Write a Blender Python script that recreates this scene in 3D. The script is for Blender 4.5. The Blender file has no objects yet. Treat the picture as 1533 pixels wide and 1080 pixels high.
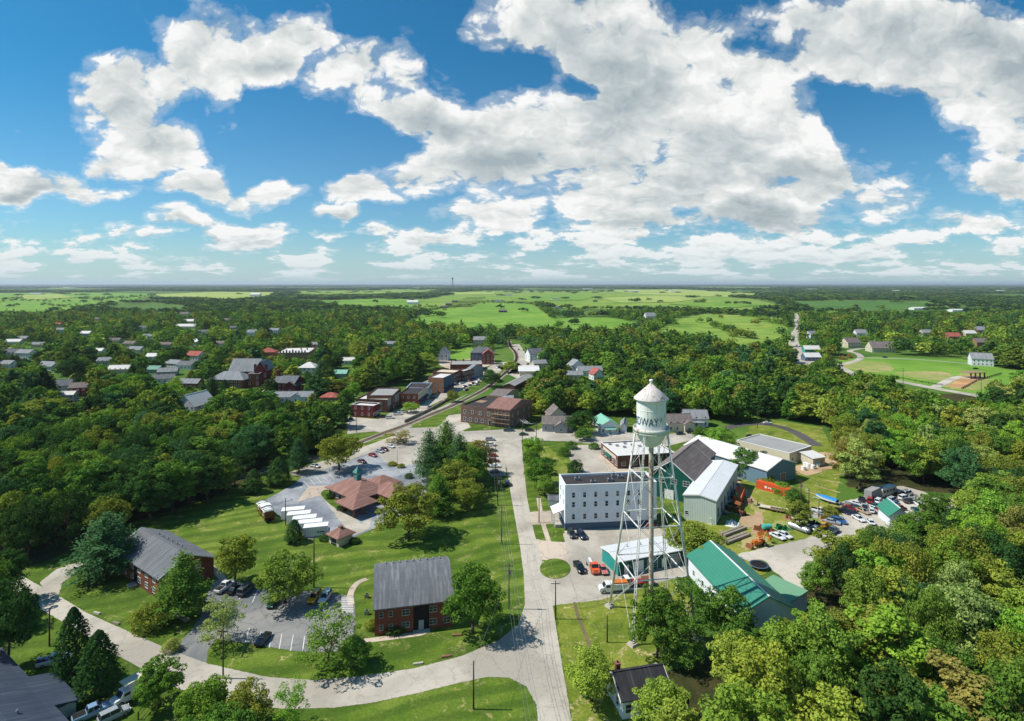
import bpy, bmesh, math, random
import numpy as np
from mathutils import Vector, Matrix
R = math.radians
rng = random.Random(7)
nrng = np.random.RandomState(11)
scene = bpy.context.scene
COL = scene.collection
# ------------------------------------------------------------ camera frame (drone 75 m up, looking level)
CAMH, F, HX, HY = 75.0, 850.0, 766.5, 425.0
def P(px, py, h=0.0):
    t = (CAMH - h) / (py - HY)
    return Vector(((px - HX) * t, F * t, h))
def toPx(v):
    return (HX + v[0] / v[1] * F, HY + (CAMH - v[2]) / v[1] * F)
def prop(o, label=None, cat=None, group=None, kind=None):
    if label: o['label'] = label
    if cat: o['category'] = cat
    if group: o['group'] = group
    if kind: o['kind'] = kind
    return o
def link(o, parent=None):
    COL.objects.link(o)
    if parent is not None: o.parent = parent
    return o
def empty(name, loc=(0, 0, 0), rz=0.0, label=None, cat=None, group=None):
    o = bpy.data.objects.new(name, None); o.location = loc; o.rotation_euler = (0, 0, rz)
    o.empty_display_size = 0.5
    link(o); prop(o, label, cat, group); return o
def copy_tree(o, parent=None, group=None, label=None):
    c = o.copy(); COL.objects.link(c)
    if parent is not None:
        c.parent = parent; c.matrix_parent_inverse = o.matrix_parent_inverse
    for ch in KIDS.get(o.name, []): copy_tree(ch, c)
    return c
KIDS = {}
# ------------------------------------------------------------ materials
MATS = {}
def srgb(r, g, b):
    return tuple(((c / 255) / 12.92 if c / 255 <= .04045 else ((c / 255 + .055) / 1.055) ** 2.4) for c in (r, g, b)) + (1.0,)
class NT:
    def __init__(s, tree): s.t = tree; s.n = tree.nodes; s.l = tree.links
    def node(s, typ, **kw):
        n = s.n.new(typ)
        for k, v in kw.items():
            if k.startswith('i_'):
                n.inputs[k[2:]].default_value = v
            else: setattr(n, k, v)
        return n
    def put(s, sock, v):
        if isinstance(v, bpy.types.NodeSocket): s.l.new(v, sock)
        elif v is not None: sock.default_value = v
    def m(s, op, a, b=None, c=None, clamp=False):
        n = s.n.new('ShaderNodeMath'); n.operation = op; n.use_clamp = clamp
        s.put(n.inputs[0], a)
        if b is not None: s.put(n.inputs[1], b)
        if c is not None: s.put(n.inputs[2], c)
        return n.outputs[0]
    def vm(s, op, a, b=None):
        n = s.n.new('ShaderNodeVectorMath'); n.operation = op
        s.put(n.inputs[0], a)
        if b is not None: s.put(n.inputs[1], b)
        return n.outputs['Value'] if op in ('LENGTH', 'DOT_PRODUCT', 'DISTANCE') else n.outputs[0]
    def noise(s, vec, scale, detail=3.0, rough=.5, dist=0.0, dim='3D'):
        n = s.n.new('ShaderNodeTexNoise'); n.noise_dimensions = dim
        s.put(n.inputs['Vector'], vec); n.inputs['Scale'].default_value = scale
        n.inputs['Detail'].default_value = detail; n.inputs['Roughness'].default_value = rough
        n.inputs['Distortion'].default_value = dist
        return n.outputs[0]
    def ss(s, v, lo, hi):
        n = s.n.new('ShaderNodeMapRange'); n.interpolation_type = 'SMOOTHSTEP'
        s.put(n.inputs['Value'], v); s.put(n.inputs['From Min'], lo); s.put(n.inputs['From Max'], hi)
        return n.outputs[0]
    def mix(s, f, a, b, mode='MIX'):
        n = s.n.new('ShaderNodeMix'); n.data_type = 'RGBA'; n.blend_type = mode
        s.put(n.inputs['Factor'], f); s.put(n.inputs[6], a); s.put(n.inputs[7], b)
        return n.outputs[2]
    def ramp(s, v, stops):
        n = s.n.new('ShaderNodeValToRGB'); s.put(n.inputs[0], v); e = n.color_ramp.elements
        while len(e) < len(stops): e.new(0.5)
        for el, (p, c) in zip(e, stops): el.position = p; el.color = c
        return n.outputs[0]
def newmat(name):
    m = bpy.data.materials.new(name); m.use_nodes = True; t = m.node_tree; t.nodes.clear()
    nt = NT(t); out = nt.node('ShaderNodeOutputMaterial'); b = nt.node('ShaderNodeBsdfPrincipled')
    t.links.new(b.outputs[0], out.inputs[0]); MATS[name] = m
    return m, nt, b, out
def mat(name, col, rough=.8, var=.15, scale=1.0, style=None, metal=0.0, spec=.3, dark=None, coat=0.0, bump=0.0, rust=.53):
    """general surface: base colour broken by two scales of noise, with brick / shingle / rib / rust styles"""
    m, nt, b, out = newmat(name)
    tc = nt.node('ShaderNodeTexCoord').outputs['Object']
    n1 = nt.noise(tc, .35 * scale, 4, .6); n2 = nt.noise(tc, 4 * scale, 3, .6)
    f = nt.m('ADD', nt.m('MULTIPLY', n1, .6), nt.m('MULTIPLY', n2, .4))
    k = nt.m('MULTIPLY_ADD', nt.m('SUBTRACT', f, .5), var * 4, 1.0)
    base = col
    hgt = n2
    if style == 'brick':
        br = nt.node('ShaderNodeTexBrick'); br.inputs['Scale'].default_value = 1.0
        br.inputs['Brick Width'].default_value = .42; br.inputs['Row Height'].default_value = .16; br.inputs['Mortar Size'].default_value = .012
        br.inputs['Color1'].default_value = col; d = dark or tuple(c * .6 for c in col[:3]) + (1,)
        br.inputs['Color2'].default_value = d; br.inputs['Mortar'].default_value = tuple(min(1, c * 1.1 + .05) for c in col[:3]) + (1,)
        sp = nt.node('ShaderNodeSeparateXYZ'); nt.put(sp.inputs[0], tc)
        cb = nt.node('ShaderNodeCombineXYZ'); nt.put(cb.inputs[0], nt.m('ADD', sp.outputs[0], sp.outputs[1])); nt.put(cb.inputs[1], sp.outputs[2])
        nt.put(br.inputs['Vector'], cb.outputs[0]); base = br.outputs['Color']
    elif style in ('ribs', 'siding', 'ribsy'):
        sp = nt.node('ShaderNodeSeparateXYZ'); nt.put(sp.inputs[0], tc)
        ax = {'ribs': sp.outputs[0], 'ribsy': sp.outputs[1], 'siding': sp.outputs[2]}[style]
        fr = nt.m('FRACT', nt.m('MULTIPLY', ax, {'ribs': 1.4, 'ribsy': 1.4, 'siding': 5.0}[style]))
        hgt = nt.ss(nt.m('ABSOLUTE', nt.m('SUBTRACT', fr, .5)), .32, .5)
        base = nt.mix(nt.m('MULTIPLY', hgt, .45), col, tuple(c * .55 for c in col[:3]) + (1,)); bump = bump or .3
    elif style == 'shingle':
        sp = nt.node('ShaderNodeSeparateXYZ'); nt.put(sp.inputs[0], tc)
        w = nt.m('FRACT', nt.m('MULTIPLY', nt.m('ADD', sp.outputs[2], nt.m('MULTIPLY', sp.outputs[1], .35)), 3.3))
        n3 = nt.noise(tc, 9, 2, .7)
        streak = nt.noise(nt.vm('MULTIPLY', tc, (1.6, .12, .12)), 1.0, 4, .7)
        base = nt.mix(nt.ss(streak, .42, .75), col, dark or tuple(min(1, c * 1.9) for c in col[:3]) + (1,))
        k = nt.m('MULTIPLY', k, nt.m('ADD', nt.m('MULTIPLY', n3, .7), nt.m('MULTIPLY_ADD', w, .12, .58)))
    elif style == 'rust':
        st = nt.noise(nt.vm('MULTIPLY', tc, (1.2, 1.2, .35)), 1.3, 6, .72, .6)
        base = nt.mix(nt.ss(st, rust, rust + .12), col, dark or (.17, .062, .03, 1))
        base = nt.mix(nt.m('MULTIPLY', nt.ss(n1, .45, .7), .4), base, tuple(c * .6 for c in col[:3]) + (1,))
    elif style == 'crack':
        v = nt.node('ShaderNodeTexVoronoi'); v.feature = 'DISTANCE_TO_EDGE'; v.inputs['Scale'].default_value = .16
        nt.put(v.inputs['Vector'], nt.vm('ADD', tc, nt.vm('MULTIPLY', nt.node('ShaderNodeTexNoise', i_Scale=.6).outputs[1], (2.2, 2.2, 0))))
        cr = nt.ss(v.outputs['Distance'], .0, .014)
        base = nt.mix(cr, dark or tuple(c * .45 for c in col[:3]) + (1,), col)
        patch = nt.noise(tc, .06, 2, .4); base = nt.mix(nt.m('MULTIPLY', nt.ss(patch, .5, .56), .35), base, tuple(min(1, c * 1.5) for c in col[:3]) + (1,))
    hs = nt.node('ShaderNodeMix'); hs.data_type = 'RGBA'; hs.blend_type = 'MULTIPLY'; hs.inputs[0].default_value = 1
    nt.put(hs.inputs[6], base); cc = nt.node('ShaderNodeCombineColor')
    for i in range(3): nt.put(cc.inputs[i], k)
    nt.put(hs.inputs[7], cc.outputs[0]); nt.put(b.inputs['Base Color'], hs.outputs[2])
    b.inputs['Roughness'].default_value = rough; b.inputs['Metallic'].default_value = metal
    b.inputs['Specular IOR Level'].default_value = spec; b.inputs['Coat Weight'].default_value = coat
    if bump:
        bp = nt.node('ShaderNodeBump'); bp.inputs['Strength'].default_value = bump; bp.inputs['Distance'].default_value = .06
        nt.put(bp.inputs['Height'], hgt); nt.put(b.inputs['Normal'], bp.outputs[0])
    return m
def C(r, g, b): return srgb(r, g, b)
brick = mat('brick_red', C(122, 66, 48), .9, .2, style='brick')
brick2 = mat('brick_brown', C(112, 74, 58), .9, .25, style='brick')
brick3 = mat('brick_dark_red', C(108, 34, 34), .9, .2, style='brick')
brick4 = mat('brick_tan', C(158, 112, 84), .9, .2, style='brick')
brick5 = mat('brick_weathered', C(120, 98, 88), .95, .45, .8, style='brick', dark=C(86, 58, 50))
shing = mat('shingle_charcoal', C(98, 100, 104), .95, .18, style='shingle', dark=C(130, 132, 134))
shingblue = mat('shingle_slate_blue', C(52, 64, 80), .95, .12, style='shingle', dark=C(76, 84, 94))
shingblack = mat('shingle_black', C(48, 47, 50), .95, .25, style='shingle', dark=C(74, 72, 74))
shingbrown = mat('shingle_red_brown', C(132, 97, 87), .95, .15, style='shingle', dark=C(160, 124, 112))
shingtaupe = mat('shingle_taupe', C(112, 102, 98), .95, .2, style='shingle', dark=C(138, 128, 122))
shinggrey = mat('shingle_grey', C(128, 131, 133), .95, .15, style='shingle', dark=C(160, 162, 164))
shingred = mat('shingle_red', C(150, 84, 72), .95, .15, style='shingle')
tar = mat('roof_tar', C(58, 54, 54), .95, .3, dark=C(80, 76, 72))
membrane = mat('roof_white', C(208, 205, 200), .7, .12, .6)
greyflat = mat('roof_grey_flat', C(150, 149, 146), .9, .2, .5)
whitemetal = mat('metal_white', C(212, 214, 214), .45, .08, .5, style='ribs')
whitewall = mat('wall_white', C(224, 226, 230), .7, .08, .7, style='siding')
whitepaint = mat('white_paint', C(226, 226, 222), .6, .05)
whitebrick = mat('brick_painted_white', C(228, 232, 238), .75, .10, .6, style='rust', dark=C(176, 182, 188), rust=.6)
bluebase = mat('paint_slate_blue', C(78, 98, 118), .8, .1)
creamwall = mat('wall_cream', C(205, 196, 172), .8, .1, style='siding')
greywall = mat('wall_grey', C(150, 158, 164), .8, .1, style='siding')
greenwall = mat('wall_green', C(16, 84, 72), .7, .1, style='ribs')
tealwall = mat('wall_teal', C(46, 150, 142), .7, .1, style='ribs')
palegreenwall = mat('wall_pale_green', C(188, 200, 190), .6, .08, style='ribs')
bluegreywall = mat('wall_blue_grey', C(104, 132, 148), .6, .12, style='ribs')
tealroof = mat('roof_teal_metal', C(56, 128, 106), .5, .1, style='ribs')
sageroof = mat('roof_sage', C(112, 158, 124), .9, .12, .5, style='ribs')
mintroof = mat('roof_mint', C(128, 184, 160), .6, .08, style='ribs')
concrete = mat('concrete', C(178, 170, 158), .9, .15)
concgrey = mat('concrete_weathered', C(140, 130, 116), .95, .3, 2)
glass = mat('window_glass', C(34, 42, 50), .08, .1, spec=.6)
dark = mat('dark_rubber', C(24, 24, 26), .85, .1)
steel = mat('galvanised_steel', C(150, 154, 156), .4, .1, metal=.6)
chrome = mat('hub_metal', C(170, 172, 174), .35, .05, metal=.7)
wood = mat('pole_wood', C(76, 62, 50), .95, .25, 2)
timber = mat('timber_plain', C(150, 124, 96), .9, .25, 2)
tanksteel = mat('tower_steel_white', C(236, 236, 230), .55, .08, .8, style='rust', dark=C(160, 118, 88), rust=.575)
legsteel = mat('tower_leg_steel', C(220, 220, 212), .6, .1, 1, style='rust', dark=C(150, 100, 70))
riserrust = mat('tower_riser_rust', C(196, 184, 168), .8, .15, .9, style='rust', dark=C(122, 66, 42), rust=.5)
coneroof = mat('tower_roof_steel', C(222, 212, 206), .6, .15, 1.6, style='rust', dark=C(140, 74, 62), rust=.53)
letterink = mat('letter_teal', C(26, 78, 100), .7, .1)
copper = mat('copper_green', C(84, 136, 124), .7, .15)
awn_red = mat('awning_red', C(168, 34, 44), .8, .1)
awn_navy = mat('awning_navy', C(34, 44, 72), .8, .1)
yellowp = mat('line_paint', C(214, 212, 204), .8, .3, 2)
tarp = mat('tarp_blue', C(30, 130, 198), .5, .12, 2)
orangec = mat('container_orange', C(206, 84, 44), .6, .12, style='ribs')
hedgebark = mat('bark', C(84, 70, 56), .95, .3, 2)
scrub = mat('scrap_rust', C(120, 74, 46), .9, .3, 2)
whitevinyl = mat('container_white', C(228, 228, 226), .6, .05, style='ribs')
greenp = mat('machine_green', C(40, 110, 60), .6, .1)
aquap = mat('tank_aqua', C(84, 176, 160), .5, .1)
digger = mat('machine_orange', C(196, 112, 44), .6, .2, 2)
dyellow = mat('machine_yellow', C(206, 150, 40), .6, .2, 2)
# vehicle paints
PAINT = {}
for n_, c_ in dict(white=(220, 222, 222), silver=(158, 164, 168), black=(20, 22, 26), grey=(84, 90, 96), red=(150, 20, 24), maroon=(96, 20, 30),
                   navy=(26, 36, 66), blue=(40, 96, 160), teal=(40, 84, 96), orange=(226, 92, 36), yellow=(226, 168, 24), tan=(168, 150, 120), charcoal=(44, 48, 54), green=(40, 80, 56), pink=(190, 110, 100), sky=(128, 160, 190)).items():
    PAINT[n_] = mat('car_paint_' + n_, C(*c_), .25, .02, coat=.6, spec=.5)
# ------------------------------------------------------------ mesh builder
class MB:
    def __init__(s): s.v = []; s.f = []; s.mi = []; s.sm = []
    def add(s, vs, fs, mi=0, smooth=False):
        o = len(s.v); s.v += [tuple(v) for v in vs]
        for f in fs: s.f.append([i + o for i in f]); s.mi.append(mi); s.sm.append(smooth)
    def hexa(s, p, mi=0):
        s.add(p, [(0, 3, 2, 1), (4, 5, 6, 7), (0, 1, 5, 4), (1, 2, 6, 5), (2, 3, 7, 6), (3, 0, 4, 7)], mi)
    def box(s, x0, x1, y0, y1, z0, z1, mi=0, taper=(0, 0)):
        tx, ty = taper
        s.hexa([(x0, y0, z0), (x1, y0, z0), (x1, y1, z0), (x0, y1, z0), (x0 + tx, y0 + ty, z1), (x1 - tx, y0 + ty, z1), (x1 - tx, y1 - ty, z1), (x0 + tx, y1 - ty, z1)], mi)
    def prism(s, prof, x0, x1, mi=0, axis='x', cap=True, smooth=False):
        n = len(prof)
        if axis == 'x': vs = [(x0, a, b) for a, b in prof] + [(x1, a, b) for a, b in prof]
        elif axis == 'y': vs = [(-a, x0, b) for a, b in prof] + [(-a, x1, b) for a, b in prof]
        else: vs = [(a, b, x0) for a, b in prof] + [(a, b, x1) for a, b in prof]
        fs = [(i, (i + 1) % n, n + (i + 1) % n, n + i) for i in range(n)]
        s.add(vs, fs, mi, smooth)
        if cap: s.add(vs, [tuple(range(n - 1, -1, -1)), tuple(range(n, 2 * n))], mi)
    def cyl(s, x, y, z0, z1, r0, r1=None, n=12, mi=0, smooth=True, cap=True):
        r1 = r0 if r1 is None else r1
        vs = [(x + r * math.cos(2 * math.pi * i / n), y + r * math.sin(2 * math.pi * i / n), z) for r, z in ((r0, z0), (r1, z1)) for i in range(n)]
        s.add(vs, [(i, (i + 1) % n, n + (i + 1) % n, n + i) for i in range(n)], mi, smooth)
        if cap: s.add(vs, [tuple(range(n - 1, -1, -1)), tuple(range(n, 2 * n))], mi)
    def tube(s, a, b, r, r2=None, n=6, mi=0):
        a = Vector(a); b = Vector(b); d = (b - a)
        if d.length < 1e-6: return
        r2 = r if r2 is None else r2
        q = d.to_track_quat('Z', 'Y')
        vs = [a + q @ Vector((r * math.cos(2 * math.pi * i / n), r * math.sin(2 * math.pi * i / n), 0)) for i in range(n)]
        vs += [b + q @ Vector((r2 * math.cos(2 * math.pi * i / n), r2 * math.sin(2 * math.pi * i / n), 0)) for i in range(n)]
        s.add(vs, [(i, (i + 1) % n, n + (i + 1) % n, n + i) for i in range(n)] + [tuple(range(n - 1, -1, -1)), tuple(range(n, 2 * n))], mi, n > 6)
    def path(s, pts, r, n=6, mi=0):
        for a, b in zip(pts, pts[1:]): s.tube(a, b, r, n=n, mi=mi)
    def lathe(s, prof, n=32, mi=0, smooth=True):
        vs = [(r * math.cos(2 * math.pi * i / n), r * math.sin(2 * math.pi * i / n), z) for r, z in prof for i in range(n)]
        s.add(vs, [(k * n + i, k * n + (i + 1) % n, (k + 1) * n + (i + 1) % n, (k + 1) * n + i) for k in range(len(prof) - 1) for i in range(n)], mi, smooth)
    def xf(s, M):
        s.v = [tuple(M @ Vector(v)) for v in s.v]; return s
    def mesh(s, name, mats):
        me = bpy.data.meshes.new(name); me.from_pydata(s.v, [], s.f)
        for m in (mats if isinstance(mats, (list, tuple)) else [mats]): me.materials.append(m)
        me.polygons.foreach_set('material_index', s.mi); me.polygons.foreach_set('use_smooth', s.sm); me.update()
        return me
    def build(s, name, mats, parent=None, loc=None, rz=None):
        o = bpy.data.objects.new(name, s.mesh(name, mats)); link(o, parent)
        if parent is not None: KIDS.setdefault(parent.name, []).append(o)
        if loc is not None: o.location = loc
        if rz is not None: o.rotation_euler = (0, 0, rz)
        return o
def inst(name, me, parent, loc, rz=0.0, sc=None):
    o = bpy.data.objects.new(name, me); link(o, parent); o.location = loc; o.rotation_euler = (0, 0, rz)
    if parent is not None: KIDS.setdefault(parent.name, []).append(o)
    if sc: o.scale = sc
    return o
# ------------------------------------------------------------ screen-region bookkeeping used when the wood is grown
KEEP = []      # (x0,y0,x1,y1,Z): parts of the photo that stay visible
FOOT = []      # (x,y,r) world footprints trees must not stand in
PAVED = []     # world polygons
def inpoly(x, y, poly):
    x = np.asarray(x, float); y = np.asarray(y, float); c = np.zeros(x.shape, bool); n = len(poly)
    for i in range(n):
        x0, y0 = poly[i]; x1, y1 = poly[(i + 1) % n]
        if y0 == y1: continue
        c ^= ((y0 > y) != (y1 > y)) & (x < (x1 - x0) * (y - y0) / (y1 - y0) + x0)
    return c
def crom(pts, k=6, closed=True):
    n = len(pts); out = []
    rg = range(n) if closed else range(n - 1)
    for i in rg:
        if closed: p = [pts[(i + j) % n] for j in (-1, 0, 1, 2)]
        else: p = [pts[min(max(i + j, 0), n - 1)] for j in (-1, 0, 1, 2)]
        for s in range(k):
            t = s / k
            out.append(tuple(.5 * (2 * p[1][a] + (p[2][a] - p[0][a]) * t + (2 * p[0][a] - 5 * p[1][a] + 4 * p[2][a] - p[3][a]) * t * t + (-p[0][a] + 3 * p[1][a] - 3 * p[2][a] + p[3][a]) * t ** 3) for a in (0, 1)))
    if not closed: out.append(tuple(pts[-1]))
    return out
def sheet(name, px, m, z, smooth=False, th=0.0, paved=True, rough=0.0, tag='structure', world=False):
    pts = crom(px) if smooth else px
    w = [Vector((a, b, z)) for a, b in pts] if world else [P(a, b, 0) + Vector((0, 0, z)) for a, b in pts]
    if paved: PAVED.append([(v.x, v.y) for v in w])
    if rough:
        o2 = []
        for i, a in enumerate(w):
            b = w[(i + 1) % len(w)]; L = (b - a).length; k = max(1, min(60, int(L / (rough * 2.5))))
            nrm = Vector((-(b - a).y, (b - a).x, 0)).normalized() if L > 0 else Vector()
            for j in range(k):
                o2.append(a.lerp(b, j / k) + nrm * rng.uniform(-rough, rough) * .6)
        w = o2
    ar = sum(w[i].x * w[(i + 1) % len(w)].y - w[(i + 1) % len(w)].x * w[i].y for i in range(len(w)))
    if ar < 0: w.reverse()
    n = len(w); mb = MB()
    if th:
        bt = [Vector((v.x, v.y, v.z - th)) for v in w]
        mb.add(w + bt, [tuple(range(n))] + [(i, n + i, n + (i + 1) % n, (i + 1) % n) for i in range(n)])
    else: mb.add(w, [tuple(range(n))])
    me = mb.mesh(name, m)
    bm = bmesh.new(); bm.from_mesh(me); bmesh.ops.triangulate(bm, faces=bm.faces[:], ngon_method='EAR_CLIP'); bm.to_mesh(me); bm.free()
    o = bpy.data.objects.new(name, me); link(o); o['kind'] = tag
    return o
def strip(name, px, width, m, z, paved=True, world=False, closed=False):
    """ribbon of constant width along a line"""
    c = crom(px, 6, False); w = [Vector((a, b, 0)) for a, b in c] if world else [P(a, b) for a, b in c]
    L = []; Rr = []
    for i, p in enumerate(w):
        d = (w[min(i + 1, len(w) - 1)] - w[max(i - 1, 0)]); d.z = 0; d.normalize(); nn = Vector((-d.y, d.x, 0))
        L.append(p + nn * width / 2); Rr.append(p - nn * width / 2)
    for q in L + Rr: q.z = z
    mb = MB(); n = len(w); mb.add(L + Rr, [(i, n + i, n + i + 1, i + 1) for i in range(n - 1)])
    if paved:
        PAVED.append([(v.x, v.y) for v in L] + [(v.x, v.y) for v in reversed(Rr)])
    if name is None: return mb
    o = mb.build(name, m); o['kind'] = 'structure'; return o
HAZE, EXPO = 3.8e-5, 0.16
# ============================================================ ground, roads, fields
def grassmat(name, cols, s1=.02, s2=.16, dryamt=.5, mow=False, worldc=True):
    m, nt, b, out = newmat(name)
    tc = nt.node('ShaderNodeNewGeometry').outputs['Position']
    big = nt.noise(tc, s1, 4, .6, .4); med = nt.noise(tc, s2, 5, .65, .5); fine = nt.noise(tc, 1.6, 4, .75)
    base = nt.ramp(nt.m('ADD', nt.m('MULTIPLY', big, .5), nt.m('MULTIPLY', med, .5)), [(.36, cols[0]), (.5, cols[1]), (.62, cols[2])])
    dry = nt.noise(tc, s2 * 1.7, 6, .7, 1.2)
    dm = nt.m('MULTIPLY', nt.ss(dry, .54, .67), dryamt); dm = nt.m('MULTIPLY', dm, nt.ss(fine, .35, .6))
    base = nt.mix(dm, base, cols[3])
    if mow:
        sp = nt.node('ShaderNodeSeparateXYZ'); nt.put(sp.inputs[0], tc)
        d = nt.m('ADD', nt.m('MULTIPLY', sp.outputs[0], .35), nt.m('MULTIPLY', sp.outputs[1], -.9))
        d = nt.m('ADD', d, nt.m('MULTIPLY', nt.noise(tc, .02, 2), 26))
        w = nt.m('SINE', nt.m('MULTIPLY', d, 1.1))
        base = nt.mix(nt.m('MULTIPLY', nt.ss(w, -.4, .8), .55), base, cols[0])
    k = nt.m('MULTIPLY_ADD', fine, 1.3, .35)
    cc = nt.node('ShaderNodeCombineColor')
    for i in range(3): nt.put(cc.inputs[i], k)
    nt.put(b.inputs['Base Color'], nt.mix(1.0, base, cc.outputs[0], 'MULTIPLY'))
    b.inputs['Roughness'].default_value = .95; b.inputs['Specular IOR Level'].default_value = .1
    bp = nt.node('ShaderNodeBump'); bp.inputs['Strength'].default_value = .5; bp.inputs['Distance'].default_value = .25
    nt.put(bp.inputs['Height'], nt.noise(tc, 2.4, 4, .8)); nt.put(b.inputs['Normal'], bp.outputs[0])
    return m
g_near = grassmat('grass_lawn', [C(62, 86, 28), C(88, 112, 36), C(116, 132, 52), C(172, 158, 104)], s2=.11, dryamt=.85, mow=True)
g_lot = grassmat('grass_rough', [C(76, 98, 32), C(116, 128, 46), C(142, 142, 66), C(190, 170, 128)], .04, .16, 1.0)
g_field = grassmat('field_bright', [C(88, 126, 44), C(108, 146, 52), C(130, 158, 66), C(156, 162, 88)], .006, .03, .2)
g_field2 = grassmat('field_pasture', [C(84, 122, 40), C(116, 146, 56), C(146, 158, 74), C(158, 148, 88)], .006, .03, .6)
g_field3 = grassmat('field_pale', [C(126, 150, 70), C(152, 168, 84), C(164, 172, 96), C(170, 160, 110)], .003, .02, .4)
g_field4 = grassmat('field_dark', [C(60, 96, 40), C(76, 112, 46), C(90, 122, 54), C(120, 130, 70)], .003, .02, .3)
g_forest = grassmat('forest_floor', [C(44, 52, 26), C(60, 62, 34), C(80, 70, 44), C(104, 84, 58)], .05, .3, .6)
m_ground = grassmat('ground_mixed', [C(58, 88, 34), C(80, 110, 42), C(104, 126, 54), C(132, 130, 74)], .0012, .012, .35)
def pavemat(name, col, crack=.35, oil=.25, scale=1.0, light=None):
    m, nt, b, out = newmat(name)
    tc = nt.node('ShaderNodeNewGeometry').outputs['Position']
    n1 = nt.noise(tc, .05 * scale, 4, .6, .5); n2 = nt.noise(tc, .8, 5, .7); n3 = nt.noise(tc, 6, 2, .7)
    base = nt.mix(nt.ss(n1, .38, .62), tuple(c * .82 for c in col[:3]) + (1,), light or tuple(min(1, c * 1.15) for c in col[:3]) + (1,))
    v = nt.node('ShaderNodeTexVoronoi'); v.feature = 'DISTANCE_TO_EDGE'; v.inputs['Scale'].default_value = .13 * scale
    wob = nt.node('ShaderNodeTexNoise', i_Scale=.35); nt.put(wob.inputs['Vector'], tc); wob.inputs['Detail'].default_value = 5
    nt.put(v.inputs['Vector'], nt.vm('ADD', tc, nt.vm('SCALE', wob.outputs[1], None)))
    v.inputs['Vector'].links[0].from_node.inputs[1].links[0].from_node.inputs[3].default_value = 5.0
    cr = nt.ss(v.outputs['Distance'], .006, .02)
    base = nt.mix(nt.m('MULTIPLY', nt.m('SUBTRACT', 1.0, cr), crack), base, tuple(c * .3 for c in col[:3]) + (1,))
    base = nt.mix(nt.m('MULTIPLY', nt.ss(n2, .52, .72), oil), base, tuple(c * .5 for c in col[:3]) + (1,))
    k = nt.m('MULTIPLY_ADD', n3, .5, .75); cc = nt.node('ShaderNodeCombineColor')
    for i in range(3): nt.put(cc.inputs[i], k)
    nt.put(b.inputs['Base Color'], nt.mix(1.0, base, cc.outputs[0], 'MULTIPLY'))
    b.inputs['Roughness'].default_value = .9; b.inputs['Specular IOR Level'].default_value = .25
    return m
m_road = pavemat('road_concrete', C(176, 168, 154), .25, .45)
m_lot = pavemat('lot_tan', C(172, 164, 150), .3, .35)
m_asph = pavemat('asphalt_blue_grey', C(128, 134, 142), .45, .4, light=C(160, 162, 164))
m_asph2 = pavemat('asphalt_worn', C(116, 119, 122), .5, .5, light=C(140, 138, 134))
m_gravel = pavemat('gravel_pale', C(182, 174, 160), .12, .55)
m_conc = pavemat('slab_concrete', C(186, 170, 152), .6, .15)
m_drive = pavemat('asphalt_dark', C(86, 82, 80), .4, .3)
m_soil = grassmat('worn_soil', [C(112, 140, 62), C(142, 148, 82), C(176, 156, 112), C(112, 142, 60)], .02, .09, .8)
m_dirt = pavemat('dirt_tan', C(178, 150, 118), .1, .4)
m_dirt2 = pavemat('dirt_orange', C(186, 144, 98), .1, .4)
m_ballast = pavemat('ballast', C(148, 138, 124), .0, .5)

# one ground sheet that reaches the horizon
mb = MB()
xs = [-42000, -12000, -4000, -1500, -600, 0, 600, 1500, 4000, 12000, 42000]; ys = [-3000, -500, 60, 400, 900, 1800, 3500, 7000, 14000, 26000, 46000]
mb.add([(x, y, 0) for y in ys for x in xs], [(j * 11 + i, j * 11 + i + 1, j * 11 + i + 12, j * 11 + i + 11) for j in range(10) for i in range(10)])
o = mb.build('ground', m_ground); o['kind'] = 'structure'
# lawns (big near sheet) and woodland floor
sheet('lawn', [(-120, 1400), (-260, 640), (300, 600), (520, 640), (760, 600), (1060, 600), (1060, 700), (1010, 800), (1040, 880), (960, 1100), (900, 1500)], g_near, .010, paved=False)
sheet('rough_grass', [(1040, 690), (1100, 680), (1130, 625), (1230, 640), (1262, 700), (1250, 745), (1290, 775), (1200, 820), (1100, 860), (1030, 850), (985, 835), (975, 800), (1010, 775), (1030, 770)], g_lot, .016, rough=.8)
sheet('rough_grass', [(832, 900), (1000, 868), (1040, 900), (1000, 1000), (930, 1080), (858, 1100), (838, 960)], g_lot, .016, paved=False, rough=.5)
sheet('woodland_floor', [(960, 1300), (985, 1020), (1060, 975), (1190, 960), (1225, 830), (1420, 775), (1440, 740), (1270, 730), (1240, 630), (1300, 590), (1600, 590), (2100, 1300)], g_forest, .022, paved=False, rough=1.5)
sheet('woodland_floor', [(-400, 840), (0, 850), (60, 845), (200, 780), (300, 752), (385, 712), (400, 690), (500, 676), (515, 640), (420, 600), (-300, 600)], g_forest, .022, paved=False, rough=1.5)
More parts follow.
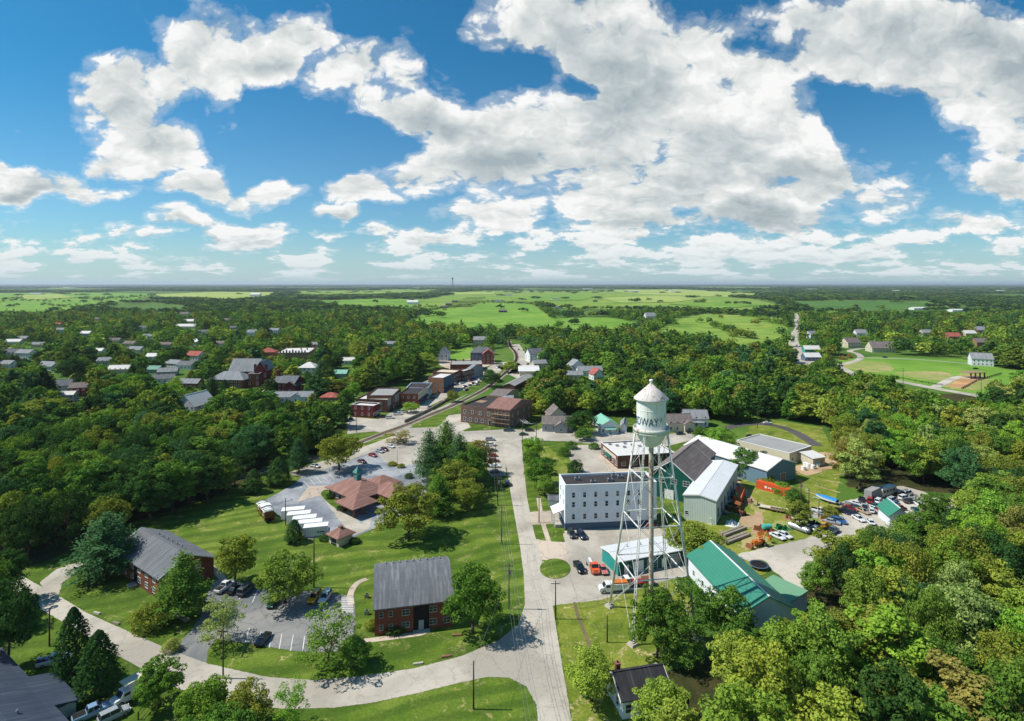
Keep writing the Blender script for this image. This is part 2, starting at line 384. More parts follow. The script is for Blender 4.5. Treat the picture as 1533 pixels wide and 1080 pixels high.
# roads
sheet('road', [(-60, 838), (0, 848), (35, 864), (89, 893), (128, 917), (190, 945), (249, 971), (311, 994), (400, 1014), (470, 1019), (540, 1013), (620, 1001), (690, 983), (745, 960), (776, 935), (786, 905), (784, 860), (778, 815), (770, 770), (763, 730), (757, 690), (751, 652),
       (780, 652), (783, 690), (789, 745), (799, 795), (811, 838), (823, 875), (828, 910), (835, 955), (842, 1000), (850, 1045), (858, 1100), (872, 1200), (818, 1200), (808, 1110), (803, 1055), (788, 1028), (762, 1015), (730, 1014), (690, 1022), (630, 1037), (560, 1052), (500, 1060), (430, 1062), (370, 1057), (310, 1044), (268, 1032), (202, 996), (171, 979), (120, 947), (56, 909), (0, 884), (-60, 862)], m_road, .040, rough=.12)
sheet('road', [(640, 652), (700, 646), (757, 643), (830, 645), (870, 645), (1000, 650), (1045, 646), (1048, 656), (1000, 668), (905, 667), (850, 661), (782, 659), (750, 662), (690, 662), (650, 672), (632, 700), (618, 655)], m_road, .036, rough=.15)
sheet('street', [(518, 624), (566, 628), (590, 615), (632, 601), (660, 586), (690, 572), (722, 556), (740, 545), (770, 540), (790, 552), (757, 562), (728, 574), (690, 596), (665, 611), (640, 620), (605, 634), (622, 640), (680, 640), (700, 648), (650, 656), (600, 652), (560, 646), (520, 650)], m_road, .032, rough=.15)
sheet('street', [(742, 548), (768, 545), (771, 530), (765, 516), (777, 515), (789, 533), (796, 548), (806, 560), (785, 572), (760, 560)], m_road, .032)
sheet('pavement', [(648, 536), (690, 532), (740, 536), (742, 545), (722, 551), (690, 560), (660, 548)], m_conc, .028)
sheet('driveway', [(60, 872), (84, 853), (102, 846), (122, 842), (128, 850), (112, 860), (94, 872), (88, 890), (70, 890)], m_road, .045, rough=.2)
strip('path', [(-20, 515), (60, 530), (110, 545), (150, 560)], 4, m_conc, .03)
# rail line: ballast strip, then two rails on sleepers as one thing
rail_px = [(300, 722), (365, 712), (430, 698), (475, 686), (531, 666), (578, 647.5), (610.5, 635.7), (650, 619), (686, 604), (725, 583.5), (745, 568), (757, 558), (769, 546), (773.5, 536), (771, 527), (765, 520), (762, 510)]
strip('railway_bed', rail_px, 5.2, m_ballast, .055)
strip('gravel_verge', [(440, 712), (520, 684), (580, 662), (620, 646)], 9, m_road, .030)
# bank forecourt
sheet('parking_lot', [(395, 750), (437, 727), (461, 707), (500, 698), (529, 688), (555, 676), (581, 665), (595, 657), (618, 655), (650, 656), (640, 690), (642, 730), (637, 751), (600, 772), (581, 782), (529, 805), (495, 800), (463, 808), (407, 763)], m_asph, .026, rough=.15)
sheet('parking_lot', [(560, 672), (595, 657), (640, 655), (652, 662), (640, 690), (600, 700), (575, 692)], m_road, .034, rough=.3)
sheet('pavement', [(444, 752), (462, 728), (490, 727), (512, 745), (540, 752), (520, 768), (480, 742)], m_conc, .034, rough=.3, paved=False)
sheet('pavement', [(480, 742), (500, 733), (520, 762), (540, 785), (556, 776), (553, 792), (530, 802), (510, 782)], m_road, .033, rough=.3, paved=False)
sheet('lawn_island', [(481, 742), (484, 735), (492, 734), (500, 742), (520, 757), (524, 763), (514, 766), (496, 757)], g_near, .10, smooth=True, th=.10)
# brick-apartment car park
sheet('parking_lot', [(321, 868), (347, 868), (392, 882), (470, 886), (530, 893), (533, 945), (505, 976), (455, 977), (368, 963), (322, 957), (311, 975), (309, 998), (262, 982), (268, 965), (285, 945), (300, 925), (305, 900)], m_asph2, .026, rough=.1)
for pts, w in (([(549, 867), (537, 872), (529, 880), (524, 893), (526, 905)], 1.5), ([(530, 962), (545, 960), (600, 953), (637, 946), (628, 930)], 1.5), ([(310, 842), (322, 855), (336, 869)], 1.6), ([(282, 930), (262, 918)], 1.4)):
    strip('footpath', pts, w, m_conc, .035)
# garage forecourt and yard
sheet('pavement', [(791, 767), (836, 764), (838, 784), (796, 786)], m_conc, .030, rough=.1)
sheet('pavement', [(800, 807), (822, 811), (846, 812), (853, 845), (810, 838)], m_conc, .030, rough=.1)
strip('footpath', [(806, 745), (812, 780), (822, 812)], 1.4, m_conc, .034)
strip('footpath', [(845, 797), (900, 790), (975, 782)], 1.3, m_conc, .050)
sheet('parking_lot', [(846, 812), (843, 800), (852, 794), (976, 783), (1000, 800), (1026, 846), (1050, 860), (1003, 868), (950, 884), (895, 899), (826, 907), (821, 875), (812, 840), (853, 846)], m_lot, .027, rough=.2)
sheet('lawn_island', [(831 + 23 * math.cos(a * math.pi / 8), 852 + 15 * math.sin(a * math.pi / 8)) for a in range(16)], g_near, .12, smooth=True, th=.12)
sheet('parking_lot', [(852, 667), (905, 666), (915, 690), (925, 706), (872, 712), (858, 700), (850, 680)], m_lot, .027, rough=.2)
sheet('pavement', [(893, 678), (903, 676), (925, 700), (960, 702), (955, 710), (912, 706)], m_conc, .034)
sheet('yard', [(1096, 832), (1130, 824), (1153, 818), (1204, 808), (1228, 798), (1190, 780), (1215, 765), (1262, 772), (1258, 752), (1290, 745), (1320, 728), (1352, 728), (1400, 742), (1450, 752), (1445, 770), (1390, 770), (1340, 800), (1260, 830), (1235, 860), (1200, 885), (1150, 850), (1125, 842)], m_gravel, .030, rough=.5)
strip('track', [(1096, 712), (1118, 740), (1135, 765), (1130, 800)], 2.2, m_dirt, .030)
for pts in ([(1108, 775), (1140, 772), (1140, 786), (1115, 790)], [(1190, 700), (1215, 695), (1230, 706), (1205, 712)], [(1225, 680), (1248, 680), (1250, 700), (1228, 702)]):
    sheet('dirt_patch', pts, m_dirt, .060 + pts[0][0] * .00001, smooth=True, rough=.8)
for pts in ([(1120, 800), (1150, 806), (1140, 818), (1112, 822)], [(1160, 780), (1185, 785), (1180, 800), (1155, 795)], [(1200, 782), (1222, 776), (1232, 790), (1205, 800)], [(1130, 750), (1150, 760), (1140, 768), (1125, 762)]): sheet('dirt_patch', pts, m_soil, .034 + pts[0][0] * .00001, smooth=True, rough=1.0)
for k in range(5): strip('mown_line', [(1205 + k * 14, 735 - k * 8), (1255 + k * 3, 752 - k * 14)], .7, m_dirt, .036)
strip('dirt_track', [(860, 902), (866, 925), (874, 945), (884, 968)], .8, pavemat('track_soil', C(112, 98, 70), .1, .5), .034)
strip('road', [(1085, 642), (1110, 636), (1150, 636), (1185, 645), (1215, 662), (1222, 668)], 5.5, m_drive, .032)
sheet('parking_lot', [(1040, 660), (1080, 655), (1100, 690), (1105, 705), (1060, 700)], m_lot, .028)
strip('street', [(790, 655), (820, 640), (835, 640)], 3, m_road, .028)
# farm fields
sheet('field', [(596, 487), (636, 470), (641, 466), (727, 453), (803, 456), (831, 477), (905, 475), (966, 483), (950, 500), (880, 506), (760, 503), (640, 498)], g_field, .5, paved=False)
sheet('field', [(655, 463), (690, 444), (728, 443), (722, 453), (700, 463)], g_field2, .55, paved=False)
sheet('field', [(985, 496), (1010, 477), (1060, 470), (1120, 470), (1172, 478), (1185, 505), (1165, 535), (1110, 536), (1060, 520), (1010, 512), (960, 512)], g_field2, .5, paved=False)
sheet('field', [(600, 455), (700, 436), (900, 436), (1000, 439), (1120, 447), (1190, 462), (1060, 466), (1000, 466), (830, 462), (800, 452), (727, 450), (640, 462)], g_field2, .3, paved=False)
sheet('field', [(900, 434.5), (1020, 433.5), (1150, 441), (1090, 445), (960, 441)], g_field3, 1.0, paved=False)
sheet('field', [(-80, 440), (120, 438), (235, 440), (190, 452), (125, 463), (90, 474), (-60, 480)], g_field, .5, paved=False)
sheet('field', [(230, 441), (330, 437), (420, 438), (400, 446), (260, 449)], g_field3, .6, paved=False)
sheet('field', [(430, 436), (600, 433), (680, 434), (600, 441), (470, 444)], g_field2, .6, paved=False)
sheet('field', [(455, 452), (560, 447), (640, 449), (610, 462), (520, 463)], g_field, .5, paved=False)
sheet('field', [(1180, 452), (1300, 450), (1400, 455), (1360, 466), (1220, 468)], g_field4, .5, paved=False)
sheet('field', [(1245, 550), (1253, 540), (1310, 534), (1440, 538), (1500, 552), (1560, 560), (1560, 580), (1505, 584), (1472, 597), (1345, 572), (1300, 560)], g_field, .05, paved=True, rough=.8)
for pts, m in (([(1256, 548), (1275, 541), (1325, 543), (1335, 555), (1300, 557)], m_soil), ([(1340, 559), (1385, 556), (1425, 560), (1412, 571), (1370, 566)], m_soil), ([(1412, 578), (1432, 562), (1460, 560), (1480, 566), (1500, 578), (1440, 584)], m_soil), ([(1420, 578), (1434, 566), (1460, 563), (1466, 572), (1440, 581)], m_dirt2)):
    sheet('dirt_patch', pts, m, .09 + pts[0][0] * .00002, smooth=True, rough=3.2)
strip('road', [(1280, 562), (1343, 571), (1400, 582), (1469, 594), (1560, 612)], 9, m_road, .14)
strip('road', [(1400, 580), (1425, 568), (1440, 564)], 6, m_gravel, .145)
strip('road', [(1190, 470), (1196, 490), (1189, 502), (1188, 514), (1196, 528), (1192, 540), (1215, 545), (1250, 549), (1275, 562)], 12, m_road, .15)
strip('road', [(1248, 548), (1270, 544), (1288, 537), (1284, 530), (1272, 526), (1292, 522), (1315, 524)], 6, m_road, .13)
strip('road', [(1284, 536), (1330, 537), (1380, 539), (1450, 545)], 3.5, m_road, .13)
sheet('parking_lot', [(1183, 540), (1222, 534), (1245, 548), (1200, 552)], m_gravel, .10)
strip('street', [(350, 612), (370, 597), (398, 581), (415, 572)], 5, m_conc, .03)
strip('street', [(236, 588), (262, 578), (290, 566)], 5, m_conc, .03)
strip('street', [(60, 560), (84, 575), (98, 588)], 6, m_conc, .03)
sheet('lawn', [(322, 588), (350, 582), (380, 590), (352, 604), (326, 606)], g_field, .035)
sheet('lawn', [(0, 625), (14, 622), (30, 640), (10, 655), (-20, 650)], g_field2, .035)
sheet('parking_lot', [(718, 657), (753, 655), (758, 690), (757, 712), (735, 714), (724, 690)], m_lot, .034, rough=.3)
sheet('lawn', [(672, 524), (706, 518), (712, 535), (690, 540), (672, 540)], g_field, .035)
sheet('lawn', [(612, 641), (650, 624), (690, 607), (684, 616), (668, 626), (656, 640)], g_near, .06, rough=.3)
sheet('lawn', [(640, 610), (680, 590), (745, 560), (762, 545), (766, 548), (728, 576), (650, 615)], g_near, .058)
sheet('lawn', [(783, 668), (820, 668), (850, 700), (846, 735), (810, 742), (792, 700)], g_lot, .04)
sheet('gravel_patch', [(655, 640), (672, 622), (690, 620), (705, 640), (680, 650)], m_gravel, .065)
for k, (pts, m) in enumerate((([(150, 432), (330, 431), (420, 433), (300, 435)], g_field4), ([(620, 430), (760, 429.5), (900, 431), (760, 432.5)], g_field3), ([(1000, 430), (1200, 429.6), (1330, 431), (1180, 432.4)], g_field2), ([(1250, 434), (1420, 433), (1533, 435), (1400, 438)], g_field4), ([(0, 430), (120, 429.6), (200, 431), (80, 432.6)], g_field3),
    ([(760, 446), (830, 442), (900, 443), (870, 450), (800, 451)], g_field), ([(900, 447), (980, 443), (1060, 446), (1010, 453), (930, 454)], g_field3), ([(660, 438), (740, 437), (740, 441), (680, 442)], g_field3), ([(1000, 456), (1090, 452), (1150, 457), (1080, 463)], g_field), ([(1140, 446), (1200, 444), (1260, 447), (1190, 450)], g_field2), ([(240, 452), (310, 450), (350, 454), (280, 457)], g_field2), ([(20, 443), (90, 441), (110, 446), (40, 450)], g_field3))):
    sheet('field', pts, m, .9 + k * .12, paved=False)
# painted lines
def lines(name, segs, w=.14, z=.050, m=yellowp):
    mb = MB()
    for a, b in segs:
        A = P(*a); B_ = P(*b); d = (B_ - A).normalized(); nn = Vector((-d.y, d.x, 0)) * w / 2
        q = [A - nn, A + nn, B_ + nn, B_ - nn]
        mb.add([(v.x, v.y, z) for v in q], [(0, 3, 2, 1)])
    o = mb.build(name, m); o['kind'] = 'structure'; return o
lines('road_markings', [((373.5, 941), (367, 962)), ((391, 946), (384, 966)), ((408, 947), (403, 970)), ((422, 949), (418, 972)), ((439, 951), (435, 975)), ((456, 953), (453, 976)),
      ((334, 868), (327, 888)), ((350, 870), (341, 893)), ((368, 875), (358, 898)), ((387, 881), (378, 902))] + [((318 + k * 3, 874 + k * 2.5), (330 + k * 2, 869 + k * 1.5)) for k in range(3)], .16)
lines('road_markings', [((445 + k * 9.5, 723 - k * 2.6), (452 + k * 9.5, 731 - k * 2.8)) for k in range(6)] + [((528 + k * 13, 703 - k * 9.2), (538 + k * 13, 708 - k * 9.2)) for k in range(7)] + [((548, 772), (578, 757)), ((564, 768), (566, 782)), ((450, 747), (462, 738))], .14)
lines('road_markings', [((511, 896 + k * 2.6), (529, 896 + k * 2.6)) for k in range(9)], .3, .046)
lines('road_markings', [((620 + k * 9, 618 - k * 4.8), (628 + k * 9, 620 - k * 4.8)) for k in range(7)], .18)
# tobacco rows in the far field
mb = MB()
for k in range(8):
    t = k / 7
    a = P(662 + t * 36, 460 - t * 14); b_ = P(706 + t * 22, 460.5 - t * 15)
    mb.box(a.x, b_.x, a.y - 9, a.y + 9, .6, 2.4)
o = mb.build('crop_rows', mat('crop_dark_green', C(46, 74, 36), .95, .2)); prop(o, kind='stuff')
# ============================================================ buildings
WIN = {}
def window_mesh(w, h, fr=None, cols=1):
    key = (w, h, fr.name if fr else '', cols)
    if key not in WIN:
        mb = MB(); t = .09
        mb.box(-w / 2, w / 2, -.03, .05, 0, h, 1)
        mb.box(-w / 2 - t, w / 2 + t, -.07, .05, -t * 1.6, 0, 0); mb.box(-w / 2 - t, w / 2 + t, -.06, .05, h, h + t, 0)
        mb.box(-w / 2 - t, -w / 2, -.06, .05, 0, h, 0); mb.box(w / 2, w / 2 + t, -.06, .05, 0, h, 0)
        mb.box(-w / 2, w / 2, -.05, -.03, h / 2 - .04, h / 2 + .04, 0)
        for k in range(1, cols): x = -w / 2 + w * k / cols; mb.box(x - .04, x + .04, -.052, -.03, 0, h, 0)
        WIN[key] = mb.mesh('window', [fr or whitepaint, glass])
    return WIN[key]
DOOR = {}
def door_mesh(w, h, m):
    key = (w, h, m.name)
    if key not in DOOR:
        mb = MB(); mb.box(-w / 2, w / 2, -.05, .04, 0, h, 0); mb.box(-w / 2 - .1, -w / 2, -.08, .04, 0, h + .1, 1); mb.box(w / 2, w / 2 + .1, -.08, .04, 0, h + .1, 1); mb.box(-w / 2, w / 2, -.08, .04, h, h + .1, 1)
        for k in range(1, int(h / .6)): mb.box(-w / 2 + .05, w / 2 - .05, -.06, -.05, k * .6 - .02, k * .6 + .02, 1)
        DOOR[key] = mb.mesh('door', [m, whitepaint])
    return DOOR[key]
def face(t, w, d, side, s, z):
    """local position + rotation of a fitting on one wall; s runs 0..1 along the wall"""
    if side == 'F': return (-w / 2 + s * w, -d / 2, z), 0
    if side == 'B': return (w / 2 - s * w, d / 2, z), math.pi
    if side == 'R': return (w / 2, -d / 2 + s * d, z), math.pi / 2
    return (-w / 2, d / 2 - s * d, z), -math.pi / 2
def keep_box(t, w, d, h, shrink=.12, fr=1.0):
    ca, sa = math.cos(t.rotation_euler[2]), math.sin(t.rotation_euler[2]); pts = []
    for a in (-w / 2, w / 2):
        for b in (-d / 2, d / 2):
            X, Y = t.location.x + a * ca - b * sa, t.location.y + a * sa + b * ca
            for z in (h * .35, h): pts.append(toPx((X, Y, z)))
    x0, x1 = min(p[0] for p in pts), max(p[0] for p in pts); y0, y1 = min(p[1] for p in pts), max(p[1] for p in pts)
    KEEP.append((x0 + (x1 - x0) * shrink, y0, x1 - (x1 - x0) * shrink, y1, t.location.y))
    n = max(1, int(max(w, d) / 7)); rr = math.hypot(w, d) / 2 + 1.5
    FOOT.append((t.location.x, t.location.y, w / 2 + 2.5, d / 2 + 2.5, t.rotation_euler[2]))
def building(name, label, cat, loc, rz, w, d, h, roof='gable', ax='x', rise=2.2, over=.45, wall=whitewall, rmat=shinggrey, wins=(), doors=(), group=None,
             trim=None, chim=(), vents=(), base=None, keep=True, parapet=.5, frame=None, profile=None, zb=0.0):
    t = empty(name, (loc[0], loc[1], zb), rz, label, cat, group)
    # walls
    mb = MB()
    W, D = (w, d) if ax == 'x' else (d, w)
    axx = ax
    if roof in ('gable', 'shed', 'profile'):
        if roof == 'gable': top = [(-D / 2, h), (0, h + rise), (D / 2, h)]
        elif roof == 'shed': top = [(-D / 2, h), (D / 2, h + rise)]
        else: top = [(a * D / 2, h + b * rise) for a, b in profile]
        prof = [(D / 2, 0), (-D / 2, 0)] ; prof = [(-D / 2, 0)] + top[0:] + [(D / 2, 0)]
        prof = prof[::-1]
        mb.prism(prof, -W / 2, W / 2, 0, 'x')
    elif roof == 'hip': mb.box(-W / 2, W / 2, -D / 2, D / 2, 0, h - .02)
    else:
        e = .28
        mb.box(-W / 2, W / 2, -D / 2, -D / 2 + e, 0, h); mb.box(-W / 2, W / 2, D / 2 - e, D / 2, 0, h)
        mb.box(-W / 2, -W / 2 + e, -D / 2 + e, D / 2 - e, 0, h); mb.box(W / 2 - e, W / 2, -D / 2 + e, D / 2 - e, 0, h)
        if trim:
            for q in ((-W / 2 - .06, W / 2 + .06, -D / 2 - .06, -D / 2 + e + .06), (-W / 2 - .06, W / 2 + .06, D / 2 - e - .06, D / 2 + .06), (-W / 2 - .06, -W / 2 + e + .06, -D / 2 + e + .06, D / 2 - e - .06), (W / 2 - e - .06, W / 2 + .06, -D / 2 + e + .06, D / 2 - e - .06)):
                mb.box(*q, h, h + .14, 1)
    rot = Matrix.Rotation(math.pi / 2, 4, 'Z') if ax == 'y' else Matrix.Identity(4)
    mb.xf(rot); mb.build('wall', [wall, trim or whitepaint], t)
    if base:
        bm_, bh = base; q = MB(); q.box(-w / 2 - .05, w / 2 + .05, -d / 2 - .05, d / 2 + .05, 0, bh); q.build('wall_base', bm_, t)
    # roof
    rb = MB(); th = .22
    def slab_from(top, x0, x1):
        n = len(top); 
        prof = [(a, b + .03) for a, b in top] + [(a, b + .03 + th) for a, b in reversed(top)]
        for i in range(n - 1):
            a0, b0 = top[i]; a1, b1 = top[i + 1]
            pr = [(a0, b0 + .03), (a0, b0 + .03 + th), (a1, b1 + .03 + th), (a1, b1 + .03)]
            rb.prism(pr[::-1], x0, x1, 0, 'x')
    if roof == 'gable':
        sl = rise / (D / 2)
        slab_from([(-D / 2 - over, h - sl * over), (0, h + rise), (D / 2 + over, h - sl * over)], -W / 2 - over, W / 2 + over)
        rb.box(-W / 2 - over, W / 2 + over, -.18, .18, h + rise + th - .02, h + rise + th + .08, 1 if rmat is tealroof else 0)
        if trim:
            for sx in (-1, 1):
                x0 = sx * (W / 2 + over)
                for sy in (-1, 1):
                    rb.prism([(sy * (D / 2 + over), h - sl * over - .08), (sy * (D / 2 + over), h - sl * over + th + .05), (0, h + rise + th + .05), (0, h + rise - .08)][::sy], min(x0, x0 + sx * .08), max(x0, x0 + sx * .08), 1, 'x')
    elif roof == 'shed':
        sl = rise / D; slab_from([(-D / 2 - over, h - sl * over), (D / 2 + over, h + rise + sl * over)], -W / 2 - over, W / 2 + over)
    elif roof == 'profile':
        slab_from([(a * (D / 2 + (over if abs(a) > .99 else 0)), h + b * rise - (.1 if abs(a) > .99 else 0)) for a, b in profile], -W / 2 - over, W / 2 + over)
    elif roof == 'hip':
        a, b = W / 2 + over, D / 2 + over; r = max(W / 2 - D / 2, .15) if W > D else .15
        ry = 0.0 if W > D else max(D / 2 - W / 2, .15)
        zt = h + rise
        lo = [(-a, -b, h), (a, -b, h), (a, b, h), (-a, b, h)]; bt = [(x, y, h - .2) for x, y, z in lo]
        if W >= D: tp = [(-r, 0, zt), (r, 0, zt)]; fs = [(0, 1, 5, 4), (1, 2, 5), (2, 3, 4, 5), (3, 0, 4)]
        else: tp = [(0, -ry, zt), (0, ry, zt)]; fs = [(0, 1, 4), (1, 2, 5, 4), (2, 3, 5), (3, 0, 4, 5)]
        rb.add(lo + tp + bt, fs + [(6, 7, 1, 0), (7, 8, 2, 1), (8, 9, 3, 2), (9, 6, 0, 3), (9, 8, 7, 6)])
    else:
        rb.box(-W / 2 + .29, W / 2 - .29, -D / 2 + .29, D / 2 - .29, h - parapet - .2, h - parapet)
    rb.xf(rot); ro = rb.build('roof', [rmat, trim or whitepaint], t)
    # sub-parts on the roof
    def zroof(x, y):
        if ax == 'y': x, y = y, -x
        if roof == 'gable': return h + rise * (1 - abs(y) / (D / 2)) + th
        if roof == 'hip': return h + rise * max(0, 1 - max(abs(y) / (D / 2), (abs(x) - max(0, W / 2 - D / 2)) / (min(W, D) / 2)))
        if roof == 'flat': return h - parapet
        if roof == 'shed': return h + rise * (y + D / 2) / D + th
        return h + rise * .8
    for x, y, cw, ch, cm in chim:
        z = zroof(x * w / 2, y * d / 2)
        q = MB(); q.box(-cw / 2, cw / 2, -cw / 2, cw / 2, -1.2, ch); q.box(-cw / 2 - .08, cw / 2 + .08, -cw / 2 - .08, cw / 2 + .08, ch, ch + .15); q.cyl(0, 0, ch + .15, ch + .45, cw * .2, n=8, mi=1)
        q.build('chimney', [cm, dark], ro, (x * w / 2, y * d / 2, z))
    for v in vents:
        x, y = v[0] * w / 2, v[1] * d / 2; z = v[2] if len(v) > 2 else zroof(x, y); q = MB()
        q.cyl(0, 0, -.5, .5, .14, n=8); q.cyl(0, 0, .5, .68, .26, .12, n=8)
        q.build('roof_vent', steel, ro, (x, y, z))
    for side, zs, n, ww, wh, *mg in wins:
        m0, m1 = (mg[0], mg[1]) if len(mg) > 1 else (.12, .88); cc = mg[2] if len(mg) > 2 else 1
        me = window_mesh(ww, wh, frame, cc)
        for z in zs:
            for k in range(n):
                s = (m0 + m1) / 2 if n == 1 else m0 + (m1 - m0) * k / (n - 1)
                l, r = face(t, w, d, side, s, z); inst('window', me, t, l, r)
    for side, s, dw, dh, dm in doors:
        l, r = face(t, w, d, side, s, 0.02); inst('door', door_mesh(dw, dh, dm), t, l, r)
    if keep: keep_box(t, w, d, h + (rise if roof != 'flat' else 0))
    t['dims'] = (w, d, h)
    return t
NOKEEP = None
def frm(A, B, Cc, h, lng=False):
    """footprint from three eave corners seen in the photo: near-left, near-right, far-right"""
    a, b, c = P(*A, h), P(*B, h), P(*Cc, h)
    if lng:
        ey = (c - b).normalized(); ex = Vector((ey.y, -ey.x, 0)); w = abs((b - a).dot(ex)); d = (c - b).length; ctr = b - ex * w / 2 + ey * d / 2
        return (ctr.x, ctr.y), math.atan2(ex.y, ex.x), w, d
    ex = (b - a); w = ex.length; ex.normalize(); ey = Vector((-ex.y, ex.x, 0)); d = (c - b).dot(ey)
    ctr = a + ex * w / 2 + ey * d / 2
    return (ctr.x, ctr.y), math.atan2(ex.y, ex.x), w, abs(d)
def bpx(name, label, cat, A, B, Cc, h, lng=False, **k):
    loc, rz, w, d = frm(A, B, Cc, h, lng); return building(name, label, cat, loc, rz, w, d, h, **k)
def house(label, px, py, w, d, h, deg, wall=whitewall, rmat=shinggrey, roof='gable', ax='x', rise=None, chim=(), wins=None, name='house', cat='house', group=None, ell=None, porch=False, **k):
    p = P(px, py)
    rise = rise if rise is not None else min(w, d) * .3
    if wins is None:
        zs = [1.0] if h < 4.4 else [1.0, 3.9]
        wins = [('F', zs, max(2, int(w / 3.2)), .95, 1.35), ('R', zs, 2, .95, 1.35, .25, .75), ('L', zs, 2, .95, 1.35, .25, .75), ('B', zs, max(2, int(w / 3.5)), .95, 1.35)]
    t = building(name, label, cat, (p.x, p.y), R(deg), w, d, h, roof=roof, ax=ax, rise=rise, wall=wall, rmat=rmat, wins=wins, doors=[('F', .5, 1.0, 2.1, tealwall)] if porch or k.pop('door', False) else (), chim=chim, group=group, **k)
    if ell:
        x, y, ew, ed, eh = ell
        q = MB(); q.prism([(ew / 2, 0), (ew / 2, eh), (0, eh + ew * .32), (-ew / 2, eh), (-ew / 2, 0)], y - ed / 2, y + ed / 2, 0, 'y')
        q.xf(Matrix.Translation((x, 0, 0))); q.build('side_wing', wall, t)
        r_ = MB()
        for s in (-1, 1): r_.prism([(s * (ew / 2 + .4), eh - .22), (s * (ew / 2 + .4), eh), (0, eh + ew * .32 + .25), (0, eh + ew * .32 + .03)][::-s], y - ed / 2 - .35, y + ed / 2 + .35, 0, 'y')
        r_.xf(Matrix.Translation((x, 0, 0))); r_.build('wing_roof', rmat, t)
        me = window_mesh(.95, 1.3); inst('window', me, t, (x, y - ed / 2, 1.0), 0)
    if porch:
        q = MB(); q.box(-w * .3, w * .3, -d / 2 - 2.0, -d / 2, .0, .3, 0); q.hexa([(-w * .32, -d / 2 - 2.2, 2.5), (w * .32, -d / 2 - 2.2, 2.5), (w * .32, -d / 2 - .02, 2.9), (-w * .32, -d / 2 - .02, 2.9), (-w * .32, -d / 2 - 2.2, 2.65), (w * .32, -d / 2 - 2.2, 2.65), (w * .32, -d / 2 - .02, 3.1), (-w * .32, -d / 2 - .02, 3.1)], 1)
        for k_ in range(4): q.box(-w * .29 + k_ * w * .58 / 3 - .07, -w * .29 + k_ * w * .58 / 3 + .07, -d / 2 - 2.0, -d / 2 - 1.86, .3, 2.52, 0)
        q.build('porch', [whitepaint, rmat], t)
    return t
whitef = whitepaint
# ---- brick apartment buildings with curved shingle roofs
barrel = [(-1, 0), (-.86, .28), (-.68, .52), (-.45, .76), (-.2, .94), (0, 1), (.12, 1), (.35, .86), (.6, .62), (.82, .32), (1, 0)]
apt = bpx('apartment_block', 'two-storey brick apartment block with curved charcoal shingle roof beside the tall round maple', 'apartment building', (561, 913), (678, 899), (676, 836), 5.6,
   roof='profile', profile=barrel, rise=3.6, wall=brick, rmat=shing, trim=whitepaint, over=.35, keep=True,
   frame=greywall, wins=[('F', (1.1, 3.8), 2, .7, 1.0, .08, .20), ('F', (1.0, 3.7), 1, 1.5, 1.1, .38, .40, 2), ('F', (1.0, 3.7), 2, 1.5, 1.1, .74, .92, 2), ('L', (1.0, 3.7), 1, 1.0, 1.2), ('R', (1.0, 3.7), 1, 1.0, 1.2)],
   vents=[(-.72 + .19 * k, .3, 9.0) for k in range(9)])
w_, d_, h_ = apt['dims']
q = MB(); q.box(-.2, 3.2, -d_ / 2 - .06, -d_ / 2 + .02, 0, 5.3, 0); q.box(.9, 2.0, -d_ / 2 - .10, -d_ / 2 - .05, .15, 2.2, 3); q.box(-.3, 3.3, -d_ / 2 - 1.4, -d_ / 2 - .02, .02, .18, 2); q.build('entrance', [dark, whitepaint, concrete, greywall], apt)
for k in range(2):
    q = MB(); q.box(-.45, .45, -.4, .4, 0, .9); q.cyl(0, 0, .9, .96, .32, n=12, mi=1)
    o = q.build('air_conditioner', [steel, dark]); o.location = (apt.matrix_world.translation.x, 0, 0)
    A_ = P(549, 895 + k * 25); o.location = A_; prop(o, ['grey air-conditioning unit beside the brick apartment block, the one toward its back corner', 'grey air-conditioning unit beside the brick apartment block, the one toward its front corner'][k], 'air conditioner', 'air conditioners beside the apartment block')
apt2 = bpx('apartment_block', 'two-storey brick apartment block with plain grey roof half hidden by two big trees', 'apartment building', (172, 823), (238, 866), (311, 829), 5.2,
   roof='gable', rise=3.2, wall=brick, rmat=shing, trim=whitepaint, over=.5, wins=[('F', (1.0, 3.5), 6, 1.4, 1.2, .1, .9, 2), ('R', (1.0, 3.5), 2, 1.0, 1.2, .3, .7)],
   vents=[(-.5 + .2 * k, .25) for k in range(6)])
q = MB(); w_, d_, h_ = apt2['dims']; q.box(-1.2, 1.2, -d_ / 2 - 1.6, -d_ / 2 - .02, 0, .3, 1); q.box(-1.1, 1.1, -d_ / 2 - .06, -d_ / 2 + .02, .3, 4.6, 0); q.build('entrance', [dark, concrete], apt2)
# ---- slate-blue roof at the corner of the frame
hb = building('house', 'house with a broad slate-blue shingle roof beside two pointed cedars', 'house', (-88.5, 95.2), R(-34), 36, 13, 3.5, roof='gable', ax='x', rise=2.6, wall=creamwall, rmat=shingblue, trim=whitepaint, over=.5,
   wins=[('B', (1.0,), 6, 1.2, 1.3, .1, .9), ('R', (1.0,), 2, 1.2, 1.3)], vents=[(.25, -.3), (.5, .3)])
q = MB(); q.box(-3.5, 8.0, 6.5, 10.2, 0, 2.3); q.build('side_wing', creamwall, hb)
q = MB(); q.hexa([(-4, 6.6, 3.44), (8.5, 6.6, 3.44), (8.5, 10.9, 1.95), (-4, 10.9, 1.95), (-4, 6.6, 3.70), (8.5, 6.6, 3.70), (8.5, 10.9, 2.22), (-4, 10.9, 2.22)]); q.build('wing_roof', shingblue, hb)
